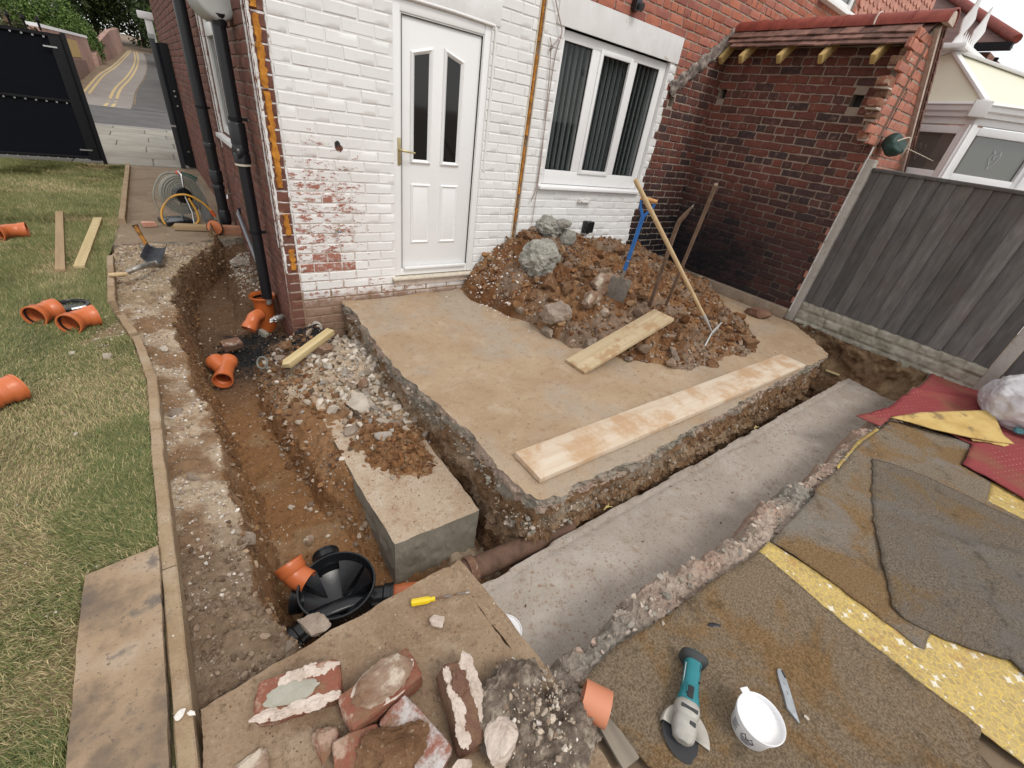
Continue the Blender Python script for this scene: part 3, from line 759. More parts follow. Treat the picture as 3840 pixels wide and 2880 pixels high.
# --- the side trench: profile points between stations along y
ST = [  # y, kerb, left lip, floor z, right foot, z6, x7, z7, x8, z8, z9
 (-3.10, -.90, -.60, -.72, .45, -.71, .50, -.71, .55, -.71, -.71),
 (-2.80, -.90, -.61, -.72, .45, -.71, .50, -.71, .55, -.71, -.71),
 (-2.60, -.91, -.68, -.72, .30, -.71, .50, -.71, .55, -.71, -.71),
 (-2.40, -.92, -.68, -.71, -.05, -.69, .20, -.68, .50, -.68, -.70),
 (-2.05, -.93, -.655, -.68, -.14, -.60, -.06, -.50, .30, -.46, -.52),
 (-1.75, -.93, -.69, -.65, -.24, -.47, -.14, -.41, .20, -.40, -.44),
 (-1.20, -.93, -.72, -.62, -.32, -.44, -.12, -.35, .20, -.30, -.27),
 (-0.80, -.94, -.76, -.60, -.36, -.44, -.10, -.33, .20, -.25, -.22),
 (-0.40, -1.0, -.80, -.57, -.38, -.46, -.10, -.35, .20, -.28, -.25),
 (-0.05, -1.06, -.815, -.54, -.30, -.45, -.05, -.38, .20, -.36, -.42),
 (0.50, -1.17, -.81, -.50, -.12, -.48, -.05, -.46, .20, -.46, -.46),
 (0.90, -1.20, -.80, -.47, -.30, -.36, -.20, -.20, .00, -.13, -.13),
 (1.40, -1.21, -.70, -.43, -.32, -.30, -.22, -.14, .00, -.10, -.10),
 (1.80, -1.21, -.52, -.40, -.28, -.28, -.20, -.12, .00, -.10, -.10),
 (2.00, -1.21, -.44, -.36, -.22, -.26, -.15, -.12, .00, -.10, -.10),
 (2.14, -1.20, -.38, -.10, -.20, -.09, -.10, -.08, .00, -.08, -.08),
 (2.40, -1.20, -.38, -.05, -.20, -.05, -.10, -.05, .00, -.05, -.05),
 (3.00, -1.20, -.38, -.05, -.20, -.05, -.10, -.05, .00, -.05, -.05)]
tx = np.arange(-1.42, 0.64, 0.0095)
ty = np.arange(-3.10, 2.62, 0.0095)
TX, TY = np.meshgrid(tx, ty)
_S = np.array(ST)
wy = TY + 0.05 * fbm(TX * 3, TY * 3, 0, 3, 5)
wx = TX + 0.030 * fbm(TX * 5, TY * 5, 0, 4, 9) + 0.010 * fbm(TX * 22, TY * 22, 0, 3, 19)
g = lambda k: np.interp(wy, _S[:, 0], _S[:, k])
kin, xl, zf, xr, z6, x7, z7, x8, z8, z9 = [g(k) for k in range(1, 11)]
zb = np.interp(wy, [-3, -2.2, -1, 0.5, 2.2], [-.10, -.085, -.08, -.07, -.03])
PXs = np.stack([np.full_like(xl, -1.6), kin, xl - .03, xl + .03, xl + .09, xr - .06, xr, np.maximum(x7, xr + .01), np.maximum(x8, x7 + .02), np.full_like(xl, .64)])
PZs = np.stack([zb - .03, zb + .02, zb, zf + .20, zf, zf, z6, z7, z8, z9])
TZ = PZs[0].copy()
for k in range(9):
    a, b = PXs[k], PXs[k + 1]
    t = np.clip((wx - a) / np.maximum(b - a, 1e-4), 0, 1)
    TZ = np.where(wx >= a, PZs[k] * (1 - t) + PZs[k + 1] * t, TZ)
TZ = np.where(wx > .64, z9, TZ)
soilm = np.exp(-((TX - .24) / .25) ** 2 - ((TY + 1.86) / .33) ** 2)
TZ = TZ + 0.19 * soilm
blackm = np.exp(-((TX - .10) / .17) ** 2 - ((TY + .14) / .13) ** 2)
TZ = TZ + 0.21 * blackm
onpile = sst(-.05, .06, wx - xr) * (TY < .1)
onberm = sst(.03, -.03, wx - xl)
onfloor = (1 - onpile) * (1 - onberm)
n1 = fbm(TX * 9, TY * 9, 0, 5, 31); n2 = fbm(TX * 30, TY * 30, 0, 4, 37)
TZ = TZ + n1 * (0.010 + 0.030 * onpile + 0.008 * onberm) + n2 * (0.005 + 0.010 * onpile + 0.003 * onberm)
SOIL = (0.25, 0.128, 0.056); PALE = (0.49, 0.385, 0.275); BRN = (0.25, 0.155, 0.088); DARK = (0.105, 0.066, 0.042); BLK = (0.016, 0.016, 0.017)
SAND = (0.40, 0.315, 0.205); GRY = (0.215, 0.152, 0.102)
cb = blend(BRN, PALE, sst(-.35, .45, fbm(TX * 7, TY * 7, 0, 5, 41)))
cb = blend(cb, GRY, sst(-2.0, -2.5, TY) * 0.85)
cb = blend(cb, SAND, sst(0.1, 0.9, TY) * sst(-.5, .3, n1 + .4) * 0.8)
cf = blend(SOIL, (0.30, 0.20, 0.115), sst(.1, .8, fbm(TX * 4, TY * 4, 0, 5, 43)) * 0.7)
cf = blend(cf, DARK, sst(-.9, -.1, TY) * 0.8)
cf = blend(cf, BLK, sst(.35, .9, np.exp(-((TX + .35) / .3) ** 2 - ((TY - .25) / .45) ** 2) + .3 * n1))
cp = blend((0.25, 0.155, 0.09), PALE, sst(-.25, .35, fbm(TX * 6, TY * 6, 0, 5, 47) + .5 * (TX - .1)))
cp = blend(cp, SOIL, sst(-.75, -1.35, TY) * sst(.12, -.12, TX) * .9)
cp = blend(cp, SOIL, np.clip(soilm * 1.8, 0, 1) * .95)
cp = blend(cp, DARK, sst(-.75, -.3, TY) * sst(.25, -.1, TX) * .75)
cp = blend(cp, BLK, np.clip(blackm * 1.6, 0, 1))
TC = blend(blend(cf, cb, onberm), cp, onpile)
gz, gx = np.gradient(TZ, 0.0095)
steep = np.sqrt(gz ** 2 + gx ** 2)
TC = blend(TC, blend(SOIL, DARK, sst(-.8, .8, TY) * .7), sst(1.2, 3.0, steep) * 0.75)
inlawn = TX < kx(TY) + 0.01
TZ = np.where(inlawn, -0.12, TZ)
ddx = 0.010 * fbm(TX * 25, TY * 25, TZ * 25, 3, 51); ddy = 0.010 * fbm(TX * 25, TY * 25, TZ * 25, 3, 53)
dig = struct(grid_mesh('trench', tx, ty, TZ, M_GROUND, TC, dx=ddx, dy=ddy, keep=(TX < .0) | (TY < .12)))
Hter = lookup(tx, ty, TZ)

# --- broken slabs: closed outline, ragged side
def ragged(name, poly, z0, z1, rows, amp, mat, seed, step=0.009, smoothpoly=False, jag=0.012, bulge=None, col=None, topmat=None, cap=True, parent=None, freq=14):
    P = [Vector((p[0], p[1], 0)) for p in poly]
    pts = []
    for i in range(len(P)):
        a, b = P[i], P[(i + 1) % len(P)]; n = max(1, int((b - a).length / step))
        pts += [a + (b - a) * (k / n) for k in range(n)]
    A = np.array([[p.x, p.y] for p in pts]); n = len(A)
    T = np.roll(A, -1, 0) - np.roll(A, 1, 0); T /= np.linalg.norm(T, axis=1)[:, None] + 1e-9
    area = 0.5 * np.sum(A[:, 0] * np.roll(A[:, 1], -1) - np.roll(A[:, 0], -1) * A[:, 1])
    N = np.stack([T[:, 1], -T[:, 0]], 1) * (1 if area > 0 else -1)
    j = jag * fbm(A[:, 0] * freq, A[:, 1] * freq, 0, 4, seed) + jag * 1.5 * fbm(A[:, 0] * freq / 4, A[:, 1] * freq / 4, 0, 3, seed + 3)
    rings = []
    for k in range(rows + 1):
        t = k / rows; z = z0 + (z1 - z0) * t
        d = j + amp * fbm(A[:, 0] * 18, A[:, 1] * 18, z * 22, 4, seed + 7, 0.6) * min(1, t * 4 + 0.15)
        if bulge: d = d + bulge(t)
        B = A + N * d[:, None]
        zz = z + (0.25 * (z1 - z0) / rows) * fbm(A[:, 0] * 30, A[:, 1] * 30, z * 30, 2, seed + 11) * (k > 0)
        if k == 0: zz = np.full(n, z0)
        rings.append(np.column_stack([B, zz]))
    V = np.concatenate(rings)
    F = []
    for k in range(rows):
        a = k * n; i = np.arange(n); i2 = (i + 1) % n
        F.append(np.stack([a + i, a + n + i, a + n + i2, a + i2], 1))
    F = np.concatenate(F).tolist()
    me = bpy.data.meshes.new(name)
    me.from_pydata(V.tolist(), [], F + ([list(range(n))] if cap else []))
    me.materials.append(mat)
    if topmat:
        me.materials.append(topmat); me.polygons[len(me.polygons) - 1].material_index = 1
    if col is not None:
        a = me.color_attributes.new('col', 'FLOAT_COLOR', 'POINT')
        c = np.ones((len(V), 4), np.float32); c[:, :3] = col(V); a.data.foreach_set('color', c.ravel())
    bm = bmesh.new(); bm.from_mesh(me); bmesh.ops.recalc_face_normals(bm, faces=bm.faces); bm.to_mesh(me); bm.free()
    ob = bpy.data.objects.new(name, me); COL.objects.link(ob); link_child(ob, parent)
    return ob
z6s = lambda u, v: PZ(900 + u / 1.659, 1000 + v / 1.659, 0)
zls = lambda u, v: PZ(1700 + u / 1.383, 1300 + v / 1.383, 0)
left_edge = [z6s(u, v) for u, v in ((650, 225), (740, 330), (860, 480), (920, 570), (1040, 690), (1150, 790), (1250, 860), (1350, 960))]
front_edge = [zls(u, v) for u, v in ((100, 470), (170, 560), (240, 650), (330, 720), (380, 762), (440, 785), (560, 765), (650, 715), (850, 630), (1000, 565), (1260, 420), (1500, 285), (1640, 210), (1800, 125), (1945, 40))]
slab_poly = [(p.x, p.y) for p in left_edge + front_edge] + [(5.02, -2.45), (5.22, -2.20), (5.34, -2.02), (5.345, -0.012), (0.46, -0.012)]
M_SLABSIDE = mat_attr('broken_slab_face', 0.55, 1.45, 45, (55, 0.22, (0.46, 0.43, 0.38)), bs=70, bstr=1.0, bd=0.012)
def slabcol(V):
    n = fbm(V[:, 0] * 5, V[:, 1] * 5, V[:, 2] * 12, 4, 61)
    c = blend((0.33, 0.29, 0.235), (0.44, 0.33, 0.26), sst(-.3, .4, n))
    return blend(c, (0.24, 0.22, 0.18), sst(.2, .8, fbm(V[:, 0] * 12, V[:, 1] * 12, V[:, 2] * 18, 3, 63)))
struct(ragged('patio_slab', slab_poly, 0.0, -0.13, 9, 0.020, M_SLABSIDE, 71, bulge=lambda t: -0.004 - 0.022 * t, col=slabcol, topmat=M_SLAB, freq=16))
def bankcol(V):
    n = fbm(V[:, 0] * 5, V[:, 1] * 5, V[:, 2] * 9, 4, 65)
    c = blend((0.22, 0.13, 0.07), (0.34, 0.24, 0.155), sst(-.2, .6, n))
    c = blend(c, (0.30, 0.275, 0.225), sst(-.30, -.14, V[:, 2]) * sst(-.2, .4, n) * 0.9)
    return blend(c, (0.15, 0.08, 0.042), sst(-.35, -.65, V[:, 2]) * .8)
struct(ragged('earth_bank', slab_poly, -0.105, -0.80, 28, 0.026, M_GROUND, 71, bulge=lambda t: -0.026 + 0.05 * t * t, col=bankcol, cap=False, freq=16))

# --- concrete strip footing in the front trench
def strip_footing():
    xs = np.arange(0.02, 5.42, 0.02); ys = np.arange(-3.56, -2.905, 0.0125)
    X, Y = np.meshgrid(xs, ys)
    lip = -2.935 + 0.012 * fbm(X * 3, 0 * X, 0, 3, 83)
    Z = -0.35 + 0.005 * fbm(X * 5, Y * 5, 0, 4, 81) - 0.007 * np.exp(-((Y + 2.99 + .01 * fbm(X * 2, 0 * X, 0, 3, 87)) / 0.014) ** 2) + .006 * fbm(X * 30, Y * 30, 0, 3, 89) * sst(-3.02, -2.96, Y)
    Z = Z - .30 * sst(0, .012, Y - lip)
    return struct(grid_mesh('concrete_footing', xs, ys, Z, M_STRIP, smooth=True))
sf = strip_footing()
sf.data.set_sharp_from_angle(angle=R(35))

# --- short concrete footing in the side trench
blk = MB()
A0 = PZ(1485, 2042, -.35); B0 = PZ(1813, 1900, -.35)
struct(ragged('footing_block', [(-0.062, -2.515), (0.462, -2.53), (0.462, -0.9), (-0.10, -0.9), (-0.095, -1.8)], -0.352, -0.80, 10, 0.006, M_BLOCKS, 91, jag=0.004, topmat=M_BLOCK))

# --- foreground slab, cracked through near its right edge
struct(ragged('yard_slab', [tuple(PZ(u, v, 0)[:2]) for u, v in ((745, 2660), (773, 2645), (1000, 2508), (1241, 2366), (1476, 2243), (1660, 2132))] + [(-.004, -2.985), (.012, -3.2), (.042, -3.5), (.05, -4.4), (-.93, -4.4)], 0.0, -0.13, 8, 0.010, M_FGSLAB, 93, jag=0.005, bulge=lambda t: -0.012 * t, topmat=M_FGSLAB))
struct(ragged('yard_slab_broken_edge', [(.006, -2.982), (.055, -2.965), (.08, -3.2), (.105, -3.52), (.105, -4.4), (.058, -4.4), (.051, -3.5), (.021, -3.2)], -0.003, -0.13, 8, 0.008, M_FGSLAB, 95, jag=0.004, topmat=M_FGSLAB))

# --- broken edge of the floor on the near side of the front trench
ex = np.arange(0.08, 5.5, 0.012); ey = np.arange(-3.78, -3.40, 0.010)
EX, EY = np.meshgrid(ex, ey)
lipy = -3.545 + 0.035 * fbm(EX * 2.2, 0 * EX, 0, 3, 101) + 0.032 * fbm(EX * 9, 0 * EX, 0, 5, 103, .6)
lipy = lipy + np.where(EX < .5, (0.5 - EX) * 0.12, 0)
EZ = -0.020 + 0.018 * fbm(EX * 11, EY * 11, 0, 5, 105, .62) + .012 * fbm(EX * 38, EY * 38, 0, 3, 108, .7) + .006 * (1 - np.abs(fbm(EX * 16, EY * 16, 0, 3, 106))) * sst(-3.68, -3.60, EY) - 0.40 * sst(-0.005, 0.045, EY - lipy) - .02 * sst(-.05, 0.0, EY - lipy)
EC = blend((0.42, 0.30, 0.235), (0.46, 0.37, 0.30), sst(-.3, .5, fbm(EX * 6, EY * 6, 0, 4, 107)))
gm = .7 * np.exp(-((EX - .40) / .30) ** 2) + np.exp(-((EX - 2.05) / .16) ** 2) + np.exp(-((EX - 4.3) / .5) ** 2) * .5
EC = blend(EC, (0.30, 0.275, 0.235), np.clip(gm * 1.2, 0, 1))
struct(grid_mesh('broken_floor_edge', ex, ey, EZ, M_EDGE, EC, dx=.008 * fbm(EX * 40, EY * 40, EZ * 40, 3, 109), dy=.014 * fbm(EX * 40, EY * 40, EZ * 40, 3, 111), smooth=False))
Hedge = lookup(ex, ey, EZ)

# --- soil face under the fence, end of the front trench
fx_ = np.linspace(0, 1, 40); 
def soil_face():
    ys = np.arange(-3.55, -1.88, 0.012); zs = np.linspace(0.02, -0.7, 44)
    Y, Z = np.meshgrid(ys, zs)
    X = 5.33 + 0.05 * fbm(Y * 6, Z * 6, 0, 5, 121) - 0.22 * sst(-.15, -.6, Z) + .02 * fbm(Y * 25, Z * 25, 0, 3, 123)
    i = np.arange(X.size).reshape(X.shape)
    F = np.stack([i[:-1, :-1], i[:-1, 1:], i[1:, 1:], i[1:, :-1]], -1).reshape(-1, 4)
    C = blend((0.17, 0.10, 0.055), (0.26, 0.175, 0.10), sst(-.3, .5, fbm(Y * 7, Z * 7, 0, 4, 125))).reshape(-1, 3)
    return struct(mesh_np('trench_end_bank', np.stack([X, Y, Z], -1).reshape(-1, 3), F, M_GROUND, col=C, smooth=True))
soil_face()

# --- lawn
ly = np.concatenate([np.arange(-7, -3.2, .2), np.arange(-3.2, 7.3, .03)])
lt = np.concatenate([np.linspace(-14, -3.2, 12), np.linspace(-3.0, -1.25, 50), [0]])
LV = []
for y in ly:
    k = float(kx(y))
    LV.append([(x if x < 0 and i < len(lt) - 1 else k, y) for i, x in enumerate(np.where(lt < 0, lt * (k / -1.0) if False else lt, k))])
LV = np.array(LV); LX, LY = LV[..., 0], LV[..., 1]
LX = np.minimum(LX, kx(LY))
LZ = 0.010 * fbm(LX * 2.5, LY * 2.5, 0, 4, 131) - 0.004
dry = sst(.05, .75, fbm(LX * 1.9, LY * 1.9, 0, 5, 133) + .25 * sst(.6, -2.4, LY))
LC = blend((0.11, 0.105, 0.045), (0.27, 0.20, 0.11), dry)
i = np.arange(LX.size).reshape(LX.shape)
LF = np.stack([i[:-1, :-1], i[:-1, 1:], i[1:, 1:], i[1:, :-1]], -1).reshape(-1, 4)
struct(mesh_np('lawn', np.stack([LX, LY, LZ], -1).reshape(-1, 3), LF, M_GROUND, col=LC.reshape(-1, 3), smooth=True))
def dryness(x, y): return sst(.05, .75, fbm(x * 1.9, y * 1.9, 0, 5, 133) + .25 * sst(.6, -2.4, y))
def grass(name, n, yr, hgt, wid, seed, lean, seg):
    rs = np.random.RandomState(seed)
    y = rs.uniform(yr[0], yr[1], n); x0 = np.interp(y, [-3.2, -2, -1, 1.2, 6.5, 7.2], [-1.65, -1.7, -1.9, -2.3, -3.1, -3.3])
    k = kx(y); x = x0 + (k - .004 - x0) * rs.uniform(0, 1, n)
    d = dryness(x, y)
    rub = np.exp(-((x + 1.18) / .2) ** 2 - ((y + .1) / .3) ** 2)
    ok = (rs.uniform(0, 1, n) > d * 0.62 + rub * .7) & ~((x > -1.19) & (y < -2.33) & (y > -3.5))
    x, y, d = x[ok], y[ok], d[ok]; n = len(x)
    flow = 2.2 + 1.6 * fbm(x * 1.3, y * 1.3, 0, 3, seed + 5)
    a = flow + rs.normal(0, .75, n); L = hgt * rs.uniform(.5, 1.25, n) * (1 - .25 * d); ln = np.clip(rs.normal(lean, .22, n), .1, 1.45)
    dx, dy = np.cos(a), np.sin(a); px, py = -dy, dx
    w = wid * rs.uniform(.6, 1.3, n)
    b = np.stack([x, y, np.full(n, -.004)], 1); P = np.stack([px, py, np.zeros(n)], 1) * w[:, None] / 2
    hor = np.stack([dx, dy, np.zeros(n)], 1)
    up = np.array([0, 0, 1.0])
    if seg == 2:
        m = b + hor * (np.sin(ln * .6) * L * .5)[:, None] + up * (np.cos(ln * .6) * L * .5)[:, None]
        tp = m + hor * (np.sin(np.minimum(ln * 1.3, 1.62)) * L * .5)[:, None] + up * (np.cos(np.minimum(ln * 1.3, 1.62)) * L * .5)[:, None]
        V = np.stack([b - P, b + P, m + P * .8, m - P * .8, tp], 1).reshape(-1, 3)
        o = np.arange(n)[:, None] * 5
        F = np.concatenate([o + np.array([[0, 1, 2]]), o + np.array([[0, 2, 3]]), o + np.array([[3, 2, 4]])], 0); k = 5
    else:
        tp = b + hor * (np.sin(ln) * L)[:, None] + up * (np.cos(ln) * L)[:, None]
        V = np.stack([b - P, b + P, tp], 1).reshape(-1, 3); F = np.arange(n)[:, None] * 3 + np.array([[0, 1, 2]]); k = 3
    gpal = np.array([(0.135, 0.15, 0.052), (0.105, 0.13, 0.045), (0.175, 0.175, 0.075), (0.085, 0.11, 0.043)])
    spal = np.array([(0.40, 0.34, 0.19), (0.31, 0.26, 0.15), (0.26, 0.235, 0.12)])
    straw = rs.uniform(0, 1, n) < (.13 + .45 * d)
    c = np.where(straw[:, None], spal[rs.randint(0, 3, n)], gpal[rs.randint(0, 4, n)]) * rs.uniform(.75, 1.2, (n, 1)) * np.array([1.2, 1.16, 1.1])
    return mesh_np(name, V, F, M_GRASSB, col=np.repeat(c, k, 0))
gr = grass('grass', 150000, (-3.25, .2), .046, .0027, 3, 1.1, 2)
stuff(gr, 'worn green and straw coloured grass of the lawn beside the dig', 'grass')
g2 = grass('grass', 90000, (.2, 3.4), .045, .0042, 5, .85, 1)
stuff(g2, 'short green grass of the lawn round the two loose battens', 'grass')
g3 = grass('grass', 90000, (3.4, 7.28), .05, .0065, 7, .8, 1)
stuff(g3, 'far end of the green lawn in front of the black screen', 'grass')

# --- edging kerb pieces
def kerb_piece(y0, y1, label, w=.048, h=.10, z=.022, seed=0, parent=None, n=14):
    ys = np.linspace(y0, y1, n); m = MB(); rings = []
    rn = random.Random(seed)
    for y in ys:
        k = float(kx(y)); t = float(kx(y + .02) - kx(y - .02)) / .04
        nx = Vector((1, -t, 0)).normalized()
        c = Vector((k + .003, y, 0)); jj = lambda: rn.uniform(-.0022, .0022)
        rings.append([c + nx * (jj()) + Vector((0, 0, z - h)), c + nx * (w + jj()) + Vector((0, 0, z - h)), c + nx * (w + jj()) + Vector((0, 0, z - .004 + jj())), c + nx * (w - .005) + Vector((0, 0, z + jj())), c + nx * .004 + Vector((0, 0, z + jj())), c + nx * jj() + Vector((0, 0, z - .005))])
    m.rings(rings)
    return m.build('kerb_stone', M_KERB, parent, bevel=0)
kr = thing('garden_kerb', 'tan concrete edging kerb between the lawn and the side trench', 'kerb', (-1.0, -2, 0))
for q, (a, b) in enumerate([(-3.62, -2.46), (-2.452, -1.50), (-1.494, -.83), (-.822, -.30), (-.26, .10), (.40, .72), (.74, 1.05), (1.09, 1.62)]):
    kerb_piece(a, b, '', seed=q, parent=kr, z=.022 if b < 0 else .03)
kr2 = thing('path_kerb', 'grey edging kerb along the far concrete path by the lawn', 'kerb', (-1.2, 4, 0))
for q, (a, b) in enumerate([(2.95, 4.3), (4.31, 5.7), (5.71, 7.1)]):
    kerb_piece(a, b, '', seed=20 + q, parent=kr2, z=.06, w=.06)

# --- concrete side path with its broken near edge
struct(ragged('concrete_path', [(-1.25, 7.26), (-1.25, 2.75), (-1.285, 2.35), (-1.27, 2.08), (-.95, 2.16), (-.62, 2.10), (-.40, 2.20), (-.02, 2.25), (-.05, 7.26)], 0.0, -0.10, 5, .012, M_SLABSIDE, 141, jag=.012, step=.02, col=slabcol, topmat=M_PATH))

# ================================================================== BRICKWORK
def brick_var(seed, L=.215, H=.065, D=.03, rag=0.0016, ch=.004):
    """one brick face: chamfered, slightly worn, 44 triangles; x along the wall, z up, y into the wall"""
    rs = np.random.RandomState(seed)
    xs = np.array([0, L * .34, L * .67, L]) - L / 2; zs = np.array([0, H / 2, H]) - H / 2
    V = []
    for z in zs:
        for x in xs:
            V.append((x * (1 - 2 * ch / L) + rs.normal(0, rag * .5), rs.normal(0, rag * .22), z * (1 - 2 * ch / H) + rs.normal(0, rag * .4)))
    F = []
    for j in range(2):
        for k in range(3):
            a = j * 4 + k; F.append((a, a + 1, a + 5, a + 4))
    ring = [0, 1, 2, 3, 7, 11, 10, 9, 8, 4]
    base = len(V)
    for r in ring:
        x = xs[r % 4]; z = zs[r // 4]
        V.append((x + rs.normal(0, rag), ch * rs.uniform(.8, 1.6), z + rs.normal(0, rag)))
    b2 = len(V)
    for r in ring: V.append((xs[r % 4], D, zs[r // 4]))
    n = len(ring)
    for k in range(n):
        k2 = (k + 1) % n
        F.append((ring[k], base + k, base + k2, ring[k2])); F.append((base + k, b2 + k, b2 + k2, base + k2))
    return np.array(V), F
BV = [brick_var(s) for s in range(10)]
BVR = [brick_var(100 + s, rag=.0035, ch=.006) for s in range(10)]
_bmesh = {}
def brick_mesh(kind, k, mat):
    key = (kind, k, mat.name)
    if key not in _bmesh:
        V, F = (BVR if kind else BV)[k]
        me = bpy.data.meshes.new('brick'); me.from_pydata(V.tolist(), [], F); me.materials.append(mat)
        bm = bmesh.new(); bm.from_mesh(me); bmesh.ops.recalc_face_normals(bm, faces=bm.faces); bm.to_mesh(me); bm.free()
        me.polygons.foreach_set('use_smooth', [True] * len(me.polygons)); me.set_sharp_from_angle(angle=R(38))
        _bmesh[key] = me
    return _bmesh[key]
def backing(m, O, U, N, rects, holes, rec, deep):
    """mortar bed with real openings; deep = how far the reveal runs back"""
    Zv = Vector((0, 0, 1)); P = lambda u, z, d: O + U * u + Zv * z - N * d
    for (u0, z0, u1, z1) in rects:
        hs = [h for h in holes if h[0] < u1 and h[2] > u0 and h[1] < z1 and h[3] > z0]
        us = sorted({u0, u1, *[min(max(h[k], u0), u1) for h in hs for k in (0, 2)]}); zs = sorted({z0, z1, *[min(max(h[k], z0), z1) for h in hs for k in (1, 3)]})
        for a, b in zip(us, us[1:]):
            for c, d in zip(zs, zs[1:]):
                cu, cz = (a + b) / 2, (c + d) / 2
                if any(h[0] < cu < h[2] and h[1] < cz < h[3] for h in hs): continue
                m.add([P(a, c, rec), P(b, c, rec), P(b, d, rec), P(a, d, rec)], [(0, 1, 2, 3)])
    for (a, c, b, d) in holes:
        q = [(a, c), (b, c), (b, d), (a, d)]
        for k in range(4):
            (ua, za), (ub, zb_) = q[k], q[(k + 1) % 4]
            m.add([P(ua, za, rec), P(ub, zb_, rec), P(ub, zb_, deep), P(ua, za, deep)], [(0, 1, 2, 3)])
def lay(parent, O, U, N, zr, spans, mats, kind=0, course=.075, pitch=.225, limit=300, header=None, seed=0, name='brick', skip=0.0, proud=.002):
    course, pitch = .083, .24
    """spans(z0,z1) -> [(u0,u1,material key)]; the bricks that show largest become objects, the rest one joined part"""
    rn = random.Random(seed); O = Vector(O); U = Vector(U).normalized(); N = Vector(N).normalized()
    bricks = []
    z = zr[0]; r = 0
    while z < zr[1]:
        hd = header and (r % header == header - 1)
        pt = pitch / 2 if hd else pitch
        off = (pt / 2 if r % 2 else 0) + (pt / 4 if hd else 0)
        for (u0, u1, key) in spans(z, z + course):
            k = math.floor((u0 - off) / pt)
            while True:
                a = max(off + k * pt + .005, u0 + .003); b = min(off + (k + 1) * pt - .005, u1 - .003)
                k += 1
                if off + (k - 1) * pt > u1: break
                if b - a < .022: continue
                if skip and rn.random() < skip: continue
                bricks.append((a, b, z + .005, key))
        z += course; r += 1
    scored = []
    for i, (a, b, zz, key) in enumerate(bricks):
        c = O + U * ((a + b) / 2) + Vector((0, 0, zz + course / 2 - .005))
        q = depth_px(c)
        s = -1
        if q and -60 < q[0] < 3900 and -60 < q[1] < 2940: s = q[2] * abs((c - CAM).normalized().dot(N))
        scored.append((s, i))
    scored.sort(reverse=True)
    top = {i for s, i in scored[:limit] if s > 0}
    X = -1 if U.cross(Vector((0, 0, 1))).dot(N) < 0 else 1
    rot = Matrix((U, -N, Vector((0, 0, 1)))).transposed().to_4x4()
    rest = {}
    pinv = world_of(parent).inverted()
    for i, (a, b, zz, key) in enumerate(bricks):
        c = O + U * ((a + b) / 2) + Vector((0, 0, zz + course / 2 - .005)) + N * rn.uniform(-proud, proud)
        k = rn.randrange(10); sx = (b - a) / .215 * (1 if rn.random() < .5 else 1)
        mm = Matrix.Translation(c) @ rot @ Matrix.Rotation(rn.gauss(0, .006), 4, 'Y') @ Matrix.Diagonal((sx, 1, (course - .010) / .065 * rn.uniform(.97, 1.03), 1))
        if i in top:
            ob = bpy.data.objects.new(name, brick_mesh(kind, k, mats[key]))
            COL.objects.link(ob); ob.parent = parent; ob.matrix_parent_inverse = pinv
            ob.matrix_basis = mm
        else:
            rest.setdefault(key, []).append((k, mm))
    for key, L in rest.items():
        m = MB()
        for k, mm in L:
            V, F = (BVR if kind else BV)[k]; A = np.array(mm)
            m.add((V @ A[:3, :3].T + A[:3, 3]).tolist(), F)
        ob = m.build('remaining_bricks', mats[key], parent, smooth=38)
        ob['kind'] = 'stuff'
def minus(spans, cuts):
    """cut [a,b] intervals out of (u0,u1,key) spans"""
    out = []
    for (u0, u1, key) in spans:
        segs = [(u0, u1)]
        for a, b in cuts:
            segs = [s for (x, y) in segs for s in ((x, min(y, a)), (max(x, b), y)) if s[1] - s[0] > .02]
        out += [(x, y, key) for x, y in segs]
    return out

# ================================================================== THE HOUSE
house = thing('brick_house', 'white painted and red brick back wall of the house with door and window', 'house', (2.5, 0, 0))
DOOR = (.985, .19, 1.865, 2.31); WIN = (2.66, 1.10, 4.30, 2.46); LINT = (2.55, 2.46, 4.42, 2.70); CH = (2.345, -.3, 2.40, 3.2)
UPW = (7.05, 3.64, 8.10, 4.7); VENT = (4.46, 2.06, 4.55, 2.16)
rj = random.Random(4)
jagx = {round(-.375 + .083 * k, 3): 4.385 + rj.uniform(-.05, .05) for k in range(60)}
def bnd(z): return jagx.get(round(z, 3), 4.385)
def cuts_at(z0, z1, holes): return [(h[0], h[2]) for h in holes if h[1] < z1 - .012 and h[3] > z0 + .012]
def white_sp(z0, z1):
    right = bnd(z0) if z1 < 2.72 else 2.55
    return minus([(.118, right, 0), (.0, .112, 1)], cuts_at(z0, z1, [DOOR, WIN, LINT, CH]))
pw = MB()
backing(pw, Vector((0, 0, 0)), Vector((1, 0, 0)), Vector((0, -1, 0)), [(.0, -.45, 4.385, 2.72), (0, 2.72, 2.55, 3.3)], [DOOR, WIN, CH, (2.55, 2.46, 4.386, 2.721)], .0045, .12)
painted = pw.build('painted_wall', M_WMORT, house)
lay(painted, (0, 0, 0), (1, 0, 0), (0, -1, 0), (-.375, 3.2), white_sp, [M_WBRICK, M_SBRICK], seed=11)
def red_sp(z0, z1):
    if z1 < 2.95:
        xs_ = 4.40 + ((z0 + z1) / 2 - 2.20) / .73; l_ = bnd(z0) + .006 if z1 < 2.72 else 2.55; xs_ = max(l_, min(5.40, xs_)); sp = [(l_, xs_, 0), (xs_, 5.40, 1)]
        if z1 >= 2.72: sp.append((5.40, 8.2, 0))
    elif z1 < 3.70: sp = [(2.55, 8.2, 0)]
    else: sp = [(2.55, 8.2, 0)]
    return minus(sp, cuts_at(z0, z1, [LINT, UPW, VENT]))
rw = MB()
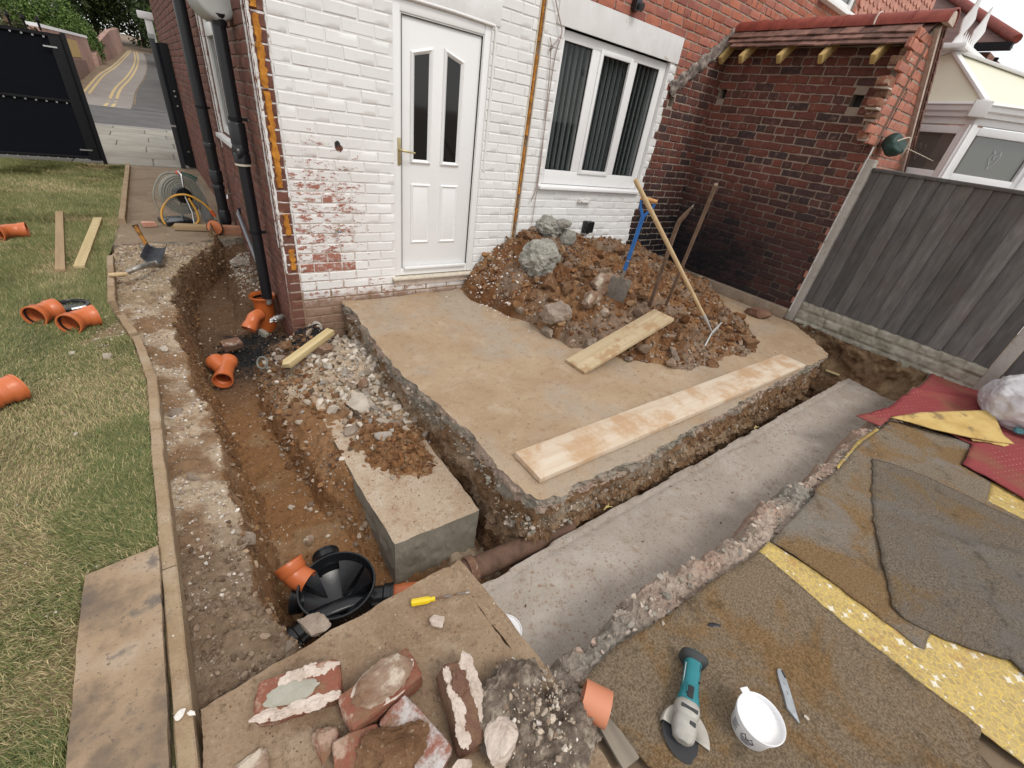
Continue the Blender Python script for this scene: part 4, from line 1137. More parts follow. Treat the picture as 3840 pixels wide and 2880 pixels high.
backing(rw, Vector((0, 0, 0)), Vector((1, 0, 0)), Vector((0, -1, 0)), [(4.386, -.45, 5.5, 2.72), (2.55, 2.72, 8.2, 5.2)], [UPW, VENT, (4.385, 2.46, 4.42, 2.70)], .007, .12)
redw = rw.build('red_wall', M_MORT, house)
lay(redw, (0, 0, 0), (1, 0, 0), (0, -1, 0), (-.375, 5.1), red_sp, [M_RBRICK, M_OBRICK], kind=1, header=4, seed=13)
MB().box((4.505, .10, 2.11), (.10, .02, .11)).build('vent_hole', M_ROOM, house)
# side wall, slightly splayed
SU = Vector((-.0208, 1, 0)).normalized(); SN = Vector((-1, -.0208, 0)).normalized()
SWIN = (1.22, 1.12, 2.30, 2.62)
def side_sp(z0, z1): return minus([(.0, 9.6, 0)], cuts_at(z0, z1, [SWIN]))
sw = MB(); backing(sw, Vector((0, 0, 0)), SU, SN, [(0, -.5, 9.6, 5.2)], [SWIN], .007, .10)
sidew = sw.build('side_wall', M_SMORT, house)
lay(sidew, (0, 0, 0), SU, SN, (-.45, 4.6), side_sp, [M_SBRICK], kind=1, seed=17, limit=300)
# body of the house behind the brick skin, so that no light leaks through
bd = MB()
bd.box((5.1, 5.6, 2.2), (9.9, 8.0, 5.6)); bd.build('house_core', M_ROOM, house)
# lintel
lt_ = MB(); lt_.box((3.485, .045, 2.58), (1.866, .11, .238)); lt_.build('lintel', M_RENDER, house, bevel=.006, jit=.0015)
dl = MB(); dl.box((1.42, .045, 2.40), (1.05, .108, .17)); dl.build('lintel', M_RENDER, house, bevel=.008, jit=.001)
# plaster bullnose beside the door head
MB().tube([(1.90, -.002, 1.2), (1.90, -.002, 2.28), (1.885, -.002, 2.315), (1.5, -.002, 2.325), (.98, -.002, 2.325)], .012, 8).build('door_sealant', M_WMORT, house, smooth=60)
# old mortar flashing line of the demolished roof
def scar():
    m = MB(); rn = np.random.RandomState(5)
    a = Vector((4.40, -.006, 2.20)); b = Vector((5.40, -.006, 2.93)); n = 60
    d = (b - a).normalized(); p = Vector((-d.z, 0, d.x))
    V = []; F = []
    for i in range(n + 1):
        c = a + (b - a) * (i / n)
        for k in range(7):
            w = (k / 6 - .5) * (.15 + .03 * math.sin(i * .7))
            edge = k in (0, 6)
            V.append(c + p * (w + rn.normal(0, .006)) + Vector((0, 0 if edge else -.012 - abs(rn.normal(0, .008)), 0)))
    for i in range(n):
        for k in range(6): q = i * 7 + k; F.append((q, q + 1, q + 8, q + 7))
    m.add(V, F)
    return m.build('mortar_scar', bumpy('grey_mortar_scar', [(0.35, (.09, .075, .07)), (.55, (.24, .20, .175)), (.7, (.40, .35, .30))], 12, bs=60, bstr=.9), house)
scar()
# expansion strips of gap foam
def foam(name, x0, x1, z0, z1, mat, seed, y=.004, dep=.02):
    rn = np.random.RandomState(seed); m = MB(); rings = []
    n = max(4, int((z1 - z0) / .02))
    for i in range(n + 1):
        z = z0 + (z1 - z0) * i / n; w = (x1 - x0) / 2 * (1 + rn.normal(0, .18)); c = (x0 + x1) / 2 + rn.normal(0, .003)
        w = max(.006, w)
        rings.append([Vector((c - w, y + dep, z)), Vector((c - w * .8, y - .004 + rn.normal(0, .003), z)), Vector((c, y - .010 + rn.normal(0, .004), z)), Vector((c + w * .8, y - .004 + rn.normal(0, .003), z)), Vector((c + w, y + dep, z))])
    m.rings(rings, caps=(True, True))
    return m.build(name, mat, house, smooth=50)
foam('foam_filler', 2.350, 2.395, .15, 3.1, M_FOAMB, 1, y=.012)
for q, (a, b) in enumerate([(1.0, 1.45), (1.55, 2.2), (2.3, 3.0), (.72, .86)]): foam('foam_bead', 2.362, 2.388, a, b, M_FOAM, 10 + q, y=.002)
for xx in (2.341, 2.405): MB().tube([(xx, -.004, z) for z in np.linspace(.12, 3.1, 40)], .007, 6).build('sealant_line', M_SEAL, house, smooth=60)
for q, (a, b, x) in enumerate([(1.62, 2.02, .055), (.98, 1.60, .060), (.62, .78, .068), (.33, .50, .075), (2.05, 2.6, .05)]): foam('foam_bead', x - .022, x + .022, a, b, M_FOAM, 30 + q, y=-.012, dep=.014)
def flaky(x, z0, z1, w, seed, mat=M_SEAL, y=-.006):
    rn = np.random.RandomState(seed); m = MB(); n = int((z1 - z0) / .025); rings = []
    for i in range(n + 1):
        z = z0 + (z1 - z0) * i / n; a = x - w / 2 + rn.normal(0, w * .16); b = x + w / 2 + rn.normal(0, w * .16)
        rings.append([Vector((a, y + .008, z)), Vector((a, y, z)), Vector((b, y, z)), Vector((b, y + .008, z))])
    m.rings(rings); return m.build('paint_strip', mat, house)
M_FLAKE = bumpy('flaking_white_paint', [(.3, (.55, .53, .50)), (.6, (.74, .73, .72))], 20, bs=80, bstr=.5, fine=(16, .58, .64, (.30, .20, .16)))
flaky(.016, .30, 3.0, .016, 3, M_FLAKE); flaky(.116, .40, 3.0, .012, 4, M_FLAKE)
# white strips on the side wall
def sideP(u, z, out=0.0): return Vector((0, 0, 0)) + SU * u + Vector((0, 0, z)) + SN * out
for (u, z0, z1, w, s) in ((.07, .5, 3.2, .035, 7), (2.52, .95, 3.4, .03, 8)):
    m = MB(); rn = np.random.RandomState(s); rings = []
    for i in range(80):
        z = z0 + (z1 - z0) * i / 79; a = u - w / 2 + rn.normal(0, .005); b = u + w / 2 + rn.normal(0, .005)
        rings.append([sideP(a, z, -.004), sideP(a, z, .005), sideP(b, z, .005), sideP(b, z, -.004)])
    m.rings(rings); m.build('paint_strip', M_FLAKE, house)

# ---------------------------------------------------------------- back door
zz2 = lambda u, v, y=0.0: PY(900 + u / 1.508, v / 1.508, y)
yD = .020                                     # face of the frame, set back from the brick face
door = MB()
lx0, lx1, lz0, lz1 = 1.062, 1.788, .275, 2.225
door.box(((lx0 + lx1) / 2, yD + .036, (lz0 + lz1) / 2), (lx1 - lx0, .05, lz1 - lz0))
door = door.build('door', M_UPVC, house, bevel=.003)
fr = MB()
for (a, b, c, d) in ((.976, .20, 1.046, 2.31), (1.804, .20, 1.870, 2.31)): fr.box(((a + c) / 2, yD + .03, (b + d) / 2), (c - a, .075, d - b))
fr.box((1.423, yD + .03, 2.275), (.760, .075, .07)); fr.box((1.423, yD + .03, .232), (.760, .075, .062))
fr.build('frame', M_UPVC, door, bevel=.006)
f2 = MB()
for (a, b, c, d) in ((1.0455, .26, 1.060, 2.243), (1.790, .26, 1.8045, 2.243)): f2.box(((a + c) / 2, yD + .026, (b + d) / 2), (c - a, .05, d - b))
f2.box((1.425, yD + .026, 2.236), (.728, .05, .014)); f2.box((1.425, yD + .026, .269), (.728, .05, .010))
f2.build('frame_bead', M_UPVCW, door)
M_GASK = plain('black_gasket', (.01, .01, .01), .5)
f3 = MB()
for (a, b, c, d) in ((1.0585, .27, 1.063, 2.23), (1.7875, .27, 1.792, 2.23), (1.063, 2.2235, 1.7875, 2.2285)): f3.box(((a + c) / 2, yD + .012, (b + d) / 2), (c - a, .03, d - b))
f3.build('door_gap', M_GASK, door)
MB().box((1.425, yD - .022, .276), (.70, .03, .022)).build('weather_bar', M_UPVC, door, bevel=.004)
MB().box((1.42, .012, .182), (.94, .13, .020)).build('threshold', M_SEAL, door, bevel=.003)
MB().box((1.42, -.005, .135), (.90, .02, .06)).build('threshold_mortar', M_MORTP, door, jit=.004)
def mould(outer, w, h, y0, mat, parent, name='panel_moulding'):
    P = [Vector(p) for p in outer]; c = sum(P, Vector()) / len(P); n = len(P)
    def inset(k):
        o = []
        for i in range(n):
            a, b, d = P[i - 1], P[i], P[(i + 1) % n]
            e1 = (b - a).normalized(); e2 = (d - b).normalized()
            n1 = Vector((-e1.z, 0, e1.x)); n2 = Vector((-e2.z, 0, e2.x))
            if (c - b).dot(n1) < 0: n1 = -n1
            if (c - b).dot(n2) < 0: n2 = -n2
            o.append(b + (n1 + n2) * (k / (1 + n1.dot(n2))))
        return o
    m = MB(); rings = []
    for k, dy in ((0, 0), (w * .18, -h * .7), (w * .42, -h), (w * .62, -h * .75), (w, -h * .1)):
        rings.append([Vector((p.x, y0 + dy, p.z)) for p in inset(k)])
    m.rings(rings, caps=(False, False)); m.build(name, mat, parent)
    return inset(w)
yl = yD + .011
def rect4(a, b, c, d): return [Vector((a, 0, b)), Vector((c, 0, b)), Vector((c, 0, d)), Vector((a, 0, d))]
gl = [zz2(*p) for p in ((968, 283), (1102, 266), (1085, 935), (970, 930))]
grr = [zz2(*p) for p in ((1160, 268), (1280, 350), (1243, 945), (1140, 940))]
xa = [(gl[0].x + gl[3].x) / 2, (gl[1].x + gl[2].x) / 2, (grr[0].x + grr[3].x) / 2, (grr[1].x + grr[2].x) / 2]
zbm = (gl[2].z + gl[3].z + grr[2].z + grr[3].z) / 4
for (a, b, zl, zr_) in ((xa[0], xa[1], gl[0].z, gl[1].z), (xa[2], xa[3], grr[0].z, grr[1].z)):
    q = [Vector((a, 0, zbm)), Vector((b, 0, zbm)), Vector((b, 0, zr_)), Vector((a, 0, zl))]
    inn = mould(q, .036, .020, yl, M_UPVC, door, 'glazing_bead')
    MB().add([Vector((p.x, yl - .003, p.z)) for p in inn] + [Vector((p.x, yl + .002, p.z)) for p in inn], [(0, 1, 2, 3), (7, 6, 5, 4)]).build('pane', M_DGLASS, door)
lp = [zz2(*p) for p in ((968, 1045), (1082, 1045), (1075, 1378), (972, 1380))]
rp = [zz2(*p) for p in ((1137, 1045), (1240, 1050), (1222, 1370), (1128, 1370))]
zt = (lp[0].z + lp[1].z + rp[0].z) / 3; zbt = (lp[2].z + rp[2].z) / 2
for q in (lp, rp):
    a, b = (q[0].x + q[3].x) / 2, (q[1].x + q[2].x) / 2
    mould(rect4(a, zbt, b, zt), .030, .013, yl, M_UPVC, door)
    MB().box(((a + b) / 2, yl - .001, (zbt + zt) / 2), (b - a - .055, .006, zt - zbt - .055)).build('door_panel', M_UPVC, door, bevel=.002)
hp = [zz2(902, 778), zz2(912, 935)]
hx = 1.034; hz = (hp[0].z + hp[1].z) / 2; hh = abs(hp[0].z - hp[1].z)
MB().box((hx, yD - .012, hz), (.030, .008, hh)).build('handle_plate', M_BRASS, door, bevel=.003)
lev = zz2(995, 888, -.06)
MB().tube([(hx, yD - .01, hz + .015), (hx, yD - .055, hz + .015), (hx + .02, yD - .062, hz + .012), (hx + .125, yD - .058, hz + .002)], [.009, .009, .0095, .008], 10).build('handle', M_BRASS, door, smooth=60)

# ---------------------------------------------------------------- kitchen window
yW = .045
def vx(px): return sum(PY(1800 + u / 1.508, v / 1.508, yW).x for u, v in px) / len(px)
x_l0, x_l1 = vx([(480, 225), (367, 960)]), vx([(638, 275), (515, 972)])
x_s0, x_s1 = vx([(690, 292), (555, 970)]), vx([(858, 345), (715, 985)])
x_m0, x_m1 = vx([(690, 322), (570, 957)]), vx([(838, 363), (708, 965)])
x_r0, x_r1 = vx([(890, 358), (748, 988)]), vx([(1015, 395), (862, 995)])
wz0, wz1 = 1.115, 2.452
def vz(px): return sum(PY(1800 + u / 1.508, v / 1.508, yW).z for u, v in px) / len(px)
gz0 = vz([(367, 960), (515, 972), (748, 988), (862, 995)]); gz1 = vz([(480, 225), (638, 275), (890, 358), (1015, 395)])
win = MB()
def bx(m, a, b, c, d, y, t): m.box(((a + c) / 2, y + t / 2, (b + d) / 2), (c - a, t, d - b))
bx(win, 2.668, wz0, x_l0, wz1, yW, .07); bx(win, x_r1, wz0, 4.296, wz1, yW, .07)
bx(win, x_l0, gz1, x_r1, wz1, yW, .07); bx(win, x_l0, wz0, x_r1, gz0, yW, .07)
bx(win, x_l1, gz0, x_s0, gz1, yW, .07); bx(win, x_s1, gz0, x_r0, gz1, yW, .07)
window = win.build('window', M_UPVC, house, bevel=.006)
sash = MB(); sw_ = .042
s0, s1 = x_s0 - .012, x_s1 + .012; sz0, sz1 = gz0 - .018, gz1 + .018
bx(sash, s0, sz0, s0 + sw_, sz1, yW - .016, .05); bx(sash, s1 - sw_, sz0, s1, sz1, yW - .016, .05)
bx(sash, s0 + sw_, sz1 - sw_, s1 - sw_, sz1, yW - .016, .05); bx(sash, s0 + sw_, sz0, s1 - sw_, sz0 + sw_, yW - .016, .05)
sash.build('opening_sash', M_UPVC, window, bevel=.005)
for (a, b, c, d) in ((x_l0, gz0, x_l1, gz1), (s0 + sw_, sz0 + sw_, s1 - sw_, sz1 - sw_), (x_r0, gz0, x_r1, gz1)):
    pn = MB(); bx(pn, a - .004, b - .004, c + .004, d + .004, yW + .030, .006); pn.build('pane', M_GLASS, window)
    gk = MB()
    for (e, f, g_, h_) in ((a, b, a + .006, d), (c - .006, b, c, d), (a + .006, b, c - .006, b + .006), (a + .006, d - .006, c - .006, d)): bx(gk, e, f, g_, h_, yW + .012, .016)
    gk.build('gasket', M_GASK, window)
sl = MB(); sl.prism([(2.62, .05, 1.112), (2.62, -.045, 1.095), (2.62, -.045, 1.068), (2.62, .05, 1.072)], (1.70, 0, 0)); sl.build('sill', M_UPVC, window, bevel=.003)
rn = random.Random(8)
nb = 20
for k in range(nb):
    x = 2.72 + (4.24 - 2.72) * (k + .5) / nb
    sld = MB(); ang = R(74 + rn.uniform(-4, 4)) if x < 3.95 else R(60 + rn.uniform(-8, 8))
    sld.box((x, .155, 1.80), (.075, .0025, 1.28), rotm(ang)); sld.build('blind_slat', M_BLIND, window)
# dim room behind the panes
rm = MB()
X0, X1, Y0, Y1, Z0, Z1 = 2.45, 4.6, .125, 1.58, .6, 2.7
c8 = [Vector((x, y, z)) for z in (Z0, Z1) for y in (Y0, Y1) for x in (X0, X1)]
rm.add(c8, [(0, 1, 3, 2), (4, 6, 7, 5), (2, 3, 7, 6), (0, 2, 6, 4), (1, 5, 7, 3)]); rm.build('room', plain('dim_kitchen', (.12, .11, .10), .9), window)

# ---------------------------------------------------------------- side window
swp = MB()
def sbx(m, u0, z0, u1, z1, out, t):
    c = sideP((u0 + u1) / 2, (z0 + z1) / 2, out - t / 2); m.box(c, (t, u1 - u0, z1 - z0), rotm(.0208))
sbx(swp, 1.225, 1.13, 1.29, 2.61, -.02, .06); sbx(swp, 2.23, 1.13, 2.295, 2.61, -.02, .06); sbx(swp, 1.29, 1.13, 2.23, 1.20, -.02, .06)
sbx(swp, 1.29, 2.54, 2.23, 2.61, -.02, .06); sbx(swp, 1.72, 1.20, 1.79, 2.54, -.02, .06); sbx(swp, 1.79, 1.95, 2.23, 2.05, -.012, .06)
swin = swp.build('window', M_UPVCW, house, bevel=.005)
m = MB(); sbx(m, 1.28, 1.19, 2.24, 2.56, -.045, .006); m.build('pane', M_CGLASS, swin)
m = MB(); sbx(m, 1.18, 1.075, 2.34, 1.115, .06, .13); m.build('sill', M_UPVCW, swin, bevel=.004)
m = MB(); sbx(m, 2.30, 1.12, 2.40, 2.66, .004, .03); sbx(m, 1.2, 2.62, 2.30, 2.70, .004, .03); m.build('render_surround', M_FLAKE, swin, jit=.003)
# upper window and tile-hung bay
uw = MB()
for (a, b, c, d) in ((7.06, 3.65, 7.14, 4.7), (8.0, 3.65, 8.09, 4.7), (7.14, 3.65, 8.0, 3.74), (7.55, 3.74, 7.62, 4.7)): bx(uw, a, b, c, d, .03, .06)
upw = uw.build('window', M_UPVC, house, bevel=.005)
m = MB(); bx(m, 7.1, 3.7, 8.05, 4.7, .06, .005); m.build('pane', M_CGLASS, upw)
m = MB(); m.box((7.57, -.03, 3.615), (1.14, .13, .05)); m.build('sill', M_UPVC, upw, bevel=.004)
hb = MB(); hb.box((9.6, .06, 3.9), (2.79, .10, 3.2)); hung = hb.build('tile_hung_wall', M_HTILE, house)
tm = MB(); tm.prism([(-.082, -.012, .10), (.082, -.012, .10), (.082, -.016, -.02), (.05, -.018, -.055), (0, -.018, -.068), (-.05, -.018, -.055), (-.082, -.016, -.02)], (0, .012, 0))
tile0 = tm.build('hung_tile', M_HTILE, hung, bevel=0)
tile_me = tile0.data; bpy.data.objects.remove(tile0)
cnt = 0
pin = world_of(hung).inverted()
for r in range(11):
    z = 3.42 + r * .105
    for k in range(17):
        x = 8.27 + k * .17 + (.085 if r % 2 else 0)
        if x > 10.95: continue
        q = depth_px(Vector((x, -.02, z)))
        if not q or q[1] < -80: continue
        ob = bpy.data.objects.new('hung_tile', tile_me); COL.objects.link(ob); ob.parent = hung; ob.matrix_parent_inverse = pin
        ob.matrix_basis = Matrix.Translation((x, 0.002 + .001 * (k % 3), z)) @ Matrix.Rotation(-.09, 4, 'X')

# ---------------------------------------------------------------- fittings on the wall
so = thing('outdoor_socket', 'black weatherproof outdoor socket low on the white wall above the soil heap', 'socket', (3.50, -.04, .65))
MB().box((3.50, -.016, .655), (.135, .03, .145)).build('back_box', M_DGREY, so, bevel=.008)
MB().box((3.505, -.055, .66), (.125, .05, .135)).build('cover', M_BLACK, so, bevel=.014, bseg=3)
MB().box((3.505, -.05, .585), (.03, .02, .018)).build('catch', M_BLACK, so, bevel=.004)
lm = thing('wall_sensor', 'small black cube sensor lamp on red brick above the window lintel', 'lamp', (3.50, -.05, 2.79))
MB().box((3.50, -.035, 2.79), (.085, .07, .09)).build('housing', M_BLACK, lm, bevel=.010)
MB().lathe([(.03, 0), (.036, .03), (.0, .034)], (3.515, -.07, 2.78), (.2, -1, -.3), 16).build('lens', M_DGREY, lm, smooth=60)
MB().tube([(3.53, -.01, 2.83), (3.56, -.03, 2.86), (3.575, -.02, 2.80), (3.55, -.005, 2.75)], .004, 6).build('lead', M_BLACK, lm, smooth=60)
vb = MB(); vb.box((3.36, -.018, .945), (.20, .03, .012)); vb.box((3.36, -.006, .965), (.18, .012, .03)); tag(vb.build('drip_ledge', M_FLAKE, None, bevel=.002), 'thin flaking white ledge on the white wall below the window', 'ledge')
tp = thing('pipe_stub', 'small cut off tap pipe stub sticking out of the peeling white brick', 'pipe', (.45, -.03, .65))
MB().tube([(.45, .0, .655), (.452, -.045, .652)], .009, 10).build('pipe', M_BRASS, tp, smooth=60)
MB().tube([(.452, -.045, .652), (.475, -.052, .645)], .007, 8).build('nozzle', plain('blue_grey_metal', (.12, .16, .24), .4, .5), tp, smooth=60)
hm = MB(); hm.lathe([(.024, .0), (.020, -.0035), (.0, -.003)], (.515, 0, 1.31), (0, 1, 0), 11, ell=1.2); hm.build('drill_hole', M_ROOM, house, jit=.003)
hm = MB(); hm.lathe([(.032, .0), (.028, -.0022), (.0, -.0025)], (.525, 0, 1.285), (0, 1, 0), 13, ell=.8); hm.build('paint_chip', M_SBRICK, house, jit=.003, seed=2)
# slack cables down the white wall left of the window
def cable(pts, r, label):
    o = MB().tube(smoothline(pts, 10), r, 6).build('cable', M_CAB, None, smooth=70); return tag(o, label, 'cable', 'cables hanging on the white wall')
c3 = lambda u, v, y=-.02: PY(1800 + u / 1.508, v / 1.508, y)
cable([c3(420, -40), c3(440, 60), c3(458, 140, -.03), c3(462, 190, -.03), c3(425, 320), c3(390, 540), c3(355, 800), c3(320, 1050), c3(290, 1135)], .005, 'brown cable looping down beside the window and ending above the heap')
cable([c3(395, 210), c3(402, 270), c3(385, 500), c3(352, 850), c3(318, 1100), c3(292, 1270)], .004, 'thinner brown cable hanging straight from the frame corner to the soil heap')
cable([c3(462, 195, -.035), c3(430, 235, -.035), c3(402, 265, -.03), c3(395, 285), c3(412, 268, -.04), c3(400, 250, -.04)], .0045, 'short knotted end of cable tied by the top corner of the window')

# ================================================================== HALF-DEMOLISHED OUTBUILDING
OX = 5.37
outb = thing('outbuilding', 'half demolished brick outbuilding with sooty party wall and cut off tiled roof', 'outbuilding', (OX, -1, 0))
OH = [(-1.70, 2.26, -1.59, 2.37), (-.13, 2.26, -.03, 2.36)]
# u runs along -y from the house: u = -y
OHu = [(-h[2], h[1], -h[0], h[3]) for h in OH]
ob_ = MB(); backing(ob_, Vector((OX, 0, 0)), Vector((0, -1, 0)), Vector((-1, 0, 0)), [(0, -.6, 2.02, 2.78)], OHu, .007, .11)
pwall = ob_.build('party_wall', M_OMORT, outb)
def out_sp(z0, z1): return minus([(.0, 2.0, 0)], cuts_at(z0, z1, OHu))
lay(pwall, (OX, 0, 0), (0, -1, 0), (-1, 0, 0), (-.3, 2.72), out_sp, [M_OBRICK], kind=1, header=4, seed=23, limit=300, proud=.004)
MB().box((OX + .115, -1.0, 1.1), (.02, 2.0, 3.3)).build('wall_core', M_ROOM, outb)
# gable end facing the garden: toothed broken edge on its left
rg = random.Random(6)
tooth = {}
for k in range(60): tooth[k] = rg.uniform(-.05, .05) + (.0 if k % 2 else -.055)
def gable_l(z): 
    if z > 1.95: return 5.14 - max(0, z - 2.3) * .2
    return 5.374
def gab_sp(z0, z1):
    k = int(round((z0 + .3) / .083)); zc = (z0 + z1) / 2
    l = gable_l(zc) + (tooth.get(k, 0) if zc > 1.9 else tooth.get(k, 0) * .25)
    r_ = min(7.2, 5.40 + (3.0 - z1) * 1.08)
    return [(l, r_, 0)] if r_ - l > .05 else []
gb = MB()
gp = [(5.40, -2.0, -.4), (7.2, -2.0, -.4), (7.2, -2.0, 1.2), (5.45, -2.0, 2.93), (5.22, -2.0, 2.70), (5.16, -2.0, 2.3), (5.20, -2.0, 1.98), (5.40, -2.0, 1.95)]
gb.prism([(x, -1.994, z) for x, y, z in gp], (0, .10, 0)); gwall = gb.build('gable_wall', M_MORT, outb)
lay(gwall, (0, -2.0, 0), (1, 0, 0), (0, -1, 0), (-.3, 2.80), gab_sp, [M_GBRICK], kind=1, seed=29, limit=300, proud=.003)
# ragged ends of the toothed courses (broken bricks that stick out of the cut wall)
rn = random.Random(9)
for k, (x, z, w) in enumerate([(5.05, 2.60, .20), (4.99, 2.435, .24), (5.06, 2.35, .16), (5.00, 2.27, .22), (5.10, 2.18, .2), (5.16, 2.02, .18), (5.20, 2.68, .2)]):
    m = MB(); m.box((x + .06, -1.945, z), (w, .105, .072), rotm(rn.uniform(-.08, .08), rn.uniform(-.05, .05), rn.uniform(-.06, .06))); m.build('broken_brick', M_OLDB if k % 2 else M_OLDBD, outb, bevel=.014, jit=.005, seed=k)
    m = MB(); m.box((x + .07, -1.945, z - .045), (w * .8, .10, .022)); m.build('mortar_bed', M_MORTP, outb, bevel=.006, jit=.005, seed=k + 20)
# white mortar line up the corner
flk = MB(); rr_ = np.random.RandomState(3); rings = []
for i in range(60):
    z = .1 + i * .031; w = .007 + abs(rr_.normal(0, .004)); rings.append([Vector((5.352 - w, -2.008, z)), Vector((5.352 - w, -2.016, z)), Vector((5.352 + w, -2.016, z)), Vector((5.352 + w, -2.008, z))])
flk.rings(rings); flk.build('mortar_line', M_FLAKE, outb)
# roof: rafters, two courses of tiles left of the ridge, full slope on the far side
for k, y in enumerate((-.05, -.36, -.81, -1.25, -1.73)):
    m = MB(); a = Vector((5.05 + (.02 if k else .1), y, 2.615)); b = Vector((5.46, y, 2.93))
    m.bar(a, b, .045, .085, (0, 0, 1)); m.build('rafter', M_RAFTER, outb, bevel=.002)
roof = MB()
sl_ = math.atan2(.82, 1)
roof.add([(5.42, .0, 2.965), (5.42, -2.05, 2.965), (6.9, -2.05, 1.53), (6.9, .0, 1.53), (5.42, .0, 2.935), (5.42, -2.05, 2.935), (6.9, -2.05, 1.50), (6.9, .0, 1.50)], [(0, 1, 2, 3), (7, 6, 5, 4), (0, 4, 5, 1), (1, 5, 6, 2), (2, 6, 7, 3), (3, 7, 4, 0)])
roof = roof.build('roof', M_TILE, outb)
tmb = MB(); tmb.box((0, 0, 0), (.165, .262, .013)); tl = tmb.build('tile', M_TILE, roof, bevel=0); tile_m = tl.data; bpy.data.objects.remove(tl)
rn = random.Random(12); pinr = world_of(roof).inverted()
for c_, (dist, lift) in enumerate(((.10, .030), (.165, .018), (.23, .006))):
    for k in range(13):
        y = -.06 - k * .162 - (.08 if c_ % 2 else 0)
        if y < -2.0: continue
        if c_ == 2 and rn.random() < .25: continue
        x = 5.40 - dist * math.cos(sl_) + rn.uniform(-.008, .008); z = 2.955 - dist * math.sin(sl_) + lift + rn.uniform(-.003, .003)
        ob = bpy.data.objects.new('tile', tile_m); COL.objects.link(ob); ob.parent = roof; ob.matrix_parent_inverse = pinr
        ob.matrix_basis = Matrix.Translation((x, y, z)) @ Matrix.Rotation(-sl_ + .10 + rn.uniform(-.02, .02), 4, 'Y') @ Matrix.Rotation(PI / 2, 4, 'Z') @ Matrix.Rotation(rn.uniform(-.02, .02), 4, 'Z')
for k in range(13):                     # verge tiles down the far slope
    d = .10 + k * .105
    ob = bpy.data.objects.new('tile', tile_m); COL.objects.link(ob); ob.parent = roof; ob.matrix_parent_inverse = pinr
    ob.matrix_basis = Matrix.Translation((5.42 + d * .72, -1.98, 2.985 - d * .695)) @ Matrix.Rotation(R(44) - .12, 4, 'Y') @ Matrix.Rotation(PI / 2, 4, 'Z')
vg = MB(); vg.bar((5.41, -2.015, 2.915), (6.6, -2.015, 1.77), .05, .05); vg.build('verge_mortar', M_MORTP, roof, jit=.004)
for k in range(7):
    y0 = -.02 - k * .298; m = MB()
    rg_ = []
    for s in range(13):
        a = PI * (s / 12) ; rg_.append((math.cos(a), math.sin(a)))
    sc_ = 1.0 + .02 * (k % 2)
    rings = []
    for yy, r_ in ((y0, .115), (y0 - .27, .115), (y0 - .272, .121), (y0 - .296, .121)):
        o_ = [Vector((5.41 + c * r_ * sc_, yy, 2.925 + s * r_ * .98)) for c, s in rg_]; i_ = [Vector((5.41 + c * (r_ - .014), yy, 2.925 + s * (r_ - .014))) for c, s in rg_[::-1]]
        rings.append(o_ + i_)
    m.rings(rings); m.build('ridge_tile', M_RIDGE, roof, smooth=40)
m = MB(); m.prism([(5.42 + c * .098, -2.095, 2.925 + s * .096) for c, s in rg_], (0, .05, 0)); m.build('ridge_end_mortar', M_MORTP, roof, jit=.003)
for yy in (-1.515,): MB().tube([(5.41 + c * .122, yy + .02 * s, 2.925 + s * .12) for c, s in rg_[4:]], .008, 6).build('mortar_bead', M_MORTP, roof, smooth=60)
# plinth of old floor against the wall
pl = MB(); pl.box((5.32, -1.05, .06), (.10, 1.9, .13)); pl.build('plinth', M_FLOOR, outb, bevel=.012, jit=.004)

# ================================================================== FENCE
FX = 5.40
fence = thing('garden_fence', 'weathered dark grey vertical board fence with concrete posts and gravel boards', 'fence', (FX, -3, 0))
def post(y, z0, z1):
    m = MB(); m.prism([(FX - .055, y - .05, z0), (FX + .055, y - .05, z0), (FX + .055, y + .05, z0), (FX - .055, y + .05, z0)], (0, 0, z1 - z0))
    m.build('concrete_post', M_POSTC, fence, bevel=.010)
post(-2.045, -.55, 1.82); post(-3.90, -.40, 1.78); post(-5.75, -.4, 1.78)
rn = random.Random(31)
def gravel(y0, y1, z0, z1):
    ys = np.arange(y0, y1, .012); zs = np.linspace(z0, z1, 28); Y, Z = np.meshgrid(ys, zs)
    # rock-faced pattern: irregular raised stones with narrow joints
    row = np.floor((Z - z0) / ((z1 - z0) / 3)); off = row * .13
    cell = np.floor((Y + off) / .19); fy = ((Y + off) / .19) % 1; fz = ((Z - z0) / ((z1 - z0) / 3)) % 1
    j = np.minimum(np.minimum(fy, 1 - fy) * .19, np.minimum(fz, 1 - fz) * (z1 - z0) / 3)
    rise = sst(0, .022, j) * (.020 + .010 * vn(cell * 3.7, row * 5.1, 0, 3)) + .008 * fbm(Y * 22, Z * 22, 0, 4, 7)
    edge = (Z < z0 + .004) | (Z > z1 - .004)
    X = FX - .022 - np.where(edge, -.01, rise)
    i = np.arange(X.size).reshape(X.shape)
    F = np.stack([i[:-1, :-1], i[:-1, 1:], i[1:, 1:], i[1:, :-1]], -1).reshape(-1, 4)
    o = mesh_np('gravel_board', np.stack([X, Y, Z], -1).reshape(-1, 3), F, M_GRAVB, fence, smooth=True)
    MB().box((FX + .01, (y0 + y1) / 2, (z0 + z1) / 2), (.04, y1 - y0, z1 - z0 - .002)).build('gravel_board_back', M_GRAVB, fence)
gravel(-3.85, -2.095, -.06, .27); gravel(-5.7, -3.95, -.06, .25)
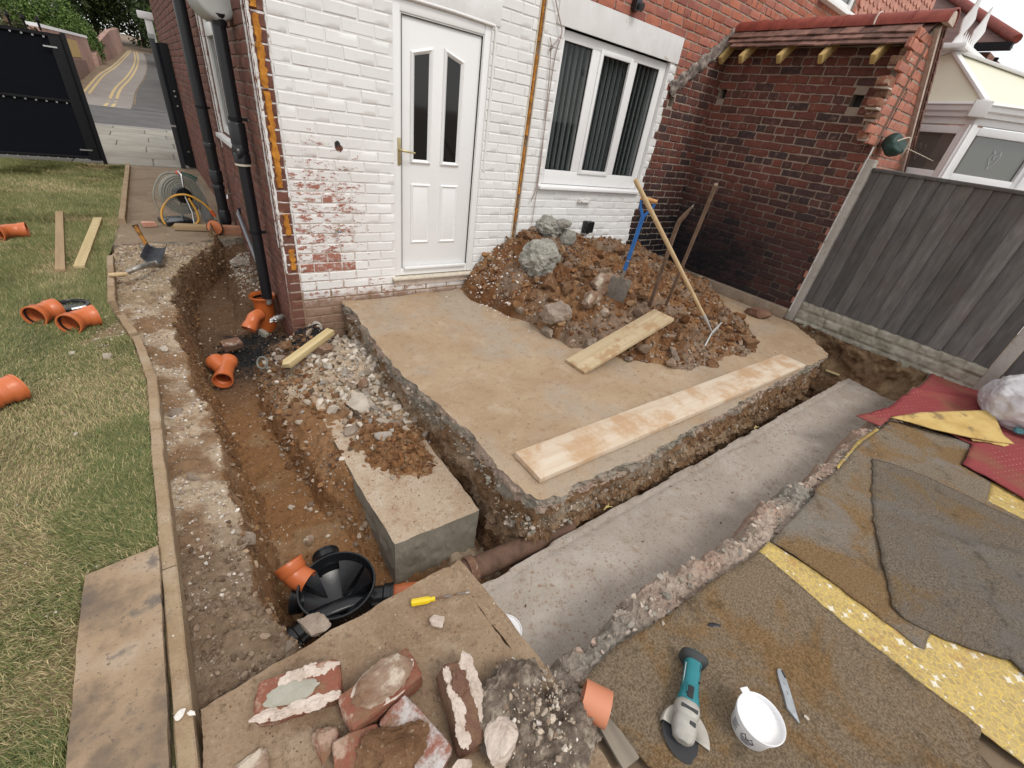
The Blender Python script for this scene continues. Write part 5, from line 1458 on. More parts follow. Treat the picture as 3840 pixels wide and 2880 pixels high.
def panel(y0, y1, z0, z1, ztop1):
    y = y0; k = 0
    while y < y1 - .02:
        w = .128 + rn.uniform(-.004, .006); top = z1 + (ztop1 - z1) * (y - y0) / (y1 - y0)
        yc = y + w / 2
        m = MB(); t = .010
        # feather-edged board: thick on one side, overlapping its neighbour
        xt, xn = FX - .018 - .026, FX - .018 - .001
        yy1 = min(y + w + .022, y1)
        m.prism([(xt, y, z0), (xn, yy1, z0), (xn + .006, yy1, z0), (xt + .024, y, z0)], (0, 0, top - z0 + rn.uniform(-.006, .002)))
        o = m.build('fence_board', M_FENCE, fence, bevel=0)
        for _ in range(rn.randint(1, 3)):       # knots
            kz = rn.uniform(z0 + .1, top - .1); ky = y + rn.uniform(.03, w - .03)
            fr_ = (ky - y) / (yy1 - y); xk = xt + (xn - xt) * fr_
            r0 = rn.uniform(.006, .011)
            mk = MB(); mk.lathe([(r0, -.002), (r0 * .9, -.0032), (.0, -.0025)], (xk, ky, kz), (-1, 0, 0), 9, ell=rn.uniform(1.2, 1.8)); mk.build('knot', M_KNOT, o)
        y += w; k += 1
    for zr_ in (z0 + .25, (z0 + z1) / 2, z1 - .2): MB().box((FX + .02, (y0 + y1) / 2, zr_), (.035, y1 - y0 - .004, .06)).build('rail', M_FENCE, fence)
    m = MB(); m.prism([(FX - .052, y0, z1 - .016), (FX + .045, y0, z1 - .016), (FX + .045, y0, z1 + .018), (FX - .052, y0, z1 + .012)], (0, y1 - y0, ztop1 - z1)); m.build('capping_rail', M_FENCE, fence, bevel=.003)
panel(-3.845, -2.10, .27, 1.72, 1.735); panel(-5.70, -3.955, .25, 1.70, 1.72)

# ================================================================== CONSERVATORY NEXT DOOR
con = thing('conservatory', 'white framed neighbouring conservatory with cream hipped roof and finials behind the fence', 'conservatory', (7, -2.4, 0))
c5 = lambda u, v: (3200 + u / 2.592, v / 2.592)
EZc = 2.40
K1 = PZ(*c5(1240, 1058), EZc) if False else None
corner = PX(*c5(1245, 1060), 6.55)
ez = corner.z
dl_ = Vector((.371, .929, 0)); dr_ = Vector((.672, -.74, 0))
Lend = corner + dl_ * 2.4; Rend = corner + dr_ * 1.6; R2 = Rend + Vector((1, -.15, 0)) * 1.5; L2 = Lend + Vector((1, .1, 0)) * 1.5
ridgeA = PZ(*c5(930, 575), ez + .50); ridgeB = ridgeA + Vector((1.3, -.05, 0))
m = MB()
def gutter(a, b):
    d = (b - a).normalized(); n = Vector((d.y, -d.x, 0));
    if n.dot(CAM - a) < 0: n = -n
    prof = [(0, .06), (.085, .06), (.095, .035), (.08, .02), (.075, -.02), (.055, -.04), (.05, -.075), (0, -.08)]
    mm = MB(); mm.rings([[p + n * q[0] + Vector((0, 0, q[1])) for q in prof] for p in (a, b)])
    mm.build('gutter', M_UPVC, con, bevel=0)
gutter(Lend, corner); gutter(corner, Rend); gutter(Rend, R2)
MB().box(corner + Vector((-.06, 0, -.01)), (.13, .15, .15), rotm(.3)).build('gutter_corner', M_UPVCW, con, bevel=.01)
up_ = Vector((0, 0, .065))
def rpanel(pts):
    mm = MB(); mm.prism([p + up_ for p in pts], (0, 0, -.02)); mm.build('roof_panel', M_CREAM, con)
rpanel([Lend, corner, ridgeA]); rpanel([corner, Rend, ridgeA]); rpanel([Rend, R2, ridgeB, ridgeA]); rpanel([L2, Lend, ridgeA, ridgeB])
for a in (Lend, corner, Rend):
    mm = MB(); mm.bar(a + up_ + Vector((0, 0, .012)), ridgeA + up_ + Vector((0, 0, .02)), .075, .03); mm.build('roof_bar', M_UPVC, con, bevel=.008)
mm = MB(); mm.bar(ridgeA + Vector((-.16, 0, .10)), ridgeB + Vector((0, 0, .10)), .26, .05); mm.build('ridge_cap', M_UPVC, con, bevel=.015)
fin = [(-.045, 0), (.045, 0), (.035, .06), (.02, .10), (.05, .19), (.055, .23), (.03, .30), (.012, .40), (0, .45), (-.012, .40), (-.03, .30), (-.055, .23), (-.05, .19), (-.02, .10), (-.035, .06)]
cd_ = Vector((1, 0, 0))
for t in (-.05, .50):
    p = ridgeA + cd_ * t + Vector((0, 0, .12)); mm = MB(); mm.prism([p + Vector((.6, -.8, 0)) * x + Vector((0, 0, z)) + Vector((.8, .6, 0)) * -.015 for x, z in fin], (.024, .018, 0)); mm.build('finial', M_UPVC, con, bevel=.004)
for k in range(5):
    p = ridgeA + cd_ * (.10 + k * .085) + Vector((0, 0, .12)); MB().lathe([(.016, 0), (.011, .04), (.017, .07), (.008, .12), (0, .16)], p, (0, 0, 1), 8).build('crest_spike', M_UPVC, con, smooth=60)
def facet(a, b, n):
    d = (b - a); L = d.length; d.normalize(); nn = Vector((d.y, -d.x, 0))
    if nn.dot(CAM - a) < 0: nn = -nn
    ang = math.atan2(d.y, d.x); w = L / n
    MB().box((a + b) / 2 + Vector((0, 0, -.11)) - nn * .02, (L, .07, .07), rotm(ang)).build('head_frame', M_UPVC, con, bevel=.005)
    MB().box((a + b) / 2 + Vector((0, 0, -ez / 2 - .55)) - nn * .03, (L, .10, ez - 1.15), rotm(ang)).build('dwarf_panel', M_UPVCW, con)
    for k in range(n):
        c = a + d * (w * (k + .5)) + Vector((0, 0, -.42)) - nn * .015
        mm = MB(); h = .52; fw = .075
        R3 = rotm(ang)
        for (ox, oz, sx, sz) in ((-w / 2 + .05, 0, fw, h), (w / 2 - .05, 0, fw, h), (0, h / 2 - fw / 2, w - .175, fw), (0, -h / 2 + fw / 2, w - .175, fw)):
            mm.box(c + R3 @ Vector((ox, 0, oz)), (sx, .07, sz), R3)
        f_ = mm.build('casement', M_UPVC, con, bevel=.010)
        MB().box(c - nn * .01, (w - .17, .008, h - .14), R3).build('pane', M_CGLASS, f_)
        # leaded motif
        md = MB()
        for (x0, z0, x1, z1) in ((-.03, .08, 0, .0), (0, 0, .04, .07), (-.04, .0, .0, -.10), (0, -.10, .045, -.01), (-.04, .0, -.03, .08), (.045, -.01, .04, .07)):
            md.tube([c + nn * .002 + R3 @ Vector((x0, 0, z0)), c + nn * .002 + R3 @ Vector(((x0 + x1) / 2 + .01, 0, (z0 + z1) / 2)), c + nn * .002 + R3 @ Vector((x1, 0, z1))], .0035, 5)
        md.build('leaded_motif', M_CHROME, f_)
    for k in range(n + 1):
        MB().box(a + d * (w * k) + Vector((0, 0, -.62)) + nn * .012, (.085, .05, .95), rotm(ang)).build('mullion', M_UPVC, con, bevel=.010)
    MB().box((a + b) / 2 + Vector((0, 0, -.72)) + nn * .01, (L, .10, .06), rotm(ang)).build('transom', M_UPVC, con, bevel=.01)
facet(Lend, corner, 3); facet(corner, Rend, 2); facet(Rend, R2, 2)
MB().prism([Vector((p.x, p.y, .0)) for p in (Lend - dl_ * .1 + Vector((.15, 0, 0)), corner + Vector((.16, 0, 0)), Rend + Vector((.1, .1, 0)), R2 + Vector((0, .1, 0)), L2)], (0, 0, 1.2)).build('inner_base', plain('dim_interior', (.20, .19, .16), .9), con)
gbag = thing('green_bag', 'dark green cloth bag tied on the gable corner above the fence post', 'bag', (5.45, -2.1, 1.9))
pc = PY(*c5(400, 1410), -2.12)
rock('cloth', pc, (.30, .22, .22), M_GREENF, 77, gbag, rotm(0), sub=4, rough=.06, planes=4, smooth=True)
MB().tube(smoothline([pc + Vector((-.15, -.05, .03)), pc + Vector((-.06, -.115, .07)), pc + Vector((.0, -.11, -.06)), pc + Vector((.06, -.09, -.11))], 6), .006, 6).build('cord', M_SEAL, gbag, smooth=60)
MB().tube([pc + Vector((.13, -.05, .0)), pc + Vector((.6, -.1, -.03)), pc + Vector((1.0, -.15, -.06))], .004, 5).build('line', M_SEAL, gbag)

# ================================================================== HOUSE BEHIND, TOP RIGHT
nb_ = thing('neighbouring_house', 'brown tiled hipped roof of the house beyond the conservatory', 'house', (15, 0, 0))
XF = 13.0
e0 = PX(*c5(700, 440), XF); e1 = PX(*c5(1570, 415), XF); h0 = PX(*c5(860, -70), XF + 2.2); h2 = PX(*c5(500, -90), XF + 2.2)
m = MB(); m.add([e0, e1, h0, h2], [(0, 1, 2), (0, 2, 3)]); m.add([p + Vector((.15, 0, -.06)) for p in (e0, e1, h0, h2)], [(2, 1, 0), (3, 2, 0)]); rf = m.build('roof', M_ROOFB, nb_)
MB().tube([e1 + Vector((-.02, 0, .05)), (e1 + h0) / 2 + Vector((-.04, 0, .04)), h0 + Vector((-.04, 0, .04))], .085, 10).build('hip_ridge', M_RIDGE, rf, smooth=60)
MB().bar(e0 + Vector((-.05, 0, -.06)), e1 + Vector((-.05, 0, -.06)), .14, .12).build('gutter', M_BLACKM, nb_)
w0 = Vector((XF + .5, 0, 0))
MB().prism([(XF + .5, e1.y + .4, 0), (XF + .5, e0.y + 6, 0), (XF + .5, e0.y + 6, e0.z - .05), (XF + .5, e1.y + .4, e1.z - .05)], (3, 0, 0)).build('wall', M_FARB, nb_)
pq = [PX(*c5(u, v), XF + .4) for u, v in ((1300, 700), (1400, 560), (1360, 640), (1490, 690))]
for a, b in ((pq[0], pq[1]), (pq[2], pq[3])): MB().bar(a, b, .06, .06).build('timber_brace', M_TIMBERB, nb_)

# ================================================================== SOIL HEAP ON THE SLAB
hx_ = np.arange(1.62, 5.345, .013); hy_ = np.arange(-2.62, -.012, .013)
HX, HY = np.meshgrid(hx_, hy_)
wX = HX + .07 * fbm(HX * 3, HY * 3, 0, 4, 201); wY = HY + .07 * fbm(HX * 3, HY * 3, 0, 4, 203)
yf = np.interp(wX, [1.70, 1.80, 1.95, 2.05, 2.43, 2.8, 3.31, 3.8, 4.14, 4.52, 4.83, 5.2, 5.34], [-.2, -.7, -1.3, -1.66, -2.08, -2.31, -2.43, -2.38, -2.24, -1.87, -1.38, -.8, -.5])
hb = np.interp(wX, [1.72, 1.9, 2.1, 2.4, 2.8, 3.3, 3.9, 4.5, 5.0, 5.3], [0, .13, .34, .48, .50, .43, .40, .29, .14, .04])
tt = np.clip((wY - yf) / (-.30 - yf), 0, 1.15)
base = hb * np.power(tt, .82) + .05 * sst(0, .12, tt) * sst(.0, .10, hb)
nz1 = fbm(HX * 4, HY * 4, 0, 4, 205); nz2 = fbm(HX * 13, HY * 13, 0, 5, 207, .6)
rid = 1 - np.abs(fbm(HX * 9, HY * 9, 0, 4, 211))
HZ = base + (nz1 * .045 + nz2 * .028 + (rid - .6) * .05) * np.clip(base / .10, 0, 1) - .012 * (base < .02) - .02 * (base <= .001)
c1 = blend((.155, .070, .030), (.25, .132, .062), sst(-.5, .6, fbm(HX * 5, HY * 5, 0, 5, 213)))
c1 = blend(c1, (.235, .175, .13), sst(.0, .5, fbm(HX * 3, HY * 3, 0, 4, 215) + .25 * sst(-1.0, -2.2, HY)) * .75)
_pa = DZ(1242, 790, .03); _pb = DZ(1436, 678, .34); _d = np.array([_pb.x - _pa.x, _pb.y - _pa.y]); _L = np.linalg.norm(_d); _d /= _L
_u = (HX - _pa.x) * _d[0] + (HY - _pa.y) * _d[1]; _v = np.abs(-(HX - _pa.x) * _d[1] + (HY - _pa.y) * _d[0])
_lim = _pa.z + (_pb.z - _pa.z) * np.clip(_u / _L, 0, 1) - .045
HZ = np.where((_v < .17) & (_u > 0) & (_u < _L), np.minimum(HZ, _lim), HZ)
heap = grid_mesh('soil_heap', hx_, hy_, HZ, M_GROUND, c1, keep=HZ > -.004, dx=.010 * fbm(HX * 30, HY * 30, HZ * 30, 2, 217), dy=.010 * fbm(HX * 30, HY * 30, HZ * 30, 2, 219))
stuff(heap, 'heap of dug brown clay and rubble piled on the slab under the window', 'soil')
Hheap_ = lookup(hx_, hy_, HZ)
def Hall(x, y):
    """height of whatever lies there"""
    if -1.42 < x < .44 and -3.1 < y < 2.6: return Hter(x, y)
    if 1.62 < x < 5.34 and -2.62 < y < -.012: return max(0.0, Hheap_(x, y))
    return 0.0
def sample_heap(n, seed, minz=-.02, w=None):
    rs = np.random.RandomState(seed); ok = np.argwhere((HZ > minz) & ((rs.uniform(size=HZ.shape) < w) if w is not None else True))
    p = ok[rs.randint(0, len(ok), n)]
    return np.stack([hx_[p[:, 1]] + rs.uniform(-.006, .006, n), hy_[p[:, 0]] + rs.uniform(-.006, .006, n), HZ[p[:, 0], p[:, 1]]], 1)
rs = np.random.RandomState(55)
def psize(n, a, b, e=2.2): return a * (b / a) ** (np.random.RandomState(n).uniform(0, 1, n) ** e)
SOILP = [(.19, .088, .037), (.145, .068, .030), (.23, .122, .057), (.255, .155, .085), (.20, .108, .058)]
RUBP = [(.26, .19, .14), (.33, .26, .20), (.21, .15, .11), (.29, .21, .145), (.40, .33, .26)]
WHITEP = [(.60, .56, .50), (.55, .48, .42), (.66, .62, .57), (.50, .40, .34)]
st = stones('soil_clods', sample_heap(4200, 61, .01), psize(4200, .016, .085, 2.4), SOILP + RUBP[:3], M_STONES, 62, sub=2)
stuff(st, 'loose brown clods over the soil heap', 'soil')
stuff(stones('clay_clods', sample_heap(650, 69, .03), psize(650, .05, .18, 1.7), SOILP + [(.13, .07, .036), (.24, .17, .12)], M_STONES, 59, sub=3, sink=.3), 'larger broken clay clods over the soil heap', 'soil')
pf = sample_heap(2600, 63, .0, w=sst(.22, .02, HZ))
stuff(stones('rubble', pf, psize(2600, .010, .055, 2.2), RUBP + SOILP[:2], M_STONES, 64, sub=2), 'grey brown rubble round the foot of the soil heap', 'rubble')
n = 420; p = np.stack([rs.normal(1.98, .17, n), rs.normal(-.45, .30, n)], 1); p[:, 1] = np.clip(p[:, 1], -1.2, -.03)
p = np.column_stack([p, [max(0, Hheap_(a, b)) for a, b in p]])
stuff(stones('white_pebbles', p, psize(n, .012, .055, 1.6), WHITEP, M_STONES, 65, sub=2), 'white broken pebbles on the left foot of the soil heap', 'pebbles')
pw_ = sample_heap(160, 67, .02); stuff(stones('white_chips', pw_, psize(160, .008, .028), WHITEP, M_STONES, 66, sub=1), 'white mortar chips on the soil heap', 'chips')
# crumbs on the bare slab
n = 900; x = rs.uniform(.55, 5.0, n); y = rs.uniform(-2.75, -.05, n); k = (HZ[np.clip(((y + 2.62) / .013).astype(int), 0, HZ.shape[0] - 1), np.clip(((x - 1.62) / .013).astype(int), 0, HZ.shape[1] - 1)] < 0) | (x < 1.62)
p = np.column_stack([x, y, np.zeros(n)])[k]
stuff(stones('slab_crumbs', p, psize(len(p), .004, .020, 2.6), SOILP + RUBP, M_STONES, 68, sub=1), 'scattered crumbs of soil and mortar on the bare slab', 'crumbs')

# ---- big lumps that can be told apart
z7 = lambda u, v: (1700 + u / 1.843, 700 + v / 1.843)
def lump(u, v, wpx, mat, name, label, cat, group=None, asp=(1, .8, .75), seed=0, rough=.12, planes=9, zoom=1.843, conv=z7, H=Hall, sub=5, keep=(.55, .85), lift=.2, freq=2.2, smooth=False):
    q = conv(u, v + wpx * .25)
    P_ = hit(q[0], q[1], H)
    dist = (P_ - CAM).dot(FWD); s = wpx / zoom * dist / FPX
    o = rock(name, (P_.x, P_.y, P_.z + s * asp[2] * lift), (s * asp[0] * 1.12, s * asp[1] * 1.12, s * asp[2] * 1.12), mat, seed, sub=sub, rough=rough, planes=planes, keep=keep, freq=freq, smooth=smooth)
    return tag(o, label, cat, group)
lump(590, 480, 255, M_LUMP, 'concrete_lump', 'largest rounded grey lump of set concrete on the soil heap', 'lump', asp=(1, .85, .9), seed=401, rough=.14, freq=3.2, planes=4, keep=(.75, .95))
lump(648, 300, 165, M_LUMP, 'concrete_lump', 'dark grey knobbly concrete lump on top of the heap by the foam strip', 'lump', asp=(1, .9, .8), seed=402, rough=.15, freq=3.2, planes=4, keep=(.75, .95), lift=.45)
tag(rock('concrete_lump', PY(*z7(757, 258), -.20), (.22, .17, .12), M_LUMP, 403, sub=5, rough=.08, planes=4, keep=(.75, .95)), 'topmost small flat grey concrete lump on the heap under the window', 'lump')
lump(775, 340, 150, M_LUMP, 'concrete_lump', 'pale grey concrete lump below the topmost one on the heap', 'lump', asp=(1, .8, .8), seed=404, rough=.08, planes=4, keep=(.75, .95))
CL = [(655, 650, 170, M_CLOD, 'large dark brown clay block under the big grey lump'), (785, 690, 140, M_CLOD, 'brown clay block between two larger blocks at mid heap'), (885, 640, 95, M_CLOD, 'small square brown clod left of the mortar faced rock'),
      (1020, 650, 210, M_CLODP, 'long white mortar faced rock left of the spade blade'), (955, 760, 175, M_CLODP, 'reddish broken brick lump with white mortar left of the spade tip'), (700, 850, 235, M_GREYROCK, 'biggest grey brown rock low on the front of the heap'),
      (655, 990, 130, M_GREYROCK, 'rounded grey brown rock at the front left foot of the heap'), (950, 1060, 120, M_GREYROCK, 'grey rock touching the far side of the loose plank'), (1040, 850, 110, M_CLODP, 'pale rock above the middle of the loose plank'),
      (1150, 430, 130, M_CLOD, 'brown clay block near the red brick corner at the top of the heap'), (500, 325, 110, M_CLOD, 'brown clods beside the foam strip at the left top of the heap'), (1015, 520, 130, M_CLOD, 'round crumbly clay ball in the middle of the heap'),
      (930, 595, 70, M_CLOD, 'small brown clod above the mortar faced rock'), (1520, 1150, 110, M_GREYROCK, 'grey rock at the front foot of the heap left of the rake head'), (2035, 1060, 135, M_CLOD, 'separate brown clod at the far right foot of the heap'),
      (1955, 960, 110, M_CLOD, 'brown clod behind the rightmost clod'), (1785, 1215, 100, M_CLOD, 'brown lump at the front foot below the rake head'), (1215, 1185, 80, M_GREYROCK, 'small grey rock beside the near end of the loose plank'),
      (1295, 730, 110, M_CLOD, 'brown clod just right of the spade blade'), (1850, 1030, 90, M_CLOD, 'upright thin clod right of the rake head'), (545, 745, 110, M_CLOD, 'brown block low on the left of the heap'), (1900, 890, 80, M_CLOD, 'brown clod on the right flank of the heap'),
      (460, 850, 80, M_GREYROCK, 'small grey rock left of the biggest rock on the slab')]
for k, (u, v, w, mt_, lb) in enumerate(CL):
    lump(u, v, w, mt_, 'rock', lb, 'rock', 'rocks and clods of the soil heap', asp=(1, .72, .72), seed=420 + k, rough=.09, planes=11, keep=(.45, .78))
blk2 = lump(2085, 855, 165, M_OLDBD, 'stone_block', 'flat brown stone block lying against the sooty wall', 'block', asp=(1.1, .7, .62), seed=460, rough=.05, planes=14, keep=(.5, .72))

# ================================================================== RUBBLE IN THE SIDE TRENCH
def sample_ter(n, seed, wgt):
    rs_ = np.random.RandomState(seed); cs = np.cumsum(wgt.ravel()); i_ = np.searchsorted(cs, rs_.uniform(0, cs[-1], n)); r_, c_ = np.divmod(i_, len(tx))
    return np.stack([tx[c_] + rs_.uniform(-.005, .005, n), ty[r_] + rs_.uniform(-.005, .005, n), TZ[r_, c_]], 1)
flat_ = sst(3.0, 1.5, steep) * (~inlawn)
vis = ((TX < -.04) | (TY < .0)).astype(float)
berm_w = onberm * flat_ * (TY < 2.1) * (TX > kx(TY) + .05)
PALEP = [(.46, .39, .31), (.52, .46, .39), (.40, .33, .26), (.36, .28, .21), (.60, .55, .48)]
b1 = sample_ter(8200, 71, berm_w * sst(-2.9, -2.2, TY) * (.3 + sst(-.2, .4, fbm(TX * 7, TY * 7, 0, 5, 41))))
stuff(stones('pebbles', b1, psize(8200, .003, .034, 3.0), PALEP + WHITEP + RUBP + [(.62, .57, .50)], M_STONES, 72, sub=1), 'pale pebbles and mortar bits on the ledge beside the kerb', 'pebbles')
b2 = sample_ter(1700, 73, berm_w * sst(-2.1, -2.55, TY))
stuff(stones('clods', b2, psize(1700, .004, .046, 3.2), [(.185, .13, .088), (.23, .165, .115), (.155, .105, .068), (.27, .20, .145)], M_STONES, 74, sub=2), 'grey brown clods at the near end of the trench ledge', 'soil')
fl = sample_ter(1700, 75, onfloor * flat_ * vis)
stuff(stones('trench_grit', fl, psize(1700, .005, .040, 2.8), SOILP + PALEP[:2], M_STONES, 76, sub=1), 'grit and small stones on the trench floor', 'grit')
stepw = np.exp(-((TX - xr) / .07) ** 2) * (TY < -.2) * (TY > -2.4)
fs = sample_ter(1000, 77, stepw); stuff(stones('clods', fs, psize(1000, .008, .065, 2.6), SOILP + RUBP, M_STONES, 78, sub=2), 'brown clods along the step between trench floor and rubble', 'soil')
pilew = onpile * (TY > -1.80) * (TY < -.02) * (TX < .50) * (.12 + .88 * np.maximum(sst(-1.25, -.9, TY), sst(.0, .2, TX)))
pl1 = sample_ter(2600, 79, pilew * (.25 + sst(-.3, .3, TX)) * (1 - np.clip(soilm * 1.5, 0, 1)) * (1 - blackm))
stuff(stones('rubble', pl1, psize(2600, .008, .10, 2.6), PALEP + [(.34, .30, .26)], M_STONES, 80, sub=2), 'pale broken concrete rubble between the slab edge and the footing', 'rubble')
pl3 = sample_ter(75, 56, pilew * sst(-.05, .1, TX)); stuff(stones('concrete_chunks', pl3, psize(75, .05, .15, 1.4), PALEP[:3] + [(.34, .30, .26)], M_STONES, 54, sub=3), 'bigger angular concrete chunks among the trench rubble', 'rubble')
pl2 = sample_ter(900, 81, pilew * sst(.3, -.1, TX)); stuff(stones('clods', pl2, psize(900, .014, .075, 2.2), SOILP + [(.10, .07, .05)], M_STONES, 82, sub=2), 'brown clay clods among the trench rubble', 'soil')
sm = sample_ter(1900, 83, soilm ** 1.4 * (TY > -2.45)); stuff(stones('clods', sm, psize(1900, .008, .075, 2.3), SOILP, M_STONES, 84, sub=2), 'dug brown soil lying on top of the short footing', 'soil')
bd_ = np.column_stack([rs.normal(.22, .17, 900), rs.normal(-2.12, .22, 900), np.full(900, -.350)]); bd_ = bd_[(bd_[:, 0] > -.05) & (bd_[:, 0] < .45) & (bd_[:, 1] > -2.5)]
stuff(stones('footing_crumbs', bd_, psize(len(bd_), .003, .016, 2.4), SOILP + PALEP[:1], M_STONES, 99, sub=1), 'brown crumbs spilt over the short footing', 'crumbs')
bm_ = sample_ter(1100, 85, (blackm + .35 * np.exp(-((TX + .3) / .22) ** 2 - ((TY - .15) / .3) ** 2)) * vis); stuff(stones('black_soil', bm_, psize(1100, .010, .050, 2.0), [(.016, .016, .018), (.028, .026, .026), (.045, .038, .034)], M_STONES, 86, sub=2), 'black tarry soil at the house corner', 'soil')
bkw = sst(1.0, 2.2, steep) * (TX < xl + .15) * (~inlawn) * (TX > kx(TY) + .08)
bk_ = sample_ter(2600, 58, bkw); stuff(stones('bank_clods', bk_, psize(2600, .010, .060, 2.3), [(.19, .105, .052), (.24, .14, .07), (.14, .08, .045), (.34, .25, .17)], M_STONES, 57, sub=2, sink=.45), 'clods and roots in the dug left face of the trench', 'soil')
lw = sst(.75, 1.0, TY) * sst(2.1, 1.9, TY) * sst(-.32, -.24, TX) * (TX < -.05); ls_ = sample_ter(420, 87, lw); stuff(stones('rubble', ls_, psize(420, .015, .07, 2.0), PALEP + RUBP, M_STONES, 88, sub=2), 'rubble along the foot of the side wall', 'rubble')
pb_ = sample_ter(1500, 89, berm_w * sst(1.4, 2.05, TY) + .3 * berm_w * sst(.3, 1, TY)); stuff(stones('rubble', pb_, psize(1500, .012, .06, 2.4), [(.44, .37, .29), (.36, .28, .21), (.30, .22, .16)], M_STONES, 90, sub=1), 'crumbled path edge stones at the far end of the trench', 'rubble')
z6 = lambda u, v: (900 + u / 1.659, 1000 + v / 1.659)
TR = [(740, 820, 250, M_PALEROCK, 'largest pale concrete chunk lying on the trench rubble', (1, .6, .4)), (575, 880, 100, M_PALEROCK, 'pale rounded stone left of the largest pale chunk', (1, .8, .8)), (680, 1000, 110, M_GREYROCK, 'grey stone below the largest pale chunk', (1, .7, .6)),
      (955, 970, 90, M_GREYROCK, 'grey stone near the slab edge above the dug soil', (1, .8, .6)), (1075, 955, 70, M_GREYROCK, 'small grey stone touching the slab edge', (1, .8, .7)), (765, 720, 90, M_CLODP, 'brown stone between the pale chunks', (1, .8, .8)),
      (690, 410, 80, M_GREYROCK, 'blue grey concrete bit at the slab corner by the wall', (1, .7, 1)), (520, 500, 150, M_CLODP, 'mortar crusted lump under the yellow batten', (1, .8, .8)), (800, 640, 90, M_GREYROCK, 'grey stone against the slab edge by the batten', (1, .8, .6)),
      (960, 1320, 75, M_PALEROCK, 'pointed white stone on the dug soil over the footing', (.6, .5, 1)), (1350, 1335, 60, M_GREYROCK, 'grey stone at the right rim of the dug soil', (1, .8, .7)), (1000, 560 + 180, 90, M_PALEROCK, 'pale block of concrete by the broken slab side', (1, .8, .7)),
      (300, 480, 90, M_CLOD, 'brown lump with a red chip in the black soil', (1, .8, .8)), (250, 550, 90, M_GREYROCK, 'grey flat stone under the batten end', (1, .7, .5)), (305, 1235, 75, M_CLOD, 'brown clod at the foot of the trench step', (1, .9, .9)),
      (320, 1490, 45, M_PALEROCK, 'white stone on the trench floor before the footing', (1, .8, .7)), (435, 1505, 45, M_CLODP, 'pinkish stone on the trench floor by the footing', (1, .8, .7))]
for k, (u, v, w, mt_, lb, asp) in enumerate(TR): lump(u, v, w, mt_, 'stone', lb, 'stone', 'stones in the side trench', asp=asp, seed=500 + k, rough=.09, planes=10, zoom=1.659, conv=z6, keep=(.45, .8), H=Hter)
z5 = lambda u, v: (u / 1.659, 900 + v / 1.659)
for k, (u, v, w, mt_, lb) in enumerate([(1505, 115, 130, M_PALEROCK, 'pale stone slab against the side wall behind the black pipe'), (1015, 668, 55, M_PALEROCK, 'white stone on the ledge just inside the bend of the kerb'), (1105, 1060, 90, M_GREYROCK, 'flat grey stone on the trench ledge'), (1200, 1470, 75, M_GREYROCK, 'pinkish grey stone on the trench ledge'), (1580, 240, 90, M_GREYROCK, 'grey stone at the wall foot beside the black pipe')]):
    lump(u, v, w, mt_, 'stone', lb, 'stone', 'stones in the side trench', asp=(1, .75, .5), seed=540 + k, planes=10, zoom=1.659, conv=z5, keep=(.45, .8), H=Hter)
for k, (u, v, w, lb) in enumerate([(670, 722, 70, 'white stone on the edge of the gravelly bare patch in the lawn'), (445, 705, 40, 'smaller white stone at the left of the bare lawn patch'), (475, 1205, 35, 'white pebble in the middle of the worn lawn')]):
    q = z5(u, v); P_ = PZ(q[0], q[1], .01); s = w / 1.659 * (P_ - CAM).dot(FWD) / FPX
    tag(rock('stone', P_, (s, s * .8, s * .6), M_PALEROCK, 560 + k, sub=4, planes=9, keep=(.5, .8)), lb, 'stone', 'white stones on the lawn')
z2b = lambda u, v: (900 + u / 1.693, 1900 + v / 1.693)
for k, (u, v, w, lb) in enumerate([(435, 205, 65, 'tan stone on the trench floor above the black chamber'), (320, 880, 85, 'round brown pebble at the lip of the pit before the chamber'), (40, 190, 120, 'crumbly grey clod hanging on the trench lip left of the chamber')]):
    lump(u, v, w, M_CLODP if k == 0 else M_GREYROCK, 'stone', lb, 'stone', 'stones in the side trench', asp=(1, .8, .7), seed=570 + k, planes=8, zoom=1.693, conv=z2b, keep=(.55, .85), H=Hter)
# gravel patch on the lawn, grit on slabs and footing
n = 420; p = np.column_stack([rs.normal(-1.20, .11, n), rs.normal(-.10, .19, n), np.full(n, .0)]); p = p[p[:, 0] < kx(p[:, 1]) - .01]
stuff(stones('gravel_patch', p, psize(len(p), .006, .036, 2.4), PALEP + [(.33, .18, .12), (.30, .22, .16)], M_STONES, 91, sub=1), 'gravelly bare patch with broken mortar in the lawn', 'gravel')
n = 380; p = np.column_stack([rs.uniform(-1.9, -1.0, n), rs.uniform(-3.1, 1.2, n), np.full(n, .008)]); p = p[p[:, 0] < kx(p[:, 1]) - .02]
stuff(stones('lawn_chips', p, psize(len(p), .005, .017, 2.2), WHITEP, M_STONES, 92, sub=1), 'small white mortar chips strewn on the worn lawn', 'chips')
n = 700; p = np.column_stack([rs.uniform(-.92, .09, n), rs.uniform(-4.0, -2.98, n), np.zeros(n)])
stuff(stones('slab_grit', p, psize(n, .003, .012, 3.0), PALEP + SOILP[:2], M_STONES, 93, sub=1), 'grit on the stained slab in the foreground', 'grit')
n = 160; p = np.column_stack([rs.uniform(-1.19, -.93, n), rs.uniform(-3.2, -1.2, n), np.full(n, .028)]); p = p[(p[:, 0] > kx(p[:, 1]) + .006) & (p[:, 0] < kx(p[:, 1]) + .045)]
stuff(stones('kerb_grit', p, psize(len(p), .003, .010, 2.0), WHITEP, M_STONES, 94, sub=1), 'white grit on the kerb top', 'grit')
n = 260; p = np.column_stack([rs.uniform(.3, 5.2, n), rs.uniform(-3.45, -2.97, n), np.full(n, -.349)]); q = np.column_stack([rs.normal(3.35, .16, 90), rs.normal(-3.08, .05, 90), np.full(90, -.349)])
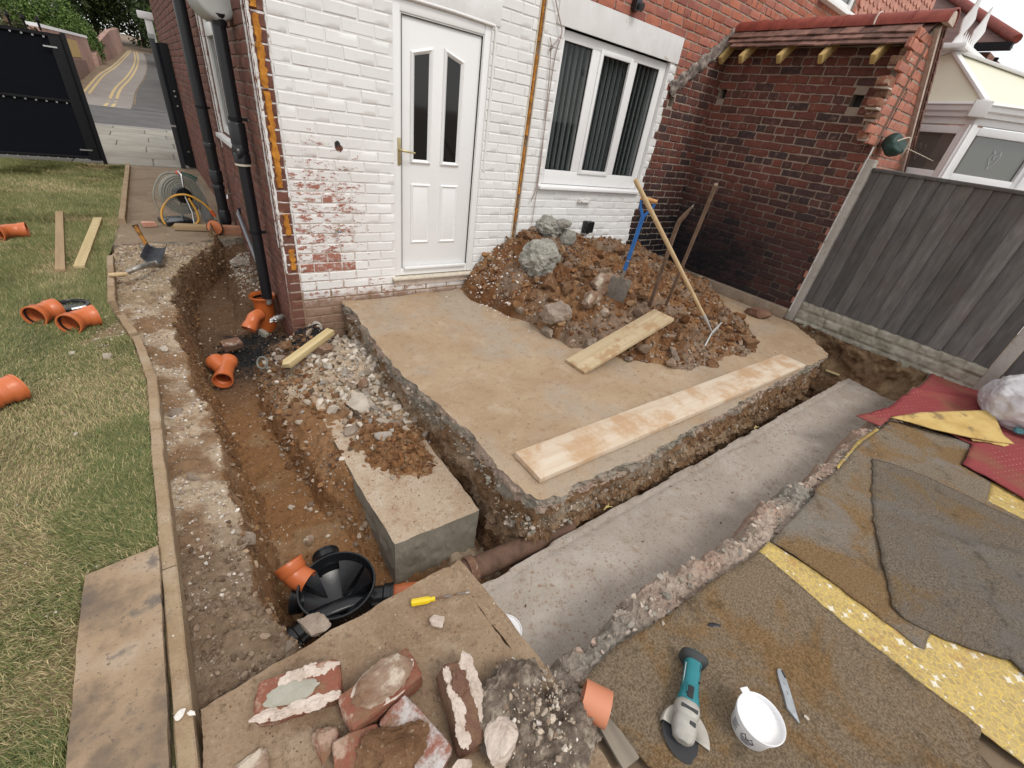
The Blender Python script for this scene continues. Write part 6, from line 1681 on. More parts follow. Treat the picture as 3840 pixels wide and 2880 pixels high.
p = np.concatenate([p, q]); stuff(stones('footing_crumbs', p, psize(len(p), .004, .022, 2.4), [(.10, .05, .03), (.16, .085, .045), (.05, .035, .03), (.24, .17, .12)], M_STONES, 95, sub=1), 'dark soil crumbs on the grey strip footing', 'crumbs')
n = 3600; ci = rs.randint(0, EZ.size, n); r_, c_ = np.divmod(ci, len(ex)); k = (EZ[r_, c_] > -.06) & (ey[r_] > -3.70); p = np.stack([ex[c_], ey[r_], EZ[r_, c_]], 1)[k]
stuff(stones('rubble', p, psize(len(p), .006, .060, 2.4), [(.42, .31, .25), (.36, .30, .25), (.48, .40, .33), (.30, .27, .23)], M_STONES, 96, sub=2), 'broken concrete bits along the near edge of the front trench', 'rubble')
n = 500; i_ = rs.randint(0, len(slab_poly) - 6, n); t_ = rs.uniform(0, 1, n); sp_ = np.array(slab_poly); p2 = sp_[i_] * (1 - t_[:, None]) + sp_[i_ + 1] * t_[:, None]
p = np.column_stack([p2 + rs.normal(0, .012, (n, 2)) , np.where(p2[:, 1] < -2.6, -.33, -.20) + rs.uniform(-.0, .15, n)])
stuff(stones('bank_stones', p, psize(n, .012, .05, 1.8), [(.33, .29, .24), (.40, .34, .28), (.24, .17, .11), (.27, .25, .21)], M_STONES, 97, sub=2), 'stones sticking out of the broken side of the slab', 'stones')

# ================================================================== TIMBER
def plank(name, label, cat, A, B, w, t, mat, roll=0.0, group=None, seed=0, bevel=.002, notch=None, up=None):
    """board in its own coordinates: x along, y across, z thickness; A,B = centres of the upper face ends"""
    A, B = Vector(A), Vector(B); d = (B - A); L = d.length; d.normalize()
    y = Vector((0, 0, 1)).cross(d).normalized() if up is None else Vector(up).cross(d).normalized(); z = d.cross(y)
    m = MB(); n = max(6, int(L / .12)); rn = random.Random(seed); rings = []
    for i in range(n + 1):
        x = L * i / n; j = lambda s=.0012: rn.uniform(-s, s)
        rings.append([(x, -w / 2 + j(), -t + j()), (x, w / 2 + j(), -t + j()), (x, w / 2 + j(), j(.0006)), (x, 0 + j(), -.0006 + j(.0006)), (x, -w / 2 + j(), j(.0006))])
    if notch:
        for k in range(5): rings[0][k] = (rings[0][k][0] + notch[k], rings[0][k][1], rings[0][k][2])
    m.rings([[Vector(p) for p in r_] for r_ in rings])
    o = m.build(name, mat, None, bevel=bevel)
    M4 = Matrix((d, y, z)).transposed().to_4x4(); M4.translation = A
    o.matrix_basis = M4 @ Matrix.Rotation(roll, 4, 'X')
    return tag(o, label, cat, group)
ZP = .042
fl_, bl_, br_, fr_ = DZ(1165, 1035, ZP), DZ(1115, 975, ZP), DZ(1688, 767, ZP), DZ(1742, 785, ZP)
plank('scaffold_board', 'long pale scaffold board lying along the front edge of the slab', 'board', (fl_ + bl_) / 2, (br_ + fr_) / 2, (fl_ - bl_).length, .038, M_BOARDL, seed=1, bevel=.004)
p0 = (DZ(1220, 775, .03) + DZ(1265, 805, .03)) / 2; p1 = (DZ(1458, 690, .34) + DZ(1413, 665, .34)) / 2
plank('plank', 'short weathered plank propped on the front of the soil heap', 'plank', p0, p1, .225, .034, M_PLANK, seed=2, bevel=.004)
def flat_board(name, label, cat, q, z, t, mat, seed, group=None):
    P = [DZ(u, v, z) for u, v in q]; A = (P[0] + P[1]) / 2; B = (P[2] + P[3]) / 2
    return plank(name, label, cat, A, B, ((P[0] - P[1]).length + (P[2] - P[3]).length) / 2, t, mat, seed=seed, group=group)
flat_board('batten', 'dull brown flat batten lying on the lawn, left of the yellow one', 'batten', [(118, 581), (141, 581), (135, 456), (120, 456)], .035, .028, M_TIMBERP, 3)
flat_board('batten', 'narrow yellow batten lying slantwise on the lawn', 'batten', [(162, 573), (178, 575), (218, 471), (204, 468)], .035, .028, M_TIMBER, 4)
z4b = lambda u, v, z: PZ(850 + u / 3.318, 950 + v / 3.318, z)
plank('timber_offcut', 'splintered yellow timber offcut across the trench rubble by the house corner', 'timber', z4b(710, 1370, -.22), z4b(1290, 940, -.12), .075, .05, M_TIMBER, seed=5, notch=(.02, -.01, .03, -.02, .015))
flat_board('wood_strip', 'flat grey wooden strip lying between the rubble mass and the carpet', 'strip', [(1250, 1492), (1280, 1470), (1385, 1640), (1345, 1659)], .012, .018, mk_wood('grey_wet_wood', [(.3, (.17, .145, .115)), (.6, (.25, .215, .17))], 0, 4), 6)
plank('wood_splinter', 'thin wood splinter at the far end of the strip footing under the slab', 'splinter', PZ(2700 + 660 / 1.659, 1000 + 640 / 1.659, -.33), PZ(2700 + 745 / 1.659, 1000 + 672 / 1.659, -.33), .04, .015, M_TIMBER, seed=7)
for k, (u, v) in enumerate([(800, 835), (1570, 420)]):
    m = MB(); p = zls(u, v); p = PZ(1700 + u / 1.383, 1300 + v / 1.383, -.343); m.tube([p + Vector((-.035, 0, 0)), p + Vector((0, .008, .006)), p + Vector((.035, -.012, .002))], [.003, .007, .002], 6, flat=.4); m.tube([p, p + Vector((.03, .02, .004))], [.005, .002], 6, flat=.4)
    tag(m.build('dry_leaf', plain('dry_leaf_yellow', (.52, .42, .16), .7), None, smooth=60), ['dry yellow leaf on the strip footing nearest the slab corner', 'dry yellow leaf on the strip footing by the pale patch'][k], 'leaf')

# paving flag beside the kerb
fpts = [DZ(*p, .03) for p in ((150, 1659), (187, 1230), (345, 1178), (380, 1640))]
x0, x1 = fpts[1].x, fpts[2].x
o = ragged('paving_flag', [(x0 + .002, -3.55), (-.965, -3.55), (-.972, -2.332), (x0, -2.36)], .034, -.02, 4, .003, M_FLAG, 151, jag=.002, topmat=M_FLAG)
tag(o, 'large blotched concrete paving flag lying on the lawn against the kerb', 'flag')

# ================================================================== TOOLS ON THE HEAP
# spade
T = hit(1327 * DS, 648 * DS, Hall)
top = reach(1404 * DS, 424 * DS, T, 1.03)
ax = (top - T).normalized(); sidev = ax.cross(ray(1360 * DS, 560 * DS)).normalized(); nrm = sidev.cross(ax)
sp = thing('spade', 'blue shafted digging spade with wooden handle stuck in the soil heap', 'spade', T)
bl = MB(); rows = []
for i, (h, w) in enumerate(((0, .085), (.03, .092), (.12, .096), (.22, .098), (.262, .097), (.268, .085))):
    row = [T - ax * .02 + ax * h + sidev * (w * s) + nrm * (.012 * (s * s) + .0) for s in (-1, -.6, -.2, .2, .6, 1)]
    rows.append(row + [p + nrm * .004 for p in row[::-1]])
bl.rings(rows); bl.build('blade', M_STEELW, sp, smooth=50)
s0 = T + ax * .25
MB().tube([T + ax * .20, s0, T + ax * .30, T + ax * .36], [.010, .015, .017, .0165], 10).build('socket', M_STEELW, sp, smooth=50)
MB().tube([T + ax * .345, T + ax * .6, T + ax * .86], .0185, 12).build('shaft', M_BLUE, sp, smooth=50)
MB().tube([T + ax * .44, T + ax * .45], .0195, 12).build('band', M_CHROME, sp, smooth=50)
hb0 = T + ax * .86
for s in (-1, 1): MB().tube([hb0 - ax * .01, hb0 + ax * .03 + sidev * s * .022, hb0 + ax * .085 + sidev * s * .052, hb0 + ax * .135 + sidev * s * .058], [.015, .013, .011, .010], 8).build('yoke', M_BLUE, sp, smooth=50)
MB().tube([hb0 + ax * .14 - sidev * .068, hb0 + ax * .142, hb0 + ax * .14 + sidev * .068], [.015, .017, .015], 10).build('grip', mk_wood('orange_grip', [(.3, (.42, .20, .07)), (.6, (.56, .30, .12))], 0, 6, rough=.5), sp, smooth=50)
# rake
hd = hit(1538 * DS, 728 * DS, Hall) + Vector((0, 0, .03))
tp_ = reach(1372 * DS, 388 * DS, hd, 1.72)
rk = thing('garden_rake', 'long wooden handled garden rake leaning over the soil heap, head down', 'rake', hd)
ax = (tp_ - hd).normalized()
MB().tube([hd + ax * .16, hd + ax * .5, hd + ax * 1.1, tp_], [.014, .0165, .0175, .017], 10).build('handle', M_HANDLE, rk, smooth=60)
MB().tube([hd + ax * .03, hd + ax * .10, hd + ax * .20, hd + ax * .27], [.007, .009, .017, .018], 10).build('ferrule', plain('pale_grey_steel', (.42, .42, .40), .5, .3), rk, smooth=60)
hs = (RIGHT * .67 + UP * .74 + FWD * .35).normalized()
MB().tube([hd - hs * .17 + Vector((0, 0, .0)), hd + ax * .03, hd + hs * .17], .009, 8).build('head_bar', plain('bare_steel', (.40, .39, .37), .45, .5), rk, smooth=60)
tn = UP * -.75 - RIGHT * .45 + FWD * .2
for k in range(12):
    p = hd + hs * (-.165 + .03 * k) + ax * (.03 * (1 - abs(-.165 + .03 * k) / .17)); MB().tube([p, p + tn.normalized() * .02, p + tn.normalized() * .065 - ax * .01], [.005, .0045, .002], 6).build('tine', M_CHROME, rk, smooth=60)
# two old bars
b0 = hit(1405 * DS, 655 * DS, Hall) - Vector((0, 0, .03)); b1 = reach(1462 * DS, 490 * DS, b0, .95)
a_ = (b1 - b0).normalized(); b2_ = reach(1495 * DS, 447 * DS, b1, .24)
pk = thing('crowbar', 'old dark iron crowbar with a bent claw tip standing in the heap', 'crowbar', b0)
MB().tube(smoothline([b0, b0 + a_ * .5, b1, b1 + (b2_ - b1) * .45 + a_ * .02, b2_], 6), [.019] * 19 + [.017, .015, .013, .011, .009, .006][:6], 9).build('bar', M_OLDHANDLE, pk, smooth=60)
MB().tube([b2_, b2_ + (b2_ - b1).normalized() * .02], [.006, .003], 6).build('claw', M_CHROME, pk, smooth=60)
q0 = hit(1438 * DS, 660 * DS, Hall) - Vector((0, 0, .03)); q1 = reach(1547 * DS, 398 * DS, q0, 1.55)
o = MB().tube([q0, (q0 + q1) / 2, q1], [.0145, .015, .014], 9).build('pole', M_OLDHANDLE, None, smooth=60); tag(o, 'thin brown wooden pole leaning in front of the sooty wall', 'pole')

# ================================================================== DRAINAGE
def bend(name, label, mouth, d0, d1, mat=M_ORANGE, r=.063, L0=.07, L1=.07, Rb=.11, sock0=True, sock1=False, cat='pipe bend', group=None, parent=None):
    """drain bend: mouth centre, outward direction of the mouth, direction in which the other end leaves"""
    mouth = Vector(mouth); d0 = Vector(d0).normalized(); d1 = Vector(d1).normalized()
    a = mouth - d0 * L0; th = math.acos(max(-1, min(1, (-d0).dot(d1)))); tl_ = Rb * math.tan(th / 2)
    j = a - d0 * tl_; b = j + d1 * tl_; e = b + d1 * L1
    pts = [mouth, mouth - d0 * .048, mouth - d0 * .056, a]; rad = ([r + .009, r + .009, r, r] if sock0 else [r, r, r, r])
    c = bez(a, a - d0 * tl_ * .55, b - d1 * tl_ * .55, b, 9)[1:]
    pts += c; rad += [r] * len(c)
    if sock1: pts += [e - d1 * .056, e - d1 * .048, e]; rad += [r, r + .009, r + .009]
    else: pts += [e]; rad += [r]
    o_ = thing(name, label, cat, Vector((mouth.x, mouth.y, min(mouth.z, e.z) - r)), group)
    body = MB().pipe(pts, rad, .0055, 28).build('body', mat, o_, smooth=50)
    if sock0: MB().pipe([mouth + d0 * .001, mouth - d0 * .012], [r + .0125, r + .0125], .010, 28).build('socket_rim', mat, o_, smooth=50)
    if sock0: MB().pipe([mouth - d0 * .012, mouth - d0 * .022], [r + .0035, r + .0035], .010, 28).build('seal_ring', M_BLACK, o_, smooth=50)
    if sock1: MB().pipe([e + d1 * .001, e - d1 * .012], [r + .0125, r + .0125], .010, 28).build('socket_rim', mat, o_, smooth=50)
    return o_
G = 'orange drain fittings on the lawn'
cz = .07
m1 = DZ(73, 684, cz); bk1 = DZ(118, 662, cz); d = (m1 - bk1).normalized()
bend('pipe_bend', 'orange drain bend on the lawn, left of the pair, open socket towards us', m1, (d.x, d.y, .0), (.75, .65, -.05), L0=.06, L1=.06, Rb=.12, sock1=True, group=G)
m2 = DZ(148, 701, cz); bk2 = DZ(185, 680, cz); d = (m2 - bk2).normalized()
bend('pipe_bend', 'orange drain bend on the lawn, right of the pair, open mouth towards us', m2, (d.x, d.y, .0), (.92, .38, .0), L0=.06, L1=.05, Rb=.12, sock1=True, group=G)
rp_ = DZ(152, 661, .02); rg = thing('rubber_ring', 'black rubber inspection ring lying behind the pair of orange bends', 'ring', rp_)
MB().lathe([(.105, 0), (.115, .012), (.112, .03), (.095, .034), (.085, .02), (.09, 0)], rp_ - Vector((0, 0, .015)), (0, 0, 1), 32).build('ring', M_BLACK, rg, smooth=50)
MB().lathe([(.088, .012), (.0, .014)], rp_ - Vector((0, 0, .015)), (0, 0, 1), 32).build('lid', M_BLACKP, rg, smooth=50)
MB().tube([rp_ + Vector((.02, -.1, .01)), rp_ + Vector((.10, -.08, .015))], .014, 8).build('clip', M_CHROME, rg, smooth=50)
m3 = DZ(-10, 505, cz); bend('pipe_bend', 'orange drain bend at the left edge beside the battens', m3, (-.5, -.85, 0), (.92, .05, .0), L0=.07, L1=.06, Rb=.13, sock1=True, group=G)
m4 = DZ(22, 852, .075); bend('pipe_bend', 'orange drain bend cut by the left edge of the picture in the worn grass', m4 + Vector((-.10, .0, 0)), (-.9, -.42, 0), (.75, .6, 0), L0=.06, L1=.06, Rb=.10, sock1=True, group=G)
# Y junction in the trench
fz = -.46
ym = DZ(481, 822, fz); yt = DZ(500, 757, fz + .02); d = (yt - ym).normalized()
yj = thing('y_junction', 'orange drain Y junction lying loose in the side trench', 'junction', ym - Vector((0, 0, .06)))
MB().pipe([ym, ym + d * .05, ym + d * .058, ym + d * .20, ym + d * .25, ym + d * .258, ym + d * .31], [.072, .072, .062, .062, .062, .071, .071], .0055, 28).build('body', M_ORANGE, yj, smooth=50)
MB().pipe([ym - d * .002, ym + d * .012], [.0755, .0755], .010, 28).build('socket_rim', M_ORANGE, yj, smooth=50)
yb = DZ(462, 778, fz + .02); jb = ym + d * .13; db = (yb - jb).normalized()
MB().pipe([jb + db * .03, jb + db * .14, jb + db * .15, jb + db * .20], [.061, .061, .071, .071], .0055, 28).build('branch', M_ORANGE, yj, smooth=50)
kb = DZ(497, 757, -.42)
bk = MB(); bk.box((0, 0, 0), (.16, .10, .075)); bk = bk.build('brick', M_OLDBD, None, bevel=.016, jit=.004); bk.matrix_basis = Matrix.Translation(yt + d * .055 + Vector((0.0, 0, .03))) @ Matrix.Rotation(.3, 4, 'Z') @ Matrix.Rotation(.25, 4, 'X')
tag(bk, 'grey brick end standing behind the Y junction in the trench', 'brick')
# gully at the house corner
gc = PZ(850 + 440 / 3.318, 950 + 515 / 3.318, -.10)
gu = thing('drain_gully', 'orange drain gully under the black downpipe at the house corner', 'gully', gc - Vector((0, 0, .36)))
MB().lathe([(.112, .0), (.115, -.008), (.112, -.02), (.098, -.04), (.088, -.075), (.086, -.30), (.080, -.37), (.02, -.40), (.0, -.40)], gc, (0, 0, 1), 36).build('body', M_ORANGED, gu, smooth=50)
MB().lathe([(.110, .001), (.096, -.01), (.088, -.04), (.080, -.08), (.078, -.16)], gc, (0, 0, 1), 36).build('inner_wall', M_ORANGED, gu, smooth=50)
MB().lathe([(.094, -.03), (.085, -.035), (.084, -.16), (.0, -.165)], gc, (0, 0, 1), 36).build('inner_cup', M_BLACK, gu, smooth=50)
MB().lathe([(.1165, -.004), (.119, -.010), (.1165, -.018)], gc, (0, 0, 1), 36).build('rim', M_ORANGED, gu, smooth=50)
gm_ = PZ(850 + 290 / 3.318, 950 + 855 / 3.318, -.30)
s_ = gc + Vector((-.03, -.04, -.17)); dd = (Vector((gm_.x - gc.x, gm_.y - gc.y, 0))).normalized()
e1_ = s_ + dd * .12; e2_ = e1_ + (dd * .75 + Vector((0, 0, -.66))).normalized() * .13
MB().pipe([s_ + dd * .04, s_ + dd * .10, e1_, e1_ + (e2_ - e1_) * .3, e1_ + (e2_ - e1_) * .55, e1_ + (e2_ - e1_) * .6, e2_], [.057, .057, .057, .058, .058, .065, .065], .0055, 28).build('outlet_bend', M_ORANGE, gu, smooth=50)
MB().box(gc + Vector((-.06, -.08, -.40)), (.05, .10, .12), rotm(.5, .3)).build('packing_brick', M_MORTG, gu, bevel=.01)
# silver foil scrap by the gully
fo = PZ(850 + 640 / 3.318, 950 + 840 / 3.318, -.28)
tag(rock('foil_scrap', fo + Vector((0, 0, .03)), (.16, .07, .06), plain('crumpled_foil', (.62, .62, .60), .25, .7), 611, sub=3, rough=.25, planes=6, rot=rotm(.5)), 'crumpled silver foil scrap beside the gully', 'foil')
# glass bottle neck ring
gr_ = PZ(850 + 450 / 3.318, 950 + 1400 / 3.318, -.34)
tag(MB().tube([gr_ + (RIGHT * math.cos(a) + UP * 1.15 * math.sin(a)) * .042 + Vector((0, 0, .03)) for a in np.linspace(0, 2 * PI, 24, endpoint=False)], .008, 8, closed=True).build('old_pipe_end', plain('dirty_glass_grey', (.16, .17, .15), .3), None, smooth=60), 'dirty grey round pipe end sticking out of the trench rubble', 'pipe end')
# inspection chamber base
cc = Vector((-.378, -2.555, -.40)); ch = thing('inspection_chamber', 'black plastic drain inspection chamber base in the near end of the trench', 'chamber', cc - Vector((0, 0, .28)))
MB().lathe([(.180, -.012), (.184, -.004), (.182, .004), (.174, .004), (.170, -.006), (.168, -.13), (.150, -.16)], cc, (0, 0, 1), 48).build('rim', M_BLACK, ch, smooth=50)
MB().lathe([(.180, -.012), (.174, -.02), (.172, -.15), (.15, -.24), (.0, -.25)], cc, (0, 0, 1), 48).build('body', M_BLACK, ch, smooth=50)
MB().lathe([(.169, -.12), (.10, -.165), (.0, -.19)], cc, (0, 0, 1), 48).build('benching', M_BLACK, ch, smooth=60)
def wedge(a0, a1, r0, h):
    m = MB(); n = 8; P_ = []
    for i in range(n + 1):
        a = a0 + (a1 - a0) * i / n; P_.append((math.cos(a) * .166, math.sin(a) * .166))
    am = (a0 + a1) / 2; tip = cc + Vector((math.cos(am) * r0, math.sin(am) * r0, -.165))
    V = [cc + Vector((x, y, -.05)) for x, y in P_] + [cc + Vector((x, y, -.16)) for x, y in P_] + [tip]
    F = [(i, i + 1, n + 2 + i, n + 1 + i) for i in range(n)] + [(i, i + 1, 2 * n + 2) for i in range(n)]
    F += [(0, n + 1, 2 * n + 2), (n, 2 * n + 2, 2 * n + 1)]
    m.add(V, F); return m.build('benching_wedge', M_BLACK, ch, smooth=50)
wedge(R(25), R(72), .03, .1); wedge(R(-15), R(20), .05, .1); wedge(R(215), R(330), .07, .1); wedge(R(112), R(140), .07, .1)
chan = [cc + Vector((-.165, -.03, -.135)), cc + Vector((-.06, -.02, -.155)), cc + Vector((.05, -.03, -.16)), cc + Vector((.165, -.07, -.16))]
MB().tube(smoothline(chan, 6), .04, 12, flat=.5).build('channel', M_BLACK, ch, smooth=60)
for (ang, zz_, L) in ((88, -.10, .27), (200, -.14, .29), (335, -.15, .27), (152, -.12, .22)):
    d = Vector((math.cos(R(ang)), math.sin(R(ang)), .0)); s = cc + d * .155 + Vector((0, 0, zz_)); e = cc + d * L + Vector((0, 0, zz_))
    MB().pipe([s, e - d * .055, e - d * .048, e - d * .014, e - d * .012, e], [.056, .056, .066, .066, .070, .070], .006, 28).build('inlet', M_BLACK, ch, smooth=50)
mo = PZ(1080, 2112, -.37); dh = cc - mo; dh.z = 0
bend('pipe_bend', 'orange bend plugged into the left side of the black chamber', mo, (-.25, .72, .62), dh.normalized() * .97 + Vector((0, 0, -.25)), r=.058, L0=.055, L1=.05, Rb=.075, sock0=True, cat='pipe bend')
d = Vector((math.cos(R(335)), math.sin(R(335)), 0)); s = cc + d * .26 + Vector((0, 0, -.15))
tag(MB().pipe([s - d * .02, s + d * .045, s + d * .05, s + d * .35], [.055, .055, .060, .060], .005, 24).build('drain_pipe', M_ORANGE, None, smooth=50), 'orange pipe leaving the chamber under the foreground slab', 'pipe')
# old clay pipe under the slab corner
cp0 = PZ(1600 + 290 / 1.693, 1900 + 400 / 1.693, -.42); cp1 = PZ(1600 + 520 / 1.693, 1900 + 300 / 1.693, -.42)
cp_ = thing('clay_pipe', 'old brown salt glazed clay pipe between the slab corner and the foreground slab', 'pipe', cp0); d = (cp1 - cp0).normalized()
MB().pipe([cp0 - d * .25, cp1 + d * .45], [.062, .062], .014, 24).build('barrel', M_CLAY, cp_, smooth=50)
MB().pipe([cp0 - d * .03, cp0 + d * .012], [.078, .078], .016, 24).build('collar', M_OLDBD, cp_, smooth=50)
# cut ring of orange pipe
z3 = lambda u, v, z: PZ(1600 + u / 1.693, 1900 + v / 1.693, z)
ra, rb = z3(1000, 1215, .055), z3(1140, 1285, .055); d = (rb - ra); d.z = 0; d.normalize()
cr_ = (ra + rb) / 2; tag(MB().pipe([cr_ - d * .045, cr_ + d * .045], [.056, .056], .006, 32).build('pipe_offcut', plain('pale_orange_plastic', (.56, .22, .12), .45, var=.12), None, smooth=50), 'short cut ring of orange pipe at the corner of the carpet', 'pipe offcut')
lid_c = z3(505, 790, -.343)
tag(MB().lathe([(.0, .006), (.068, .006), (.070, .010), (.074, .010), (.075, .0), (.0, .0)], lid_c, (0, 0, 1), 40).build('tub_lid', M_TUB, None, smooth=40), 'white plastic tub lid on the strip footing beside the slab edge', 'lid')

# ================================================================== FOREGROUND BRICKS AND RUBBLE
def z2(u, v, z): return PZ(900 + u / 1.693, 1900 + v / 1.693, z)
def loose_brick(label, e0, e1, z, mat, size=(.225, .105, .068), tilt=0.0, seed=0, pitch=0.0, group='loose old bricks on the foreground slab', cat='brick'):
    a, b = z2(*e0, z), z2(*e1, z); c = (a + b) / 2; ang = math.atan2(b.y - a.y, b.x - a.x)
    n = 10
    rs_ = np.random.RandomState(seed)
    bm = bmesh.new(); bmesh.ops.create_cube(bm, size=1.0)
    bmesh.ops.subdivide_edges(bm, edges=bm.edges, cuts=7, use_grid_fill=True)
    V = np.array([v.co[:] for v in bm.verts]); V = V / np.maximum(1e-6, np.power(np.sum(np.abs(2 * V) ** 14, 1), 1 / 14))[:, None] * 1.0
    F = np.array([[v.index for v in f.verts] for f in bm.faces]); bm.free()
    V = np.sign(V) * np.minimum(np.abs(V), .5)
    V = V * np.array(size)
    nn = fbm(V[:, 0] * 25 + seed * 3, V[:, 1] * 25, V[:, 2] * 25, 4, seed, .6); V += (V / np.linalg.norm(V, axis=1)[:, None]) * (nn * .0045)[:, None]
    k = np.sum(np.abs(V) / (np.array(size) / 2) > .86, 1) >= 2
    V = np.where(k[:, None], V * (1 - .05 * np.abs(fbm(V[:, 0] * 14, V[:, 1] * 14, V[:, 2] * 14 + seed, 3, seed + 2)))[:, None], V)
    o = mesh_np('brick', V, F, mat, None, smooth=True, sharp=32)
    o.matrix_basis = Matrix.Translation((c.x, c.y, z - size[2] / 2)) @ Matrix.Rotation(ang, 4, 'Z') @ Matrix.Rotation(tilt, 4, 'X') @ Matrix.Rotation(pitch, 4, 'Y')
    tag(o, label, cat, group); return o, o.matrix_basis.copy()
def crust(parent, M4, size, off, mat, seed, name='mortar_crust', rough=.22, planes=3):
    n_ = 5 if size[0] > .12 and size[1] < .055 else 1; rs_ = np.random.RandomState(seed); VV = []; FF = []
    for k in range(n_):
        V, F = rock_arr(seed + 7 * k, 4, rough * 1.25, planes, 2.2, (.7, .95)); sz = np.array(size) / 2
        if n_ > 1: sz = sz * np.array([.36, rs_.uniform(.75, 1.3), rs_.uniform(.85, 1.15)])
        o_ = np.array(off) + np.array([(k - (n_ - 1) / 2) / n_ * size[0], rs_.normal(0, .004) if n_ > 1 else 0, 0])
        FF.append(F + sum(map(len, VV))); VV.append(V * sz + o_)
    V = np.concatenate(VV); F = np.concatenate(FF)
    A = np.array(M4); V = V @ A[:3, :3].T + A[:3, 3]
    return mesh_np(name, V, F, mat, parent)
b1_, M1 = loose_brick('red brick with a smooth grey mortar patch, leftmost on the foreground slab', (70, 1230), (655, 1050), .090, M_OLDB, size=(.24, .115, .088), tilt=.22, seed=3)
crust(b1_, M1, (.16, .06, .014), (-.02, -.004, .044), M_MORTG, 11, rough=.10); crust(b1_, M1, (.21, .034, .022), (.0, -.042, .040), M_MORTP, 12); crust(b1_, M1, (.15, .034, .018), (.03, .036, .041), M_MORTP, 13)
b2b, M2 = loose_brick('red brick carrying a thick cap of brown mortar in the middle of the foreground', (680, 1300), (1095, 985), .088, M_OLDB, size=(.245, .118, .082), seed=5, tilt=-.04)
crust(b2b, M2, (.19, .115, .045), (.012, .008, .045), M_CLODP, 21, rough=.12); crust(b2b, M2, (.205, .125, .026), (.010, .006, .036), M_MORTP, 22, rough=.10)
b3, M3 = loose_brick('whitewashed brick lying under the soil covered lump', (985, 1290), (1265, 1610), .075, M_OLDBW, seed=7, tilt=.12)
b4, M4_ = loose_brick('upright muddy brick with pale mortar against the rubble mass', (1365, 1035), (1500, 1420), .10, M_OLDBD, size=(.235, .11, .09), seed=9, pitch=.10, tilt=-.25)
crust(b4, M4_, (.20, .05, .022), (-.02, .034, .042), M_MORTP, 41); crust(b4, M4_, (.07, .05, .03), (-.05, -.02, .05), M_OLDBD, 42); crust(b4, M4_, (.19, .035, .02), (-.0, -.042, .040), M_MORTP, 43)
loose_brick('broken red brick end showing beside the soil covered lump', (690, 1560), (800, 1510), .065, M_OLDB, size=(.13, .10, .06), seed=11, tilt=.3)
def fgrock(u, v, size, mat, label, seed, cat='rock', z=.03, planes=10, keep=(.5, .8), rough=.1, rot=None, sub=5):
    o = rock('rock', z2(u, v, z), size, mat, seed, sub=sub, planes=planes, keep=keep, rough=rough, rot=rot); return tag(o, label, cat)
fgrock(540, 1485, (.115, .17, .09), M_OLDB, 'pinkish brick fragment between the two big bricks', 621, rot=rotm(.1), planes=16, keep=(.36, .66))
fgrock(1010, 1590, (.24, .16, .13), M_CLOD, 'soil covered brown lump at the bottom edge in front of the whitewashed brick', 622, z=.06, planes=9, keep=(.55, .85), rot=rotm(-.4), rough=.2, sub=6)
fgrock(1245, 725, (.075, .085, .05), M_MORTP, 'angular pinkish mortar fragment below the screwdriver', 623, planes=14, keep=(.35, .75), z=.02)
fgrock(70, 1660, (.15, .11, .035), M_CLODP, 'flat tan stone at the bottom edge left of the bricks', 624, z=.010, planes=14, keep=(.4, .75), rot=rotm(.3))
fgrock(1400, 1655, (.07, .06, .05), M_MORTP, 'white mortar piece at the bottom edge', 625, z=.05)
fgrock(470, 760, (.13, .10, .08), M_GREYROCK, 'squared grey stone at the lip of the chamber pit', 626, z=-.03, planes=12, keep=(.45, .7))
mp = thing('rubble_mass', 'large lump of gravelly old mortar and brick at the bottom beside the carpet', 'rubble', z3(650, 1400, 0))
rock('mortar_mass', z3(560, 1330, .05), (.34, .26, .20), M_CRUST, 631, mp, rotm(.6), sub=6, rough=.16, planes=7, keep=(.6, .9), freq=2.4)
rock('mortar_mass', z3(820, 1480, .03), (.30, .22, .16), M_CRUST, 632, mp, rotm(.2), sub=6, rough=.16, planes=7, keep=(.6, .9), freq=2.4)
rock('brick_piece', z3(480, 1520, .08), (.16, .13, .12), M_MORTP, 633, mp, rotm(.9), sub=5, rough=.10, planes=9, keep=(.5, .8))
n = 500; rs2 = np.random.RandomState(5); cA = z3(660, 1400, 0); a = rs2.uniform(0, 2 * PI, n); r_ = np.sqrt(rs2.uniform(0, 1, n)) * .20
p = np.column_stack([cA.x + np.cos(a) * r_ * .8, cA.y + np.sin(a) * r_, np.maximum(0, .145 * (1 - (r_ / .22) ** 2)) + rs2.uniform(-.01, .02, n)])
stones('loose_bits', p, psize(n, .008, .032, 2.0), RUBP + PALEP, M_STONES, 98, sub=2, parent=mp)['kind'] = 'stuff'
for k, (u, v, s, lb) in enumerate([(385, 1545, .045, 'white chip at the corner of the kerb and the foreground slab'), (415, 1540, .03, 'smaller white chip beside the kerb end')]):
    tag(rock('mortar_chip', DZ(u, v, .03), (s, s * .6, s * .35), plain('white_chip', (.66, .63, .58), .8), 640 + k, sub=3, planes=9, keep=(.4, .75)), lb, 'chip')

# ================================================================== SMALL TOOLS IN FRONT
z4 = lambda u, v, z: PZ(2300 + u / 2.765, 2300 + v / 2.765, z)
